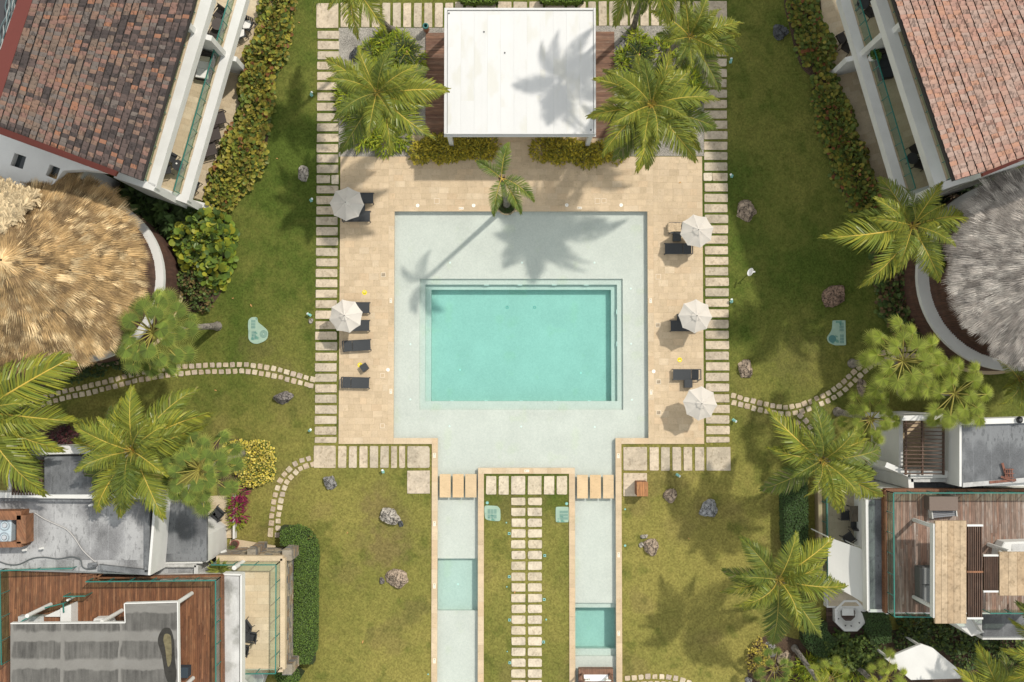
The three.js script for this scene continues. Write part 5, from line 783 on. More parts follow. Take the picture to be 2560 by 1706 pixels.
// ---------- houses ----------
const M_wall = mat([0.7, 0.7, 0.685], { map: T.plaster, roughness: 0.8 }), M_glass = mat([0.52, 0.66, 0.54], { transmission: 1, thickness: 0, roughness: 0.04 }), M_rail = mat([0.02, 0.16, 0.13], { roughness: 0.45 }), M_darkglass = mat([0.03, 0.04, 0.045], { roughness: 0.08 }), M_red = mat([0.135, 0.026, 0.018], { map: T.plaster, roughness: 0.6 });
const M_tfloor = mat([0.62, 0.52, 0.37], { map: T.travertine, roughness: 0.75 });
const M_tfl = [[0.62, 0.52, 0.37], [0.65, 0.55, 0.4], [0.58, 0.475, 0.33], [0.6, 0.49, 0.34]].map((c) => mat(c, { map: T.travertine, roughness: 0.75 }));
const px3 = (pts, h) => pts.map(([x, y]) => P(x, y, h));
const rel = (pts, o) => pts.map((p) => V(p.x - o.x, p.y - o.y, p.z - o.z));
// convex polygon in photo pixels at height h, standing down to h0
function blockPx(mb, pts, h, h0, o, bev = 0.015) { return mb.prism(px3(pts, h).map((p) => [p.x - o.x, p.z - o.z]), h0 - o.y, h - o.y, bev, true); }
// a wall along a line of photo pixels (given at height h), w thick, standing down to h0
function wallPx(mb, pts, h, h0, w, o) { const q = px3(pts, h); for (let i = 0; i < q.length - 1; i++) { const a = q[i], b = q[i + 1], d = V(0, 0, 0).subVectors(b, a).setY(0).normalize(), s = V(-d.z, 0, d.x).multiplyScalar(w / 2); mb.prism([[a.x + s.x, a.z + s.z], [b.x + s.x, b.z + s.z], [b.x - s.x, b.z - s.z], [a.x - s.x, a.z - s.z]].map(([x, z]) => [x - o.x, z - o.z]), h0 - o.y, h - o.y, 0.01, true); } return mb; }
// glass railing whose foot runs along photo pixels at height h
function railing(parent, o, pts, h, hgt = 1.05, pitch = 0.95, tilt = null) {
  const q = rel(px3(pts, h), o), rail = new MB(), posts = new MB();
  const r = new THREE.Mesh(); r.name = 'railing';
  const panes = [];
  for (let i = 0; i < q.length - 1; i++) {
    const a = q[i], b = q[i + 1], L = a.distanceTo(b), n = Math.max(1, Math.round(L / pitch)); rail.bar(V(a.x, a.y + hgt, a.z), V(b.x, b.y + hgt, b.z), 0.06, 0.05);
    for (let k = 0; k <= n; k++) { const p = a.clone().lerp(b, k / n); posts.bar(p, V(p.x, p.y + hgt, p.z), 0.04); }
    for (let k = 0; k < n; k++) { const s = a.clone().lerp(b, (k + 0.04) / n), e = a.clone().lerp(b, (k + 0.96) / n); panes.push(new MB().quad(V(s.x, s.y + 0.08, s.z), V(e.x, e.y + 0.08, e.z), V(e.x, e.y + hgt - 0.06, e.z), V(s.x, s.y + hgt - 0.06, s.z))); }
  }
  const m = mesh('railing', rail, M_rail, parent); mesh('post', posts, M_rail, m); for (const p of panes) mesh('pane', p, M_glass, m); return m;
}
// floor of narrow stone strips, clipped to a convex polygon of world points (relative to o)
function stripFloor(parent, pts, h, o, ang, w = 0.35, name = 'terrace_floor', mats = M_tfl) {
  const q = px3(pts, h), c = Math.cos(ang), s = Math.sin(ang), f = (p) => [p.x * c + p.z * s, -p.x * s + p.z * c], b = (u, v) => [u * c - v * s - o.x, u * s + v * c - o.z];
  const uv = q.map(f), v0 = Math.min(...uv.map((x) => x[1])), v1 = Math.max(...uv.map((x) => x[1])), bs = mats.map(() => new MB()), n = Math.ceil((v1 - v0) / w);
  const cut = (v) => { const us = []; for (let i = 0; i < uv.length; i++) { const [u, y] = uv[i], [U, Y] = uv[(i + 1) % uv.length]; if ((y - v) * (Y - v) < 0) us.push(u + (U - u) * (v - y) / (Y - y)); } return us.length < 2 ? null : [Math.min(...us), Math.max(...us)]; };
  for (let i = 0; i < n; i++) {
    const a = v0 + i * w + 0.002, e = Math.min(v1, v0 + (i + 1) * w) - 0.002, A = cut(a + 0.001), E = cut(e - 0.001); if (!A || !E) continue;
    let k = 0; while (k < 1 - 1e-6) { const L = Math.max(A[1] - A[0], 0.5), st = R(0.7, 1.5) / L; let k2 = Math.min(1, k + st); if (1 - k2 < st * 0.4) k2 = 1; const m = pick(bs); m.uo = [R(0, 5), R(0, 5)]; m.ur = Math.PI / 2 + ang; const g = 0.002 / L; m.prism([b(lerp(A[0], A[1], k + g), a), b(lerp(A[0], A[1], k2 - g), a), b(lerp(E[0], E[1], k2 - g), e), b(lerp(E[0], E[1], k + g), e)], h - 0.05 - o.y, h - o.y + R(-0.001, 0.001)); k = k2; }
  }
  const live = bs.map((x, i) => [x, mats[i]]).filter(([x]) => x.tris); const g = mesh(name, mergeGeometries(live.map(([x]) => x.geo()), true), live.map(([, m]) => m), parent); g.userData.kind = 'stuff'; return g;
}
T.tile = tex(512, 512, [2.2, 2.2], (u, v, o) => { const a = fbm(u * 10, v * 10, 4, 10), s = smooth(0.54, 0.66, fbm(u * 22 + 5, v * 12, 4, 0)), f = vn(u * 150, v * 150, 150); const k = 0.92 + 0.35 * (a - 0.5) + 0.15 * (f - 0.5); const m = 1 - 0.45 * s; o[0] = k * m; o[1] = k * m * 1.01; o[2] = k * m * 1.03; });
// clay-tile roof over the plane eave (e0,e1) - ridge (r0,r1); courses run along the eave
function tileRoof(parent, o, e0, e1, r0, r1, cols, weight, course, wid, stain) {
  const base = new MB(); base.slab([e0, e1, r1, r0].map((p) => V(p.x - o.x, p.y - 0.09 - o.y, p.z - o.z)), 0.25); mesh('roof_deck', base, mat([0.035, 0.03, 0.028], { roughness: 1 }), parent);
  const up = V(0, 0, 0).subVectors(e1, e0).cross(V(0, 0, 0).subVectors(r0, e0)).normalize(); if (up.y < 0) up.negate();
  const nc = Math.round((e0.distanceTo(r0) + e1.distanceTo(r1)) / 2 / course), mats = cols.map((c) => mat(c, { map: T.tile, roughness: 0.95 })), rest = mats.map(() => new MB()), singles = [];
  for (let j = 0; j < nc; j++) {
    const t0 = (j + (stain || 0.095)) / nc, t1 = (j + 1) / nc, A0 = e0.clone().lerp(r0, t0), A1 = e1.clone().lerp(r1, t0), B0 = e0.clone().lerp(r0, t1), B1 = e1.clone().lerp(r1, t1), n = Math.round(A0.distanceTo(A1) / wid), wob = R(-0.02, 0.02);
    for (let i = 0; i < n; i++) {
      const g = 0.009, a = A0.clone().lerp(A1, (i + g) / n), b = A0.clone().lerp(A1, (i + 1 - g) / n), c = B0.clone().lerp(B1, (i + 1 - g) / n), d = B0.clone().lerp(B1, (i + g) / n), y = R(0, 0.006);
      const lift = (p, k) => V(p.x - o.x + up.x * k, p.y - o.y + up.y * k, p.z - o.z + up.z * k), ja = V(0, 0, 0).subVectors(r0, e0).normalize().multiplyScalar(R(-0.022, 0.022) + wob);
      const at = lift(a.add(ja), 0.05 + y), bt = lift(b.add(ja), 0.05 + y), ct = lift(c, 0.02 + y), dt = lift(d, 0.02 + y), ab = lift(a, 0), bb = lift(b, 0), mid1 = at.clone().lerp(bt, 0.5).addScaledVector(up, 0.012), mid2 = ct.clone().lerp(dt, 0.5).addScaledVector(up, 0.012);
      const w = weight(j / nc, i / n), mi = w, one = R() < 0.6;
      const q = (one && singles.length < 296) ? new MB() : rest[mi]; q.uo = [R(0, 2), R(0, 2)];
      q.quad(at, mid1, mid2, dt); q.quad(mid1, bt, ct, mid2); q.tri(ab, mid1, at); q.tri(ab, bb, mid1); q.tri(bb, bt, mid1); q.quad(at, dt, lift(d, 0), ab); q.quad(bt, bb, lift(c, 0), ct);
      if (q !== rest[mi]) singles.push([q, mi]);
    }
  }
  const live = rest.map((b, i) => [b, mats[i]]).filter(([b]) => b.tris); const g = mesh('roof_tiles', mergeGeometries(live.map(([b]) => b.geo()), true), live.map(([, m]) => m), parent); g.userData.kind = 'stuff';
  for (const [q, mi] of singles) mesh('roof_tile', q, mats[mi], parent);
}
// vertical partition with a sloped outer end, between two photo points at different heights
function partition(parent, o, A, B, floor, top, w = 0.3) { // foot given in photo pixels at the floor's height
  const q = new MB(); wallPx(q, [A, B], floor, floor - 0.05, w, o); const a = P(A[0], A[1], floor), b = P(B[0], B[1], floor), d = V(0, 0, 0).subVectors(b, a).normalize(), s = V(-d.z, 0, d.x).multiplyScalar(w / 2), m = new MB();
  m.prism([[a.x + s.x, a.z + s.z], [b.x + s.x, b.z + s.z], [b.x - s.x, b.z - s.z], [a.x - s.x, a.z - s.z]].map(([x, z]) => [x - o.x, z - o.z]), floor, top, 0.01, true); return mesh('partition_wall', m, M_wall, parent);
}
function extend(a, b, k) { return a.clone().addScaledVector(V(0, 0, 0).subVectors(a, b).normalize(), k); }
function terraceHouse(label, d) {
  const [H1, H2, HE, HR] = d.h;
  const o = P(d.band2[1][0], d.band2[1][1], H2); o.y = 0; const t = thing('terrace_house', label, 'house', o.clone());
  // storeys: solid core under the roof, floors, bands
  const core = new MB(); blockPx(core, d.core, HE - 1.2, 0, o, 0); mesh('core_wall', core, M_wall, t);
  const gl = new MB(); wallPx(gl, d.glass, H2 - 0.72, 0.2, 0.06, o); mesh('sliding_door', gl, M_darkglass, t);
  seed(d.sd); const tr = new MB(); blockPx(tr, d.terrace, 0.08, -0.2, o, 0); mesh('terrace_base', tr, M_bed, t); stripFloor(t, d.terrace, 0.13, o, d.ang);
  const s1 = new MB(); blockPx(s1, d.floor1, H1 - 0.12, H1 - 0.6, o, 0); mesh('storey_slab', s1, M_wall, t); stripFloor(t, d.floor1, H1 - 0.07, o, d.ang);
  const s2 = new MB(); blockPx(s2, d.floor2, H2 - 0.12, H2 - 0.6, o, 0); mesh('storey_slab', s2, M_wall, t); stripFloor(t, d.floor2, H2 - 0.07, o, d.ang, 0.35, 'terrace_floor', [M_tfl[2]]);
  const b1 = new MB(); blockPx(b1, d.band1, H1, H1 - 0.7, o, 0.02); mesh('parapet_band', b1, M_wall, t);
  const b2 = new MB(); blockPx(b2, d.band2, H2, H2 - 0.7, o, 0.02); mesh('parapet_band', b2, M_wall, t);
  railing(t, o, d.rail1, H1); railing(t, o, d.rail2, H2);
  for (const [A, B, f, top] of d.parts) partition(t, o, A, B, f, top);
  for (const [pts, h, h0, w] of d.ends) { const e = new MB(); wallPx(e, pts, h, h0, w, o); mesh('end_wall', e, M_wall, t); }
  // roof
  let [e0, e1] = px3(d.eave, HE), [r0, r1] = px3(d.ridge, HR); e0 = extend(e0, e1, 3); r0 = extend(r0, r1, 3);
  if (d.ext) { const q = new MB(); q.slab(rel([extend(e0, e1, d.ext), e0, r0, extend(r0, r1, d.ext)], o), 0.3); const e0x = extend(e0, e1, d.ext), r0x = extend(r0, r1, d.ext), bk = (r, e) => V(2 * r.x - e.x, HE, 2 * r.z - e.z); q.slab(rel([r0x, r0, bk(r0, e0), bk(r0x, e0x)], o), 0.3); q.slab(rel([r0, r1, bk(r1, e1), bk(r0, e0)], o), 0.3); mesh('rear_roof', q, M_red, t); }
  tileRoof(t, o, e0, e1, r0, r1, d.cols, d.weight, d.course, d.wid, d.gap);
  for (const [pts] of d.trims) { const q = new MB(); q.slab(rel(pts.map(([x, y, hh]) => P(x, y, hh)), o), 0.22); mesh('roof_trim', q, M_red, t); }
  return [t, o];
}
const hA = [3.7, 7.3, 11, 13.3], hB = [4, 8, 12.2, 14.6];
const dkW = (j, i) => { const s = smooth(0.4, 0.75, fbm(j * 9 + 3, i * 14 + 5, 3) + 0.42 * smooth(0.7, 0, j) * smooth(0.05, 0.6, i)); const r = R(); return r < s * 0.72 ? (R() < 0.5 ? 5 : 6) : r < 0.95 ? Math.floor(R(0, 4)) : 4; };
terraceHouse('three-storey white house with dark stained clay tile roof and glazed balconies, upper left', {
  sd: 71, h: hA, gap: 0.13, ang: 0.3, core: [[345, -40], [20, -40], [-60, 280], [190, 375]], glass: [[440, -20], [300, 430]],
  terrace: [[580, -20], [705, -20], [533, 512], [440, 482]],
  floor1: [[470, -12], [600, -12], [456, 498], [340, 455]], floor2: [[415, -12], [506, -12], [376, 458], [290, 430]],
  band1: [[594, -8], [617, -8], [470, 502], [450, 494]], band2: [[503, -8], [532, -8], [389, 470], [369, 458]],
  rail1: [[590, -10], [449, 484]], rail2: [[499, -10], [366, 452]],
  parts: [[[465, 111], [565, 137], hA[0] - 0.07, hA[1] - 0.72], [[560, 171], [621, 183], 0.13, hA[0] - 0.72], [[455, 70], [489, 79], hA[1] - 0.07, hA[2] - 0.8]],
  ends: [[[[286, 436], [376, 466], [386, 470]], hA[1], 0, 0.4], [[[388, 472], [468, 501]], hA[0] - 0.003, 0, 0.4], [[[466, 502], [527, 518]], 0.9, 0, 0.3]],
  eave: [[487, -2], [353, 451]], ridge: [[81, 0], [-20.4, 310]], course: 0.36, wid: 0.215,
  cols: [[0.2, 0.125, 0.09], [0.16, 0.115, 0.088], [0.2, 0.115, 0.09], [0.14, 0.115, 0.1], [0.26, 0.125, 0.075], [0.055, 0.043, 0.04], [0.095, 0.068, 0.06]], weight: dkW,
  trims: [[[[81, -4, hA[3] + 0.06], [-22, 312, hA[3] + 0.06], [-60, 300, hA[3]], [44, -4, hA[3]]]], [[[-10, 314, hA[3] + 0.12], [293, 428, hA[2] + 0.52], [286, 440, hA[2] + 0.3], [-20, 328, hA[3] - 0.1]]]],
});
terraceHouse('three-storey white house with pinkish clay tile roof and shaded balconies, upper right', {
  sd: 72, h: hB, ext: 16, ang: -0.27, core: [[2385, -40], [2640, -40], [2640, 330], [2545, 370]], glass: [[2283, -20], [2430, 420]],
  terrace: [[2051, -20], [2130, -20], [2262, 500], [2204, 520], [2072, 186], [2062, 130]],
  floor1: [[2118, -12], [2240, -12], [2375, 448], [2264, 486]], floor2: [[2214, -12], [2310, -12], [2445, 420], [2363, 452]],
  band1: [[2099, -8], [2124, -8], [2270, 485], [2249, 495]], band2: [[2187, -8], [2216, -8], [2367, 452], [2340, 470]],
  rail1: [[2127, -10], [2272, 479]], rail2: [[2220, -10], [2370, 449]],
  parts: [[[2250, 109], [2151, 136], hB[0] - 0.07, hB[1] - 0.72], [[2150, 170], [2075, 188], 0.13, hB[0] - 0.72], [[2270, 68], [2231, 78], hB[1] - 0.07, hB[2] - 0.8]],
  ends: [[[[2344, 470], [2390, 454], [2457, 434]], hB[1], 0, 0.4], [[[2262, 492], [2340, 467]], hB[0] - 0.003, 0, 0.4], [[[2457, 432], [2570, 398]], 9.5, 0, 0.35], [[[2206, 518], [2262, 496]], 0.9, 0, 0.3]],
  eave: [[2235, -2], [2387, 451]], ridge: [[2640, -2], [2790, 330]], course: 0.36, wid: 0.24,
  cols: [[0.44, 0.25, 0.19], [0.42, 0.25, 0.195], [0.45, 0.275, 0.21], [0.4, 0.27, 0.215], [0.46, 0.25, 0.17], [0.37, 0.24, 0.19], [0.43, 0.3, 0.245]], weight: () => Math.floor(R(0, 7)),
  trims: [[[[2457, 432, hB[2] + 0.62], [2570, 388, hB[2] + 1.28], [2570, 396, hB[2] + 1.1], [2459, 441, hB[2] + 0.4]]]],
});
{ // grey flat roof of the lower wing, with two roof lights, below the upper left house
  const h = 9.3, o = P(120, 390, h); o.y = 0; const t = thing('flat_roof_wing', 'low white wing with two dark square roof lights below the stained tile roof', 'building', o.clone());
  const holes = [[[36, 382], [65, 392], [56, 423], [25, 413]], [[124, 411], [150, 421], [140, 449], [113, 438]]], out = [[-60, 296], [262, 415], [262, 430], [205, 424], [157, 427], [129, 465], [96, 484], [-60, 424]];
  const sh = new THREE.Shape(px3(out, h).map((p) => new THREE.Vector2(p.x - o.x, -(p.z - o.z)))); for (const hp of holes) sh.holes.push(new THREE.Path(px3(hp, h).map((p) => new THREE.Vector2(p.x - o.x, -(p.z - o.z)))));
  const g = new THREE.ExtrudeGeometry(sh, { depth: 0.6, bevelEnabled: false }); g.rotateX(-Math.PI / 2); g.translate(0, h - 0.6, 0); mesh('roof', g, M_wall, t);
  for (const hp of holes) { const q = new MB(); blockPx(q, hp, h - 0.45, h - 0.5, o, 0); mesh('roof_light', q, M_darkglass, t); }
  const wl = new MB(); wallPx(wl, [[-60, 426], [96, 482]], h + 0.1, 0, 0.35, o); mesh('parapet', wl, M_wall, t);
  const b = new MB(); blockPx(b, [[-60, 300], [150, 380], [96, 480], [-60, 422]], h - 0.62, 0, o, 0); mesh('wall', b, M_wall, t);
}
{ // cables and clutter behind the ridge at the upper left corner
  const o = P(20, 60, 11); const t = thing('roof_gutter', 'dark roof valley with grey cables at the upper left corner', 'roof'); const q = new MB(); blockPx(q, [[-80, -80], [60, -80], [-10, 160], [-80, 200]], 11, 10, V(0, 0, 0), 0); mesh('valley', q, mat([0.05, 0.05, 0.055]), t);
  seed(9); for (let i = 0; i < 7; i++) { const pts = []; for (let k = 0; k < 7; k++) { const s = k / 6; pts.push(P(30 - s * 28 + R(-7, 7) + i * 2.5 - 8, s * 130 - 6, 11.15 + R(0, 0.3))); } mesh('cable', new MB().tube(new THREE.CatmullRomCurve3(pts).getPoints(20), 0.035, 5), mat(i % 3 ? [0.3, 0.33, 0.33] : [0.1, 0.15, 0.16]), t); }
}
// furniture on the terraces
const M_rattan = mat([0.035, 0.028, 0.025], { map: T.weave, roughness: 0.7 }), M_cush = mat([0.78, 0.77, 0.74], { roughness: 0.95 }), M_brownr = mat([0.075, 0.06, 0.055], { map: T.weave, roughness: 0.6 });
function roundTable(px, py, h, r, label, m = M_brownr) { const c = P(px, py, h + 0.72), t = thing('round_table', label, 'table', V(c.x, h, c.z)); mesh('table_top', new MB().cyl(V(0, 0.69, 0), V(0, 0.73, 0), r, r, 28), m, t); for (let i = 0; i < 4; i++) { const a = i * 1.571 + 0.6; mesh('leg', new MB().bar(V(Math.cos(a) * r * 0.7, 0, Math.sin(a) * r * 0.7), V(Math.cos(a) * r * 0.5, 0.69, Math.sin(a) * r * 0.5), 0.04), m, t); } return t; }
function chair(px, py, h, turn, label, m = M_rattan, w = 0.56) { // faces +x at turn 0
  const c = P(px, py, h + 0.5), t = thing('armchair', label, 'chair', V(c.x, h, c.z), turn), k = w / 2;
  mesh('seat', new MB().box(0, 0.42, 0, w, 0.06, w, 0, 0.02), m, t); const b = new MB(); for (let i = 0; i < 5; i++) { const z = lerp(-k + 0.04, k - 0.04, i / 4); b.bar(V(-k + 0.02, 0.42, z), V(-k - 0.12, 0.9, z), 0.09, 0.03); } b.bar(V(-k - 0.12, 0.9, -k), V(-k - 0.12, 0.9, k), 0.05); mesh('backrest', b, m, t);
  for (const s of [-1, 1]) { mesh('armrest', new MB().bar(V(-k - 0.05, 0.66, s * k), V(k, 0.64, s * k), 0.06, 0.03), m, t); for (const x of [-1, 1]) mesh('leg', new MB().bar(V(x * k * 1.1, 0, s * k * 1.05), V(x * k * 0.95, 0.64, s * k), 0.04), m, t); } return t;
}
function daybed(px, py, h, turn, L, W, label, mf, mc, n = 2) { const c = P(px, py, h + 0.4), t = thing('daybed', label, 'daybed', V(c.x, h, c.z), turn); mesh('frame', new MB().box(0, 0.18, 0, W, 0.3, L, 0, 0.02).box(0, 0.45, -L / 2 + 0.1, W + 0.05, 0.6, 0.2, 0, 0.04).box(W / 2 + 0.02, 0.38, -L * 0.12, 0.12, 0.45, L * 0.75, 0, 0.04), mf, t); for (let i = 0; i < n; i++) mesh('cushion', new MB().box(-0.02, 0.4, -L / 2 + 0.35 + (i + 0.5) * (L - 0.4) / n, W - 0.1, 0.16, (L - 0.4) / n - 0.01, 0, 0.04), mc, t); mesh('pillow', new MB().box(0, 0.56, -L / 2 + 0.36, W - 0.25, 0.14, 0.28, 0, 0.05), mc === M_cush ? mat([0.55, 0.5, 0.38]) : mc, t); return t; }
let f1 = hA[0] - 0.06;
roundTable(543.5, 60, f1, 0.36, 'round dark table on the upper left balcony, upper one'); chair(547, 34, f1, -2.2, 'dark chair above the upper round table on the left balcony'); chair(537, 79, f1, 1.1, 'dark chair below the upper round table on the left balcony');
daybed(510, 166, f1, -0.17, 1.55, 0.85, 'dark wicker daybed with white cushions on the left balcony', M_rattan, M_cush);
roundTable(443.5, 413, f1, 0.32, 'round dark slatted table on the left balcony, lower one', M_dark); chair(428, 393, f1, -0.5, 'dark chair left of the lower round table on the left balcony', M_dark, 0.5); chair(415, 424, f1, 0.15, 'dark chair below the lower round table on the left balcony', M_dark, 0.5);
{ const c = mesh('cup', new MB().cyl(V(-0.08, 0.73, -0.1), V(-0.08, 0.79, -0.1), 0.05, 0.05, 12), M_cush, null); const p = P(441, 409, f1 + 0.75); const t = solid('cup', c.geometry, M_cush, 'small white cup on the lower round table of the left balcony', 'cup'); t.position.set(p.x + 0.08, f1, p.z + 0.1); }
chair(617, 62, 0.13, -2.0, 'black framed chair with white cushion on the left ground terrace, right one', M_dark, 0.62); chair(600, 52, 0.13, 1.2, 'black framed chair with white cushion on the left ground terrace, upper left', M_dark, 0.6); chair(600, 84, 0.13, 0.4, 'black framed chair with white cushion on the left ground terrace, lower', M_dark, 0.6);
for (const [x, y, w] of [[617, 62, 'right'], [600, 52, 'upper'], [600, 84, 'lower']]) { const p = P(x, y, 0.6), q = solid('cushion', new MB().box(0, 0, 0, 0.5, 0.1, 0.5, 0, 0.03), M_cush, `white seat cushion on the ${w} chair of the left ground terrace`, 'cushion'); q.position.set(p.x, 0.63, p.z); }
for (const [x, y, w] of [[546, 294, 'upper'], [533, 335, 'middle'], [523, 373, 'lower']]) chair(x, y, 0.13, 0.25, `grey-brown slatted chair on the left ground terrace, ${w} of three`, M_brownr, 0.8);
chair(484, 463, 0.13, -0.4, 'dark chair peeking out at the lower end of the left ground terrace', M_dark);
f1 = hB[0] - 0.06;
roundTable(2158, 8, f1, 0.36, 'round dark table on the right balcony at the top edge', M_dark); chair(2175, 28, f1, 2.4, 'dark chair below the round table at the top of the right balcony'); chair(2178, -4, f1, 2.9, 'dark chair at the top edge of the right balcony');
daybed(2213, 162, f1, 0.19, 1.6, 0.8, 'black daybed with black cushions on the right balcony', M_rattan, mat([0.03, 0.034, 0.04], { roughness: 0.8 }));
roundTable(2282, 396, f1, 0.34, 'round dark table on the right balcony, lower one', M_dark); chair(2290, 373, f1, -2.6, 'dark chair above the lower round table on the right balcony'); chair(2300, 409, f1, 2.9, 'dark chair below the lower round table on the right balcony');
chair(2106, 95, 0.13, 0.5, 'dark chair on the right ground terrace, upper'); chair(2119, 118, 0.13, -0.6, 'dark chair on the right ground terrace, lower');
{ const p = P(2186, 140, f1 + 0.5), t = thing('potted_plant', 'green plant in a white pot on the right balcony', 'potted plant', V(p.x, f1, p.z)); mesh('pot', new MB().cyl(V(0, 0, 0), V(0, 0.6, 0), 0.2, 0.28, 18), M_wall, t); const ms = [], cs = []; seed(3); for (let i = 0; i < 60; i++) { ms.push(mtx(V(R(-0.25, 0.25), R(0.6, 0.95), R(-0.25, 0.25)), quatE(0, R(0, 6.3), R(-0.6, 0.8)), R(0.14, 0.24))); cs.push(col(0.07, 0.14, 0.015)); } instanced('leaves', LG.heart, M_leaf, ms, cs, t); }

// thatched round houses
function roundHouse(label, cx, cz, rEave, hEave, hApex, rWall, rBand, sd, cols, side) {
  const t = thing('round_house', label, 'house', V(cx, 0, cz)), N = 64; seed(sd);
  const M_reed = mat([0.13, 0.062, 0.04], { map: T.wood, roughness: 0.85 }), ring = (mb, r0, y0, r1, y1) => { for (let i = 0; i < N; i++) { const a = i / N * 2 * Math.PI, b = (i + 1) / N * 2 * Math.PI; mb.quad(V(Math.cos(a) * r0, y0, Math.sin(a) * r0), V(Math.cos(b) * r0, y0, Math.sin(b) * r0), V(Math.cos(b) * r1, y1, Math.sin(b) * r1), V(Math.cos(a) * r1, y1, Math.sin(a) * r1)); } return mb; };
  mesh('lower_wall', ring(new MB(), rBand, 0, rBand, 3.2), M_reed, t);
  const bd = new MB(); ring(bd, rWall, 3.4, rBand + 0.03, 3.4); ring(bd, rBand + 0.03, 3.4, rBand + 0.03, 3.0); ring(bd, rWall, 3.0, rBand + 0.03, 3.0); mesh('ledge_band', bd, M_wall, t);
  // upper wall of upright reeds
  const rw = new MB(); for (let i = 0; i < 220; i++) { const a = i / 220 * 2 * Math.PI, r = rWall + R(-0.015, 0.015); rw.bar(V(Math.cos(a) * r, 3.4, Math.sin(a) * r), V(Math.cos(a) * r, hEave + 0.3, Math.sin(a) * r), 0.17, 0.06); } mesh('reed_wall', rw, M_reed, t);
  mesh('footing', ring(new MB(), rBand, 0.12, rBand + 0.22, 0.12), M_trav[2], t);
  // thatch: a cone under thousands of straw bundles laid in courses
  const cone = new MB(); ring(cone, 0.05, hApex - 0.1, rEave, hEave - 0.05); ring(cone, rEave, hEave - 0.05, rEave - 0.1, hEave - 0.35); ring(cone, rEave - 0.1, hEave - 0.35, 0.1, hApex - 0.6); mesh('thatch_base', cone, mat(cols[3].map((c) => c * 0.6), { roughness: 1 }), t);
  const g = new MB(); for (let k = 0; k < 3; k++) { const z0 = (k - 1) * 0.045, z1 = (k - 1) * 0.05 + 0.01 * k; g.tri(V(0, 0, z0 - 0.014), V(1, 0.03 * (k - 1), z1), V(0, 0.012, z0 + 0.014)); }
  const sg1 = g.geo(), slope = Math.atan2(hApex - hEave, rEave), S = Math.hypot(rEave, hApex - hEave), ms = [], cs = [], q = new THREE.Quaternion();
  for (let i = 0; i < 3400; i++) { // clumps of straw, each with a lie and a tone of its own
    const s = Math.sqrt(R(0.0004, 1.0)), a0 = R(0, 2 * Math.PI), tilt = R(0, 0.36), yaw = R(-0.25, 0.25), up = R(0, 0.1), tone = fbm(Math.cos(a0) * s * 6 + 40, Math.sin(a0) * s * 6 + 40, 3), cc = R() < 0.2 ? cols[2] : R() < 0.25 + 1.3 * (tone - 0.45) ? cols[1] : cols[0], kk = R(0.55, 1.3), len = R(0.4, 0.9);
    for (let j = 0; j < 8; j++) {
      const s1 = clamp(s + R(-0.016, 0.016), 0.01, 1.02), a = a0 + R(-0.16, 0.16) / (s * rEave + 0.15), r = s1 * rEave, y = lerp(hApex, hEave, s1) + 0.015 + up;
      q.setFromEuler(new THREE.Euler(R(-0.5, 0.5), -a + yaw + R(-0.09, 0.09), -slope + tilt + R(-0.06, 0.08), 'YXZ')); ms.push(mtx(V(Math.cos(a) * r, y, Math.sin(a) * r), q, V(len * R(0.7, 1.1), 1, R(0.9, 2.4)))); const k = kk * R(0.75, 1.2); cs.push(col(cc[0] * k, cc[1] * k, cc[2] * k));
    }
  }
  for (let i = 0; i < 500; i++) { const a = R(0, 2 * Math.PI); q.setFromEuler(new THREE.Euler(R(-0.4, 0.4), -a + R(-0.15, 0.15), -slope - R(0, 0.2), 'YXZ')); ms.push(mtx(V(Math.cos(a) * 0.05, hApex + 0.12, Math.sin(a) * 0.05), q, V(R(0.8, 1.3), 1, 1.5))); const k = R(0.9, 1.3); cs.push(col(cols[2][0] * k, cols[2][1] * k, cols[2][2] * k)); }
  instanced('thatch', sg1, mat([1, 1, 1], { roughness: 1 }), ms, cs, t);
  return t;
}
roundHouse('round house with a golden straw thatched cone roof at the left edge', -25.7, -6.05, 5.4, 8.5, 12.6, 4.5, 4.97, 81, [[0.46, 0.31, 0.145], [0.24, 0.16, 0.08], [0.72, 0.55, 0.31], [0.18, 0.12, 0.06]]);
roundHouse('round house with a grey weathered thatched roof at the right edge', 29.75, -6.2, 5.6, 8.5, 12.6, 4.95, 5.62, 82, [[0.44, 0.4, 0.36], [0.28, 0.25, 0.225], [0.66, 0.61, 0.55], [0.2, 0.18, 0.16]]);
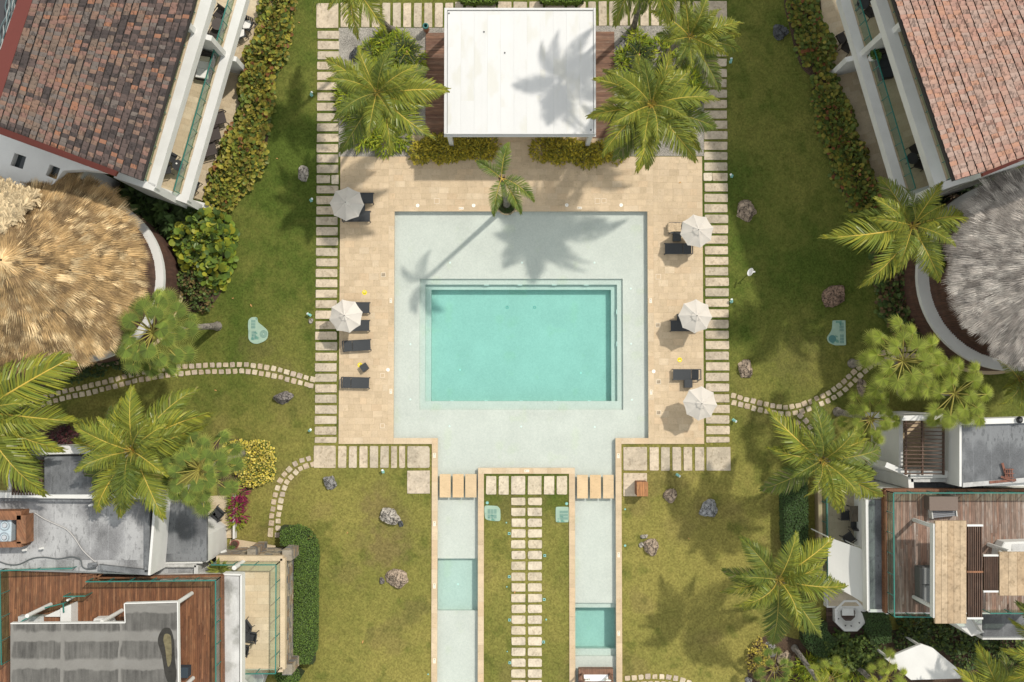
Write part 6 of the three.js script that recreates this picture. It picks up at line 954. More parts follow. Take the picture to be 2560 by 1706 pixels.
{ // loose straw roof that meets the cone in a valley
  const hh = [9.8, 10.4, 11.2, 11.6, 11.2], pts = [[-70, 434], [94, 494], [60, 522], [-4, 596], [-80, 640]], c = P(20, 520, 0), t = thing('straw_roof', 'untidy pale straw roof between the white wing and the golden thatch', 'roof', V(c.x, 0, c.z)), ms = [], cs = []; seed(83);
  const w = pts.map(([x, y], i) => { const p = P(x, y, hh[i]); p.x -= c.x; p.z -= c.z; return p; }), b = new MB(); b.slab(w, 0.5); mesh('roof_base', b, mat([0.3, 0.21, 0.11], { roughness: 1 }), t);
  const g = new MB(); g.tri(V(-0.5, 0, -0.02), V(0.5, 0.02, 0), V(-0.5, 0.01, 0.03)); g.tri(V(-0.4, 0.02, 0.04), V(0.5, -0.02, 0.02), V(-0.4, 0.02, 0.07));
  for (let i = 0; i < 3200; i++) { const k = Math.floor(R(0, 3)), A = w[0], B = w[k + 1], C = w[k + 2]; let u = R(), v = R(); if (u + v > 1) { u = 1 - u; v = 1 - v; } const p = A.clone().multiplyScalar(1 - u - v).addScaledVector(B, u).addScaledVector(C, v); p.y += R(0, 0.14); ms.push(mtx(p, quatE(R(-0.3, 0.3), R(0, 6.3), R(-0.35, 0.35)), V(R(0.4, 1.1), 1, R(0.8, 2.2)))); const q = R(0.45, 1.25); cs.push(col(0.58 * q, 0.46 * q, 0.28 * q)); }
  instanced('straw', g.geo(), mat([1, 1, 1], { roughness: 1 }), ms, cs, t);
}
// ---------- lower left house ----------
T.roofA = tex(1024, 1024, [10, 10], (u, v, o) => { const a = fbm(u * 7, v * 7, 5, 7), st = Math.abs(((u * 10 + 0.1 * (fbm(u * 4, v * 30, 2, 0) - 0.5)) % 1) - 0.5) < 0.03 ? 1 : 0, d = smooth(0.36, 0.72, fbm(u * 9 + 5, v * 7, 5, 0)), f = vn(u * 350, v * 350, 350), sp = smooth(0.6, 0.75, fbm(u * 90, v * 40, 3, 0)); const k = 0.92 + 0.4 * (a - 0.5) - 0.4 * d + 0.12 * st + 0.22 * (f - 0.5) - 0.3 * sp * (1 - d); o[0] = k; o[1] = k * 1.0; o[2] = k * (1 + 0.015 * d); });
T.roofB = tex(1024, 1024, [12, 12], (u, v, o) => { // rain-streaked roof with dark panels and pale seams
  const x = u * 12, y = v * 12, w = 0.25 * (fbm(x * 1.2, y * 1.2, 3) - 0.5) + 0.12 * (fbm(x * 5, y * 1.5 + 9, 3) - 0.5), py = ((y + w) % 1.5) / 1.5, px = ((x + w) % 3.1) / 3.1, a = fbm(x * 2, y * 2, 4), f = vn(u * 500, v * 500, 500);
  const panel = smooth(0.18, 0.26, py) * smooth(0.92, 0.8, py) * smooth(0.03, 0.07, px), str = fbm(x * 9, y * 0.9, 3); const k = 0.95 - 0.5 * panel * (0.72 + 0.8 * (str - 0.3)) + 0.25 * (a - 0.5) + 0.14 * (f - 0.5); o[0] = k; o[1] = k * 0.985; o[2] = k * 0.96; });
const M_roofA = mat([0.38, 0.385, 0.39], { map: T.roofA, roughness: 0.95 }), M_roofB = mat([0.2, 0.197, 0.187], { map: T.roofB, roughness: 0.95 }), M_roofW = mat([0.58, 0.58, 0.57], { map: T.concrete, roughness: 0.9 }), M_roofG = mat([0.19, 0.2, 0.21], { map: T.roofA, roughness: 0.95 });
const M_teak = [[0.25, 0.105, 0.045], [0.29, 0.125, 0.055], [0.22, 0.09, 0.04], [0.33, 0.15, 0.07]].map((c) => mat(c, { map: T.wood, roughness: 0.65 }));
const M_teakG = [[0.33, 0.235, 0.185], [0.38, 0.28, 0.225], [0.29, 0.19, 0.145], [0.36, 0.22, 0.16], [0.42, 0.33, 0.28]].map((c) => mat(c, { map: T.wood, roughness: 0.75 }));
const M_clad = [[0.3, 0.27, 0.22], [0.22, 0.2, 0.18], [0.4, 0.34, 0.25], [0.28, 0.2, 0.13], [0.17, 0.17, 0.17]].map((c) => mat(c, { map: T.stone, roughness: 0.9 }));
const M_slat = mat([0.13, 0.075, 0.05], { map: T.wood, roughness: 0.75 });
const O = V(0, 0, 0);
// stacked-stone facing: a skin of small stones on a vertical wall between two ground points
function stoneSkin(parent, a, b, h0, h1, out = 0.03) { const d = V(0, 0, 0).subVectors(b, a).setY(0), L = d.length(); d.normalize(); const n = V(-d.z, 0, d.x); const rows = Math.round((h1 - h0) / 0.28); for (let r = 0; r < rows; r++) { let x = 0; while (x < L - 0.02) { let w = Math.min(L - x, R(0.25, 0.55)); if (L - x - w < 0.12) w = L - x; const e = out * R(0.4, 1.6), y0 = h0 + r * (h1 - h0) / rows + 0.008, y1 = h0 + (r + 1) * (h1 - h0) / rows - 0.008, p = (s, k) => [a.x + d.x * s + n.x * k, a.z + d.z * s + n.z * k]; const q = new MB(); q.uo = [R(0, 5), R(0, 5)]; q.prism([p(x + 0.006, -e), p(x + w - 0.006, -e), p(x + w - 0.006, e), p(x + 0.006, e)], y0, y1, 0.008, true); mesh('stone', q, pick(M_clad), parent); x += w; } } }
const slanted = (name, parent, base, h0, top, h1, r, m) => mesh(name, new MB().cyl(P(base[0], base[1], h0), P(top[0], top[1], h1), r, r, 14), m, parent);
function post(parent, bx, by, h0, h1, r = 0.11) { const b = P(bx, by, h0); mesh('column', new MB().cyl(b, V(b.x, h1, b.z), r, r, 14), M_wall, parent); }
function pxBoards(parent, pts, h, along, w, mats, name = 'deck_boards') { const q = px3(pts, h), xs = q.map((p) => p.x), zs = q.map((p) => p.z); return boards(parent, Math.min(...xs), Math.min(...zs), Math.max(...xs), Math.max(...zs), h, along, w, mats, 0.008, 2.6, name); }
seed(91);
{
  const t = thing('flat_roofed_house', 'white flat-roofed house with grey roofs and reddish timber roof terrace, lower left', 'house'), B = (name, pts, h, h0, m, bev) => mesh(name, blockPx(new MB(), pts, h, h0, O, bev), m, t);
  // stair block at the top with its pergola
  B('roof', [[110, 1141], [245, 1141], [245, 1236], [110, 1236]], 7.1, 6.7, M_roofG); B('wall', [[18, 1128], [268, 1128], [268, 1238], [18, 1238]], 6.3, 0, M_wall);
  { const w = new MB(); wallPx(w, [[18, 1150], [60, 1128], [225, 1124]], 7.4, 6, 0.45, O); mesh('parapet', w, M_wall, t); }
  for (let i = 0; i < 11; i++) { const a = P(32 + i * 7.2, 1150, 7), b = P(32 + i * 7.2, 1238, 7); mesh('pergola_slat', new MB().bar(a, b, 0.09, 0.16), M_slat, t); }
  for (let i = 0; i < 5; i++) { const a = P(250 + i * 7.5, 1145, 7), b = P(250 + i * 7.5, 1236, 7); mesh('pergola_slat', new MB().bar(a, b, 0.09, 0.16), M_slat, t); }
  mesh('pergola_beam', new MB().bar(P(28, 1153, 6.9), P(110, 1153, 6.9), 0.1, 0.18), M_slat, t);
  // the wide grey roof
  B('roof', [[-80, 1252], [371, 1254], [371, 1436], [-80, 1418]], 6.55, 6.2, M_roofA); B('wall', [[-80, 1250], [372, 1252], [372, 1438], [-80, 1424]], 6.19, 0, M_wall, 0);
  for (const [pts, w, h] of [[[[-80, 1246], [366, 1250]], 0.3, 6.85], [[[367, 1252], [367, 1432]], 0.28, 6.85], [[[371, 1433], [245, 1419]], 0.28, 6.85]]) { const q = new MB(); wallPx(q, pts, h, 6.2, w, O); mesh('roof_kerb', q, M_roofG, t); }
  { const q = new MB(); wallPx(q, [[-80, 1238], [388, 1242]], 7.02, 6, 0.3, O); wallPx(q, [[388, 1240], [372, 1439]], 6.95, 0, 0.14, O); mesh('parapet', q, M_wall, t); }
  B('roof', [[405, 1255], [516, 1258], [516, 1403], [405, 1405]], 4.5, 4.2, M_roofG); B('wall', [[403, 1255], [517, 1340], [517, 1406], [403, 1408]], 4.19, 0, M_wall, 0);
  { const q = new MB(); wallPx(q, [[400, 1406], [505, 1405]], 4.35, 3.5, 0.2, O); mesh('parapet', q, M_wall, t); }
  B('roof', [[395, 1412], [492, 1412], [492, 1440], [390, 1440]], 4.0, 3.6, M_roofA); { const q = new MB(); wallPx(q, [[386, 1440], [480, 1437]], 4.2, 3, 0.16, O); wallPx(q, [[394, 1414], [490, 1414], [489, 1437]], 4.25, 3.5, 0.24, O); mesh('parapet', q, M_roofW, t); }
  B('wall', [[390, 1410], [494, 1410], [494, 1442], [388, 1442]], 3.59, 0, M_wall, 0);
  // timber roof terrace
  B('terrace_slab', [[-80, 1418], [205, 1416], [235, 1446], [554, 1448], [554, 1760], [-80, 1760]].slice(0, 0).concat([[-80, 1424], [240, 1424], [240, 1760], [-80, 1760]]), 5.9, 0, M_wall, 0); B('terrace_slab', [[238, 1450], [553, 1450], [553, 1760], [238, 1760]], 5.895, 0, M_wall, 0);
  pxBoards(t, [[-80, 1424], [236, 1760]], 6.0, 'z', 0.115, M_teak); pxBoards(t, [[236.5, 1450], [548, 1760]], 6.0, 'z', 0.115, M_teak);
  { const q = new MB(); wallPx(q, [[-20, 1420], [200, 1413], [201, 1440], [258, 1432], [238, 1447], [552, 1441], [554, 1760]], 6.1, 5.6, 0.1, O); mesh('terrace_edge', q, M_teak[0], t); }
  B('slab_strip', [[558, 1440], [598, 1442], [598, 1760], [558, 1760]], 5.55, 5.2, M_roofW); B('wall', [[540, 1444], [590, 1446], [590, 1760], [540, 1760]], 5.19, 0, M_wall, 0); { const q = new MB(); wallPx(q, [[556, 1437], [602, 1438], [602, 1760]], 5.62, 4.9, 0.1, O); mesh('fascia', q, M_wall, t); }
  railing(t, O, [[22, 1419], [200, 1413]], 6.05, 1.05, 1.6); railing(t, O, [[22, 1419], [26, 1650]], 6.05, 1.05, 1.2); railing(t, O, [[233, 1446], [552, 1443], [553, 1760]], 6.05, 1.05, 1.2);
  railing(t, O, [[176, 1483], [230, 1482]], 6.05, 0.95, 0.9); railing(t, O, [[176, 1500], [177, 1522]], 6.05, 0.95, 0.9); railing(t, O, [[177, 1500], [128, 1512], [70, 1546]], 6.05, 0.9, 0.9);
  // stair well and tub on the terrace
  B('stair_wall', [[44, 1542], [110, 1542], [110, 1566], [44, 1566]], 6.5, 6, M_roofW); B('stair_wall', [[150, 1522], [177, 1512], [177, 1566], [150, 1566]], 6.9, 6, M_wall); B('stair_landing', [[109, 1543], [149, 1543], [149, 1566], [109, 1566]], 6.6, 6, M_teak[1]); B('stair_wall', [[112, 1541], [150, 1524], [150, 1543], [112, 1543]], 6.75, 6, M_wall);
  B('tub', [[234, 1548], [272, 1547], [282, 1572], [224, 1572]], 6.7, 6, M_wall, 0.05); B('tub_basin', [[238, 1552], [269, 1551], [276, 1572], [231, 1572]], 6.705, 6.6, M_roofW, 0);
  // upper concrete roof on slender columns
  B('upper_roof', [[25, 1560], [313, 1558], [313, 1760], [25, 1760]], 9, 8.75, M_roofB); B('upper_roof', [[311, 1511], [443, 1506], [446, 1760], [313, 1760]], 9.004, 8.75, mat([0.19, 0.187, 0.178], { map: T.roofB, roughness: 0.95 }));
  { const q = new MB(); wallPx(q, [[25, 1560], [312, 1558], [310, 1510], [443, 1506], [446, 1760]], 9.03, 8.7, 0.05, O); mesh('roof_edge', q, M_wall, t); }
  { // old moss stain plate over a leak
    const g = new THREE.Shape(new THREE.CatmullRomCurve3([[408, 1572], [424, 1572], [434, 1600], [436, 1640], [440, 1690], [432, 1720], [416, 1700], [404, 1640], [394, 1600]].map(([x, y]) => P(x, y, 9.01)), true).getPoints(50).map((p) => new THREE.Vector2(p.x, -p.z))), e = new THREE.ExtrudeGeometry(g, { depth: 0.008, bevelEnabled: false }); e.rotateX(-Math.PI / 2); e.translate(0, 9.004, 0); mesh('moss_patch', e, mat([0.035, 0.034, 0.03], { map: T.stone, roughness: 1 }), t);
    const g2 = new THREE.Shape(new THREE.CatmullRomCurve3([[412, 1586], [424, 1588], [428, 1612], [426, 1660], [420, 1668], [412, 1620], [408, 1600]].map(([x, y]) => P(x, y, 9.02)), true).getPoints(40).map((p) => new THREE.Vector2(p.x, -p.z))), e2 = new THREE.ExtrudeGeometry(g2, { depth: 0.006, bevelEnabled: false }); e2.rotateX(-Math.PI / 2); e2.translate(0, 9.012, 0); mesh('moss_patch', e2, mat([0.17, 0.15, 0.085], { map: T.stone, roughness: 1 }), t); }
  post(t, 479, 1484, 6, 8.8); post(t, 304, 1527, 6, 8.8); post(t, 126, 1512, 6, 8.8); post(t, 482, 1696, 6, 8.8); post(t, 187, 1492, 6, 7.0, 0.06);
  // stone-clad first-floor terrace on the right
  B('terrace_slab', [[604, 1395], [708, 1395], [708, 1676], [604, 1676]], 3.1, 0.01, M_wall, 0); stripFloor(t, [[540, 1398], [700, 1398], [698, 1673], [540, 1673]], 3.2, O, 0, 0.38);
  { const q = new MB(); wallPx(q, [[540, 1397], [706, 1397], [706, 1675], [690, 1676]], 3.32, 2.9, 0.28, O); mesh('terrace_coping', q, M_trav[4], t); }
  railing(t, O, [[540, 1405], [700, 1405], [699, 1672], [600, 1673]], 3.3, 1.05, 1.1);
  post(t, 608, 1405, 3.2, 5.2, 0.13);
  const ga = P(711, 1392, 3.1), gb = P(711, 1680, 3.1), gc = P(540, 1392, 3.1); seed(92);
  stoneSkin(t, V(ga.x + 0.02, 0, ga.z), V(gb.x + 0.02, 0, gb.z), 0.02, 2.88); stoneSkin(t, V(gc.x, 0, gc.z - 0.02), V(ga.x, 0, ga.z - 0.02), 0.02, 2.88);
  for (const [x, y, s] of [[716, 1390, 0.55], [716, 1676, 0.55], [627, 1386, 0.5]]) { const p = P(x, y, 3), q = new MB(); q.box(p.x, 1.45, p.z, s, 2.9, s); mesh('pillar', q, M_clad[0], t); const k = s / 2 + 0.01; for (const [a, b] of [[[-k, -k], [k, -k]], [[k, -k], [k, k]], [[k, k], [-k, k]]]) stoneSkin(t, V(p.x + a[0], 0, p.z + a[1]), V(p.x + b[0], 0, p.z + b[1]), 0.02, 2.9); }
}
{ // ground-floor patios
  const s = struct('patio'); seed(93);
  stripFloor(s, [[505, 1240], [583, 1240], [583, 1346], [505, 1346]], 0.1, O, 0, 0.4, 'patio_floor'); stripFloor(s, [[576, 1349], [690, 1350], [688, 1400], [560, 1400]], 0.1, O, 0, 0.4, 'patio_floor'); stripFloor(s, [[690, 1385], [740, 1385], [740, 1690], [690, 1690]], 0.07, O, 0, 0.5, 'patio_floor', [mat([0.36, 0.32, 0.27], { map: T.stone })]);
  const q = new MB(); wallPx(q, [[584, 1236], [584, 1348]], 0.5, 0, 0.12, O); mesh('patio_wall', q, M_wall, s);
}
chair(531, 1298, 0.1, 0.5, 'black chair on the small patio beside the grey roof, lower', M_dark, 0.6); chair(543, 1283, 0.1, 2.4, 'black chair on the small patio beside the grey roof, upper', M_dark, 0.6);
chair(613, 1566, 3.2, 2.2, 'black armchair on the stone-clad terrace, upper', M_dark); chair(627, 1593, 3.2, 3.0, 'black armchair on the stone-clad terrace, rightmost', M_dark); chair(607, 1625, 3.2, 2.9, 'black armchair on the stone-clad terrace, lower', M_dark); roundTable(605, 1590, 3.2, 0.45, 'round black table on the stone-clad terrace', M_dark);
{ // planter on the terrace corner and the potted plant below
  const p = P(550, 1424, 3.4), t = thing('planter', 'white planter with yellow-green strappy leaves at the terrace corner', 'planter', V(p.x, 3.2, p.z)); mesh('pot', new MB().cyl(O, V(0, 0.45, 0), 0.24, 0.32, 18), M_wall, t); const ms = [], cs = []; seed(5); for (let i = 0; i < 90; i++) { ms.push(mtx(V(0, 0.45, 0), quatE(0, R(0, 6.3), R(0.1, 1.1)), R(0.5, 0.85))); const k = R(0.7, 1.3); cs.push(col(0.2 * k, 0.22 * k, 0.03 * k)); } instanced('leaves', LG.blade, M_leaf, ms, cs, t);
  const b = P(589, 1360, 0.3), u = thing('flower_pot', 'dark red flower pot with a small plant beside the patio', 'flower pot', V(b.x, 0.1, b.z)); mesh('pot', new MB().cyl(O, V(0, 0.5, 0), 0.18, 0.27, 18), mat([0.2, 0.06, 0.05]), u); mesh('soil', new MB().cyl(V(0, 0.5, 0), V(0, 0.505, 0), 0.22, 0.22, 16), M_soil, u); const m2 = [], c2 = []; for (let i = 0; i < 50; i++) { m2.push(mtx(V(R(-0.1, 0.1) - 0.1, R(0.5, 0.8), R(-0.1, 0.1) + 0.2), quatE(0, R(0, 6.3), R(-0.4, 0.9)), R(0.1, 0.2))); c2.push(col(0.09, 0.14, 0.02)); } instanced('leaves', LG.point, M_leaf, m2, c2, u);
  const l = P(559, 1380, 2), v = thing('wall_lamp', 'small white wall lamp on the shaded white wall above the patio', 'lamp', V(l.x, 2, l.z)); mesh('shade', new MB().cyl(V(-0.15, 0, 0.06), V(0.15, 0, -0.06), 0.09, 0.09, 12), M_wall, v); mesh('bracket', new MB().box(-0.1, -0.05, 0.1, 0.06, 0.06, 0.2), M_wall, v);
}
{ // air conditioners in a timber box, pipes, cables
  const h = 7.5, t = thing('timber_enclosure', 'open reddish timber box around the air conditioners on the grey roof', 'enclosure'), w = new MB();
  for (const [pts, wd] of [[[[-40, 1290], [52, 1289]], 0.5], [[[52, 1289], [52, 1360]], 0.5], [[[-40, 1364], [52, 1362]], 0.3]]) { const q = new MB(); q.ur = 0.5; wallPx(q, pts, h, 6.5, wd, O); mesh('side_panel', q, M_teak[3], t); } wallPx(w, [[62, 1286], [64, 1364]], 7.0, 6.5, 0.12, O); mesh('trim', w, M_teak[0], t);
  for (const [x, y, nm] of [[12, 1314, 'upper'], [11, 1344, 'lower']]) { const p = P(x, y, 7.2), a = thing('air_conditioner', `grey-blue air conditioner with round fan in the timber box, ${nm}`, 'air conditioner', V(p.x, 6.55, p.z)); mesh('case', new MB().box(0, 0.35, 0, 0.74, 0.7, 0.7, 0, 0.05), mat([0.42, 0.5, 0.55], { roughness: 0.5 }), a); mesh('fan_ring', new THREE.TorusGeometry(0.26, 0.035, 8, 24).rotateX(Math.PI / 2).translate(0, 0.71, 0), mat([0.25, 0.3, 0.34], { roughness: 0.4 }), a); mesh('fan_hub', new MB().cyl(V(0, 0.68, 0), V(0, 0.74, 0), 0.19, 0.12, 18), mat([0.6, 0.62, 0.64], { metalness: 0.6, roughness: 0.3 }), a); }
  const cab = (pts, r, m, l) => solid('cable', new MB().tube(new THREE.CatmullRomCurve3(pts.map(([x, y]) => P(x, y, 6.6))).getPoints(60), r, 6), m, l, 'cable');
  cab([[-5, 1404], [20, 1412], [45, 1412], [80, 1397], [110, 1394], [145, 1398], [180, 1393], [200, 1400], [206, 1418], [220, 1424], [240, 1422]], 0.035, mat([0.09, 0.1, 0.105]), 'black cable winding across the grey roof');
  cab([[86, 1283], [110, 1298], [140, 1312], [165, 1324], [185, 1345], [205, 1375], [225, 1395], [240, 1408]], 0.035, mat([0.4, 0.39, 0.38]), 'pale grey conduit curving across the grey roof');
  for (const [x, y] of [[61, 1375], [103, 1371], [226, 1263]]) { const p = P(x, y, 6.6), q = thing('roof_vent', `short white vent pipe on the grey roof ${x < 80 ? 'beside the timber box' : x < 200 ? 'right of the first vent' : 'near the top kerb'}`, 'vent pipe', V(p.x, 6.55, p.z)); mesh('pipe', new MB().cyl(O, V(0.02, 0.3, 0), 0.06, 0.06, 12), M_wall, q); mesh('elbow', new MB().cyl(V(0.02, 0.28, 0), V(0.22, 0.33, -0.05), 0.07, 0.07, 12), M_wall, q); }
  const b = P(232, 1412, 6.7), j = thing('junction_box', 'grey junction box where the cables meet at the edge of the grey roof', 'junction box', V(b.x, 6.55, b.z), 0.1); mesh('box', new MB().box(0, 0.12, 0, 0.45, 0.24, 0.2, 0, 0.02), M_roofA, j); mesh('lid', new MB().box(0, 0.25, 0, 0.48, 0.03, 0.23, 0, 0.01), M_roofG, j);
}
{ const p = P(458, 1680, 6.4), t = thing('storage_box', 'dark blue-black storage box on the timber terrace', 'box', V(p.x, 6, p.z)); mesh('body', new MB().box(0, 0.3, 0, 0.62, 0.6, 0.55, 0, 0.03), mat([0.025, 0.035, 0.05]), t); mesh('lid', new MB().box(0, 0.62, 0, 0.66, 0.05, 0.58, 0, 0.02), mat([0.03, 0.045, 0.06]), t);
  const q = P(628, 1698, 1), u = thing('white_tub', 'white covered tub at the bottom edge below the stone-clad terrace', 'tub', V(q.x, 0.1, q.z)); mesh('shell', new THREE.CylinderGeometry(0.75, 0.8, 0.8, 8).translate(0, 0.4, 0), M_wall, u); mesh('cover', new THREE.CylinderGeometry(0.6, 0.7, 0.06, 8).translate(0, 0.83, 0), M_roofW, u); }

// ---------- lower right house ----------
{
  const t = thing('flat_roofed_house', 'flat-roofed house with weathered timber roof terrace, tan roof panels and pergola, lower right', 'house'), B = (name, pts, h, h0, m, bev) => mesh(name, blockPx(new MB(), pts, h, h0, O, bev), m, t);
  seed(95);
  // pergola court
  B('wall', [[2261, 1040], [2365, 1036], [2365, 1052], [2255, 1052]], 6.2, 0, M_wall); B('wall', [[2248, 1054], [2258, 1054], [2258, 1168], [2248, 1168]], 4.6, 0, M_wall); B('court_floor', [[2250, 1050], [2365, 1050], [2365, 1190], [2250, 1190]], 2.5, 0, M_trav[5], 0);
  for (let i = 0; i < 15; i++) { const y = 1050 + i * 9.6; mesh('pergola_slat', new MB().bar(P(2260, y, 6.1), P(2361, y + 1, 6.1), 0.06, 0.1), M_slat, t); }
  for (const x of [2265, 2306, 2359]) mesh('pergola_beam', new MB().bar(P(x, 1046, 6), P(x, 1188, 6), 0.09, 0.16), M_slat, t);
  B('wall', [[2225, 1164], [2276, 1186], [2375, 1190], [2375, 1200], [2278, 1200], [2212, 1172]].slice(0, 0).concat([[2276, 1186], [2375, 1188], [2375, 1206], [2278, 1206]]), 5.6, 0, M_roofW); { const q = new MB(); wallPx(q, [[2215, 1162], [2277, 1188], [2279, 1222]], 5.6, 0, 0.3, O); wallPx(q, [[2277, 1188], [2375, 1186]], 5.75, 3, 0.4, O); mesh('wall', q, M_wall, t); }
  // white side and big grey roof
  B('roof', [[2403, 1058], [2600, 1052], [2600, 1200], [2403, 1215]], 7.2, 6.9, M_roofG); { const q = new MB(); wallPx(q, [[2402, 1056], [2402, 1217]], 7.3, 0, 0.12, O); wallPx(q, [[2402, 1056], [2600, 1050]], 7.45, 6, 0.3, O); mesh('wall', q, M_wall, t); } B('wall', [[2403, 1060], [2600, 1056], [2600, 1216], [2403, 1216]], 6.89, 0, M_wall, 0);
  B('kerb', [[2408, 1208], [2600, 1192], [2600, 1204], [2408, 1219]], 7.25, 6.6, M_roofW); B('roof', [[2284, 1206], [2460, 1212], [2460, 1226], [2284, 1226]], 4.6, 4.3, M_roofG);
  // timber terrace
  B('terrace_slab', [[2216, 1226], [2620, 1226], [2620, 1536], [2216, 1536]], 5.9, 0, M_wall, 0); pxBoards(t, [[2220, 1230], [2620, 1532]], 6, 'z', 0.12, M_teakG);
  { const q = new MB(); wallPx(q, [[2620, 1226], [2215, 1226], [2217, 1534]], 6.12, 5.6, 0.14, O); mesh('terrace_edge', q, M_teak[0], t); }
  railing(t, O, [[2620, 1228], [2217, 1228], [2219, 1532], [2310, 1533]], 6.1, 1.05, 1.1); railing(t, O, [[2456, 1524], [2620, 1524]], 6.1, 1.0, 1.2);
  B('roof', [[2170, 1250], [2213, 1250], [2215, 1525], [2172, 1526]], 5.5, 5.2, M_roofG); { const q = new MB(); wallPx(q, [[2168, 1250], [2172, 1528], [2260, 1528]], 5.62, 4.9, 0.16, O); mesh('fascia', q, M_wall, t); } B('wall', [[2200, 1240], [2240, 1240], [2240, 1530], [2200, 1530]], 5.19, 0, M_wall, 0);
  // raised terrace below
  B('terrace_slab', [[2068, 1205], [2215, 1205], [2215, 1520], [2068, 1520]], 0.7, 0, M_wall, 0); stripFloor(t, [[2072, 1208], [2210, 1208], [2210, 1516], [2072, 1516]], 0.8, O, 0, 0.4, 'terrace_floor', [mat([0.46, 0.4, 0.31], { map: T.travertine }), mat([0.5, 0.43, 0.33], { map: T.travertine })]); railing(t, O, [[2054, 1205], [2057, 1450]], 0.75, 1.05, 1.1); { const q = new MB(); wallPx(q, [[2050, 1200], [2054, 1440]], 0.8, 0, 0.22, O); mesh('terrace_edge', q, M_trav[2], t); }
  // tan roof panels, louvres
  const M_tan = [[0.47, 0.36, 0.24], [0.5, 0.39, 0.265], [0.44, 0.33, 0.215]].map((c) => mat(c, { map: T.stone, roughness: 0.95 }));
  for (let i = 0; i < 5; i++) B('roof_panel', [[2339 + i * 15.6, 1303], [2354 + i * 15.6, 1303], [2354 + i * 15.6, 1560], [2339 + i * 15.6, 1560]], 9, 8.8, M_tan[i % 3]); B('roof_beam', [[2334, 1310], [2338.6, 1310], [2338.6, 1546], [2334, 1546]], 8.95, 8.5, M_wall);
  for (let i = 0; i < 7; i++) mesh('louvre', new MB().bar(P(2421 + i * 5.3, 1316, 8.8), P(2421 + i * 5.3, 1545, 8.8), 0.06, 0.2), M_slat, t); for (const y of [1314, 1430, 1546]) mesh('louvre_beam', new MB().bar(P(2417, y, 8.85), P(2457, y, 8.85), 0.1, 0.16), y === 1430 ? M_teak[3] : M_wall, t);
  for (let i = 0; i < 8; i++) mesh('louvre', new MB().bar(P(2461 + i * 5.1, 1390, 8.5), P(2461 + i * 5.1, 1478, 8.5), 0.06, 0.18), M_slat, t); for (const y of [1389, 1479]) mesh('louvre_beam', new MB().bar(P(2458, y, 8.55), P(2501, y, 8.55), 0.1, 0.14), M_wall, t);
  for (let i = 0; i < 4; i++) B('roof_panel', [[2500 + i * 22, 1381], [2521.5 + i * 22, 1381], [2521.5 + i * 22, 1490], [2500 + i * 22, 1490]], 8.7, 8.5, M_tan[i % 3]);
  post(t, 2285, 1300, 6, 8.7); post(t, 2285, 1493, 6, 8.7); post(t, 2472, 1362, 6, 8.4); for (const [x, y] of [[2337, 1328], [2337, 1528]]) { }
  B('tub', [[2512, 1356], [2600, 1353], [2600, 1392], [2498, 1392], [2500, 1378]], 6.9, 6, M_wall, 0.06); B('tub_basin', [[2530, 1361], [2600, 1359], [2600, 1378], [2528, 1378]], 6.91, 6.6, M_roofW, 0.02);
  // white stair flank and lower grey deck
  B('lower_deck', [[2457, 1528], [2620, 1528], [2620, 1592], [2457, 1592]], 4, 3.7, M_roofG); B('wall', [[2457, 1530], [2620, 1530], [2620, 1600], [2457, 1600]], 3.69, 0, M_wall, 0); B('stair_flank', [[2385, 1556], [2430, 1545], [2462, 1582], [2430, 1592]], 4.4, 0, M_wall); B('stair_flank', [[2436, 1530], [2456, 1545], [2456, 1582], [2432, 1545]], 5, 4.3, M_roofW);
}
{ // white awning
  const t = thing('awning', 'pale grey-white fabric awning over the shaded terrace at lower right', 'awning'), pts = [[2070, 1343], [2163, 1376], [2163, 1509], [2071, 1457]], h = [4.1, 4.9, 4.9, 4.1], q = new MB(), c = pts.map(([x, y], i) => P(x, y, h[i])), n = 10;
  const at = (u, v) => { const p = c[0].clone().lerp(c[1], u).lerp(c[3].clone().lerp(c[2], u), v); p.y -= 0.1 * Math.sin(Math.PI * u) * Math.sin(Math.PI * v); return p; }; for (let i = 0; i < n; i++) for (let j = 0; j < n; j++) q.quad(at(i / n, j / n), at((i + 1) / n, j / n), at((i + 1) / n, (j + 1) / n), at(i / n, (j + 1) / n)); mesh('cloth', q, mat([0.62, 0.62, 0.59], { roughness: 0.95, transmission: 0.1 }), t);
  for (let i = 0; i < 4; i++) { const a = c[i], b = V(a.x, 0.8, a.z); mesh('post', new MB().cyl(b, a, 0.04, 0.04, 8), M_wall, t); }
}
{ // octagonal hot tub on dark boards
  const p = P(2127, 1540, 0.8), t = thing('hot_tub', 'white octagonal hot tub set in dark boards among hedges, lower right', 'hot tub', V(p.x, 0, p.z)), r = 1.02;
  seed(97); boards(t, -1.35, -1.2, 1.35, 1.45, 0.35, 'x', 0.12, [mat([0.09, 0.05, 0.035], { map: T.wood }), mat([0.12, 0.07, 0.05], { map: T.wood })]);
  const pr = [[r + 0.02, 0], [r + 0.02, 0.78], [r, 0.82], [r - 0.12, 0.82], [r - 0.17, 0.76], [0.62, 0.62], [0.55, 0.36], [0.02, 0.3]].map(([x, y]) => new THREE.Vector2(x, y)); const s = mesh('shell', new THREE.LatheGeometry(pr, 8), M_wall, t); s.rotation.y = 22.5 * D; mesh('seat', new MB().box(-0.1, 0.62, -0.22, 0.72, 0.2, 0.5, 0, 0.08), M_wall, t); for (const [x, z] of [[-0.3, 0.62], [0.05, 0.64], [0.55, 0.45], [0.7, -0.2], [-0.72, 0.2]]) mesh('jet', new MB().cyl(V(x, 0.7, z), V(x, 0.76, z), 0.04, 0.04, 10), M_dark, t);
}
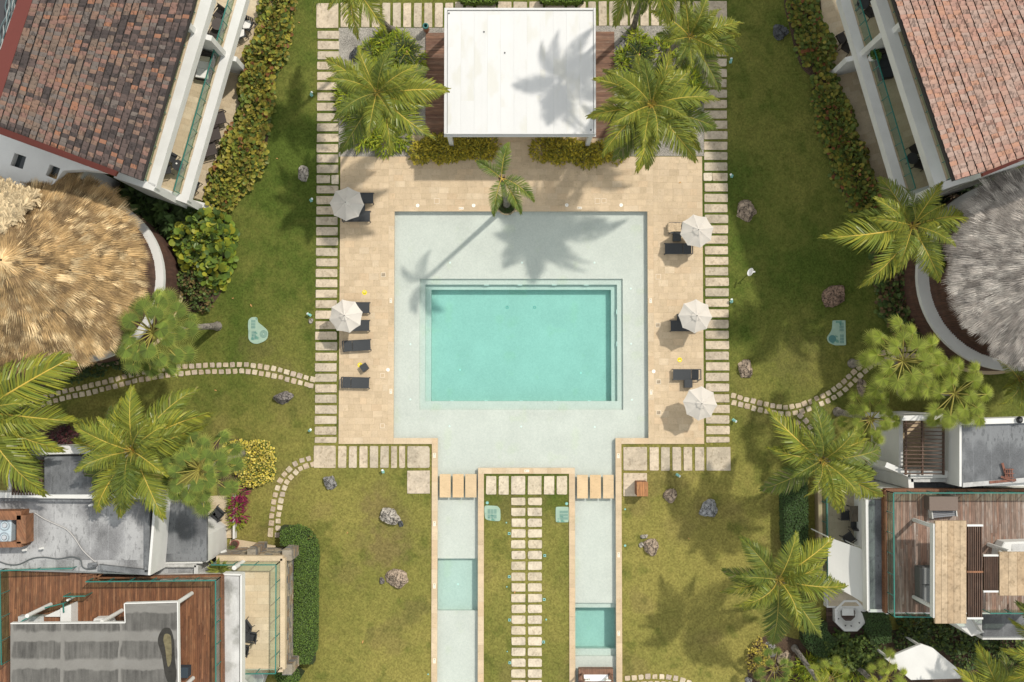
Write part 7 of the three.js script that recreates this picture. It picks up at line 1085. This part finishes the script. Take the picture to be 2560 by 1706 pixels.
{ // table and chairs on the shaded terrace, lounge pieces on the roof terrace
  const p = P(2142, 1285, 1.5), t = thing('square_table', 'square grey-brown table on the shaded terrace at lower right', 'table', V(p.x, 0.8, p.z)); mesh('table_top', new MB().box(0, 0.72, 0, 0.85, 0.04, 0.95, 0, 0.01), mat([0.2, 0.17, 0.13], { map: T.wood }), t); for (const [x, z] of [[-1, -1], [1, -1], [1, 1], [-1, 1]]) mesh('leg', new MB().box(x * 0.38, 0.35, z * 0.43, 0.05, 0.7, 0.05), M_dark, t);
  chair(2114, 1289, 0.8, 0, 'dark chair left of the square table on the shaded terrace', M_dark, 0.52); chair(2139, 1309, 0.8, 1.57, 'dark chair below the square table on the shaded terrace', M_dark, 0.52); chair(2124, 1346, 0.8, 0.6, 'dark chair standing apart near the awning on the shaded terrace', M_dark, 0.6);
  const c = P(2355, 1258, 6.5), u = thing('outdoor_chest', 'brown-grey chest on the weathered roof terrace at lower right', 'chest', V(c.x, 6, c.z)); mesh('body', new MB().box(0, 0.35, 0, 1.55, 0.7, 0.75, 0, 0.03), mat([0.16, 0.12, 0.1], { map: T.weave }), u); mesh('lid', new MB().box(0, 0.73, 0, 1.6, 0.07, 0.8, 0, 0.02), mat([0.2, 0.155, 0.13], { map: T.weave }), u);
  const e = P(2360, 1282, 6.4), w = thing('bench', 'small grey slatted bench in front of the chest on the roof terrace', 'bench', V(e.x, 6, e.z), 0.1); for (let i = 0; i < 5; i++) mesh('slat', new MB().box(0, 0.4, -0.2 + i * 0.1, 1.4, 0.04, 0.08), mat([0.2, 0.21, 0.23]), w); for (const s of [-1, 1]) mesh('side_frame', new MB().box(s * 0.68, 0.25, 0, 0.06, 0.5, 0.55), mat([0.5, 0.5, 0.48]), w);
  const l = P(2316, 1462, 6.4), d = thing('outdoor_sofa', 'grey woven sofa in the shade of the tan roof at lower right', 'sofa', V(l.x, 6, l.z)); mesh('base', new MB().box(0, 0.2, 0, 0.8, 0.4, 2.0, 0, 0.03), mat([0.1, 0.1, 0.1], { map: T.weave }), d); mesh('backrest', new MB().box(-0.42, 0.4, 0, 0.14, 0.7, 2.0, 0, 0.03), mat([0.13, 0.13, 0.12], { map: T.weave }), d); for (const s of [-1, 1]) mesh('cushion', new MB().box(0.05, 0.45, s * 0.48, 0.66, 0.14, 0.92, 0, 0.04), mat([0.2, 0.21, 0.21]), d);
  const g = P(2520, 1188, 7.4), f = thing('timber_debris', 'reddish broken timber lattice lying on the grey roof at lower right', 'timber', V(g.x, 7.22, g.z)); const mr = mat([0.3, 0.13, 0.09], { map: T.wood }); for (let i = 0; i < 4; i++) mesh('batten', new MB().bar(V(-0.1 + i * 0.12, 0.12, -0.35), V(-0.1 + i * 0.12, 0.12, 0.2), 0.05), mr, f); for (let i = 0; i < 3; i++) mesh('batten', new MB().bar(V(-0.15, 0.16, -0.3 + i * 0.22), V(0.35, 0.16, -0.3 + i * 0.22), 0.05), mr, f); mesh('board', new MB().bar(V(-0.25, 0.1, -0.65), V(0.0, 0.1, 0.25), 0.12, 0.04), mr, f); mesh('board', new MB().bar(V(-0.95, 0.05, 0.42), V(0.5, 0.08, 0.28), 0.14, 0.04), mr, f); mesh('board', new MB().bar(V(-0.35, 0.12, 0.1), V(0.4, 0.12, 0.34), 0.12, 0.04), mr, f);
  const v = P(2548, 1050, 7.5), x = thing('roof_vent', 'small grey vent on the grey roof at the right edge', 'vent', V(v.x, 7.2, v.z)); mesh('pipe', new MB().cyl(O, V(0, 0.4, 0), 0.12, 0.12, 12), M_roofW, x); mesh('cap', new MB().cyl(V(0, 0.38, 0), V(0, 0.5, 0), 0.2, 0.08, 12), M_dark, x);
}
{ // white canopy roof in the greenery
  const t = thing('white_canopy', 'white flat canopy roof among greenery at the lower right, dappled with palm shade', 'canopy'), q = new MB(); blockPx(q, [[2214, 1648], [2304, 1611], [2333, 1621], [2424, 1697], [2278, 1701]], 3.4, 3.15, O); mesh('roof', q, M_wall, t); for (const [x, y] of [[2228, 1650], [2305, 1618], [2405, 1692], [2285, 1694]]) { const p = P(x, y, 3.1); mesh('post', new MB().box(p.x, 1.56, p.z, 0.12, 3.12, 0.12), M_wall, t); } mesh('floor', blockPx(new MB(), [[2214, 1650], [2304, 1614], [2424, 1697], [2278, 1701]], 0.1, 0, O, 0), M_teak[2], t);
}
{ // small things lying about
  const m = mat([0.45, 0.26, 0.09], { roughness: 1 }); seed(120);
  for (const [x, y, w] of [[745, 55, 'the upper left lawn beside the walkway'], [695, 397, 'the lawn left of the pale cracked boulder'], [535, 975, 'the lawn below the left curved path'], [1697, 458, 'the deck above the upper right umbrella'], [625, 760, 'the left lawn above the pear-shaped cover'], [585, 745, 'the left lawn beside the low bush'], [870, 1330, 'the lower left lawn between boulders and hedge'], [905, 1610, 'the lower left lawn near the bottom'], [1720, 1345, 'the right lawn below the white and blue boulder'], [1285, 1485, 'the stepping path']]) { const p = P(x, y, 0.06), o = solid('fallen_leaf', LG.point, m, `small brown fallen leaf on ${w}`, 'leaf', 'fallen leaves scattered over the garden'); o.position.set(p.x, x > 1690 && x < 1700 ? 0.085 : 0.06, p.z); o.rotation.y = R(0, 6.3); o.scale.setScalar(R(0.14, 0.24)); }
  const hp = []; for (let i = 0; i <= 60; i++) { const s = i / 60, a = s * 15, q = P(562 + s * 10 + 12 * Math.cos(a) * (0.5 + 0.5 * Math.sin(s * 3)), 545 + s * 46 + 7 * Math.sin(a), 0.06); q.y = 0.05 + 0.02 * (i % 3); hp.push(q); }
  solid('garden_hose', new MB().tube(new THREE.CatmullRomCurve3(hp).getPoints(200), 0.025, 6), mat([0.015, 0.2, 0.07], { roughness: 0.4 }), 'green garden hose lying in loose loops beside the broad-leaved bush', 'hose');
}
renderer.render(scene, camera);
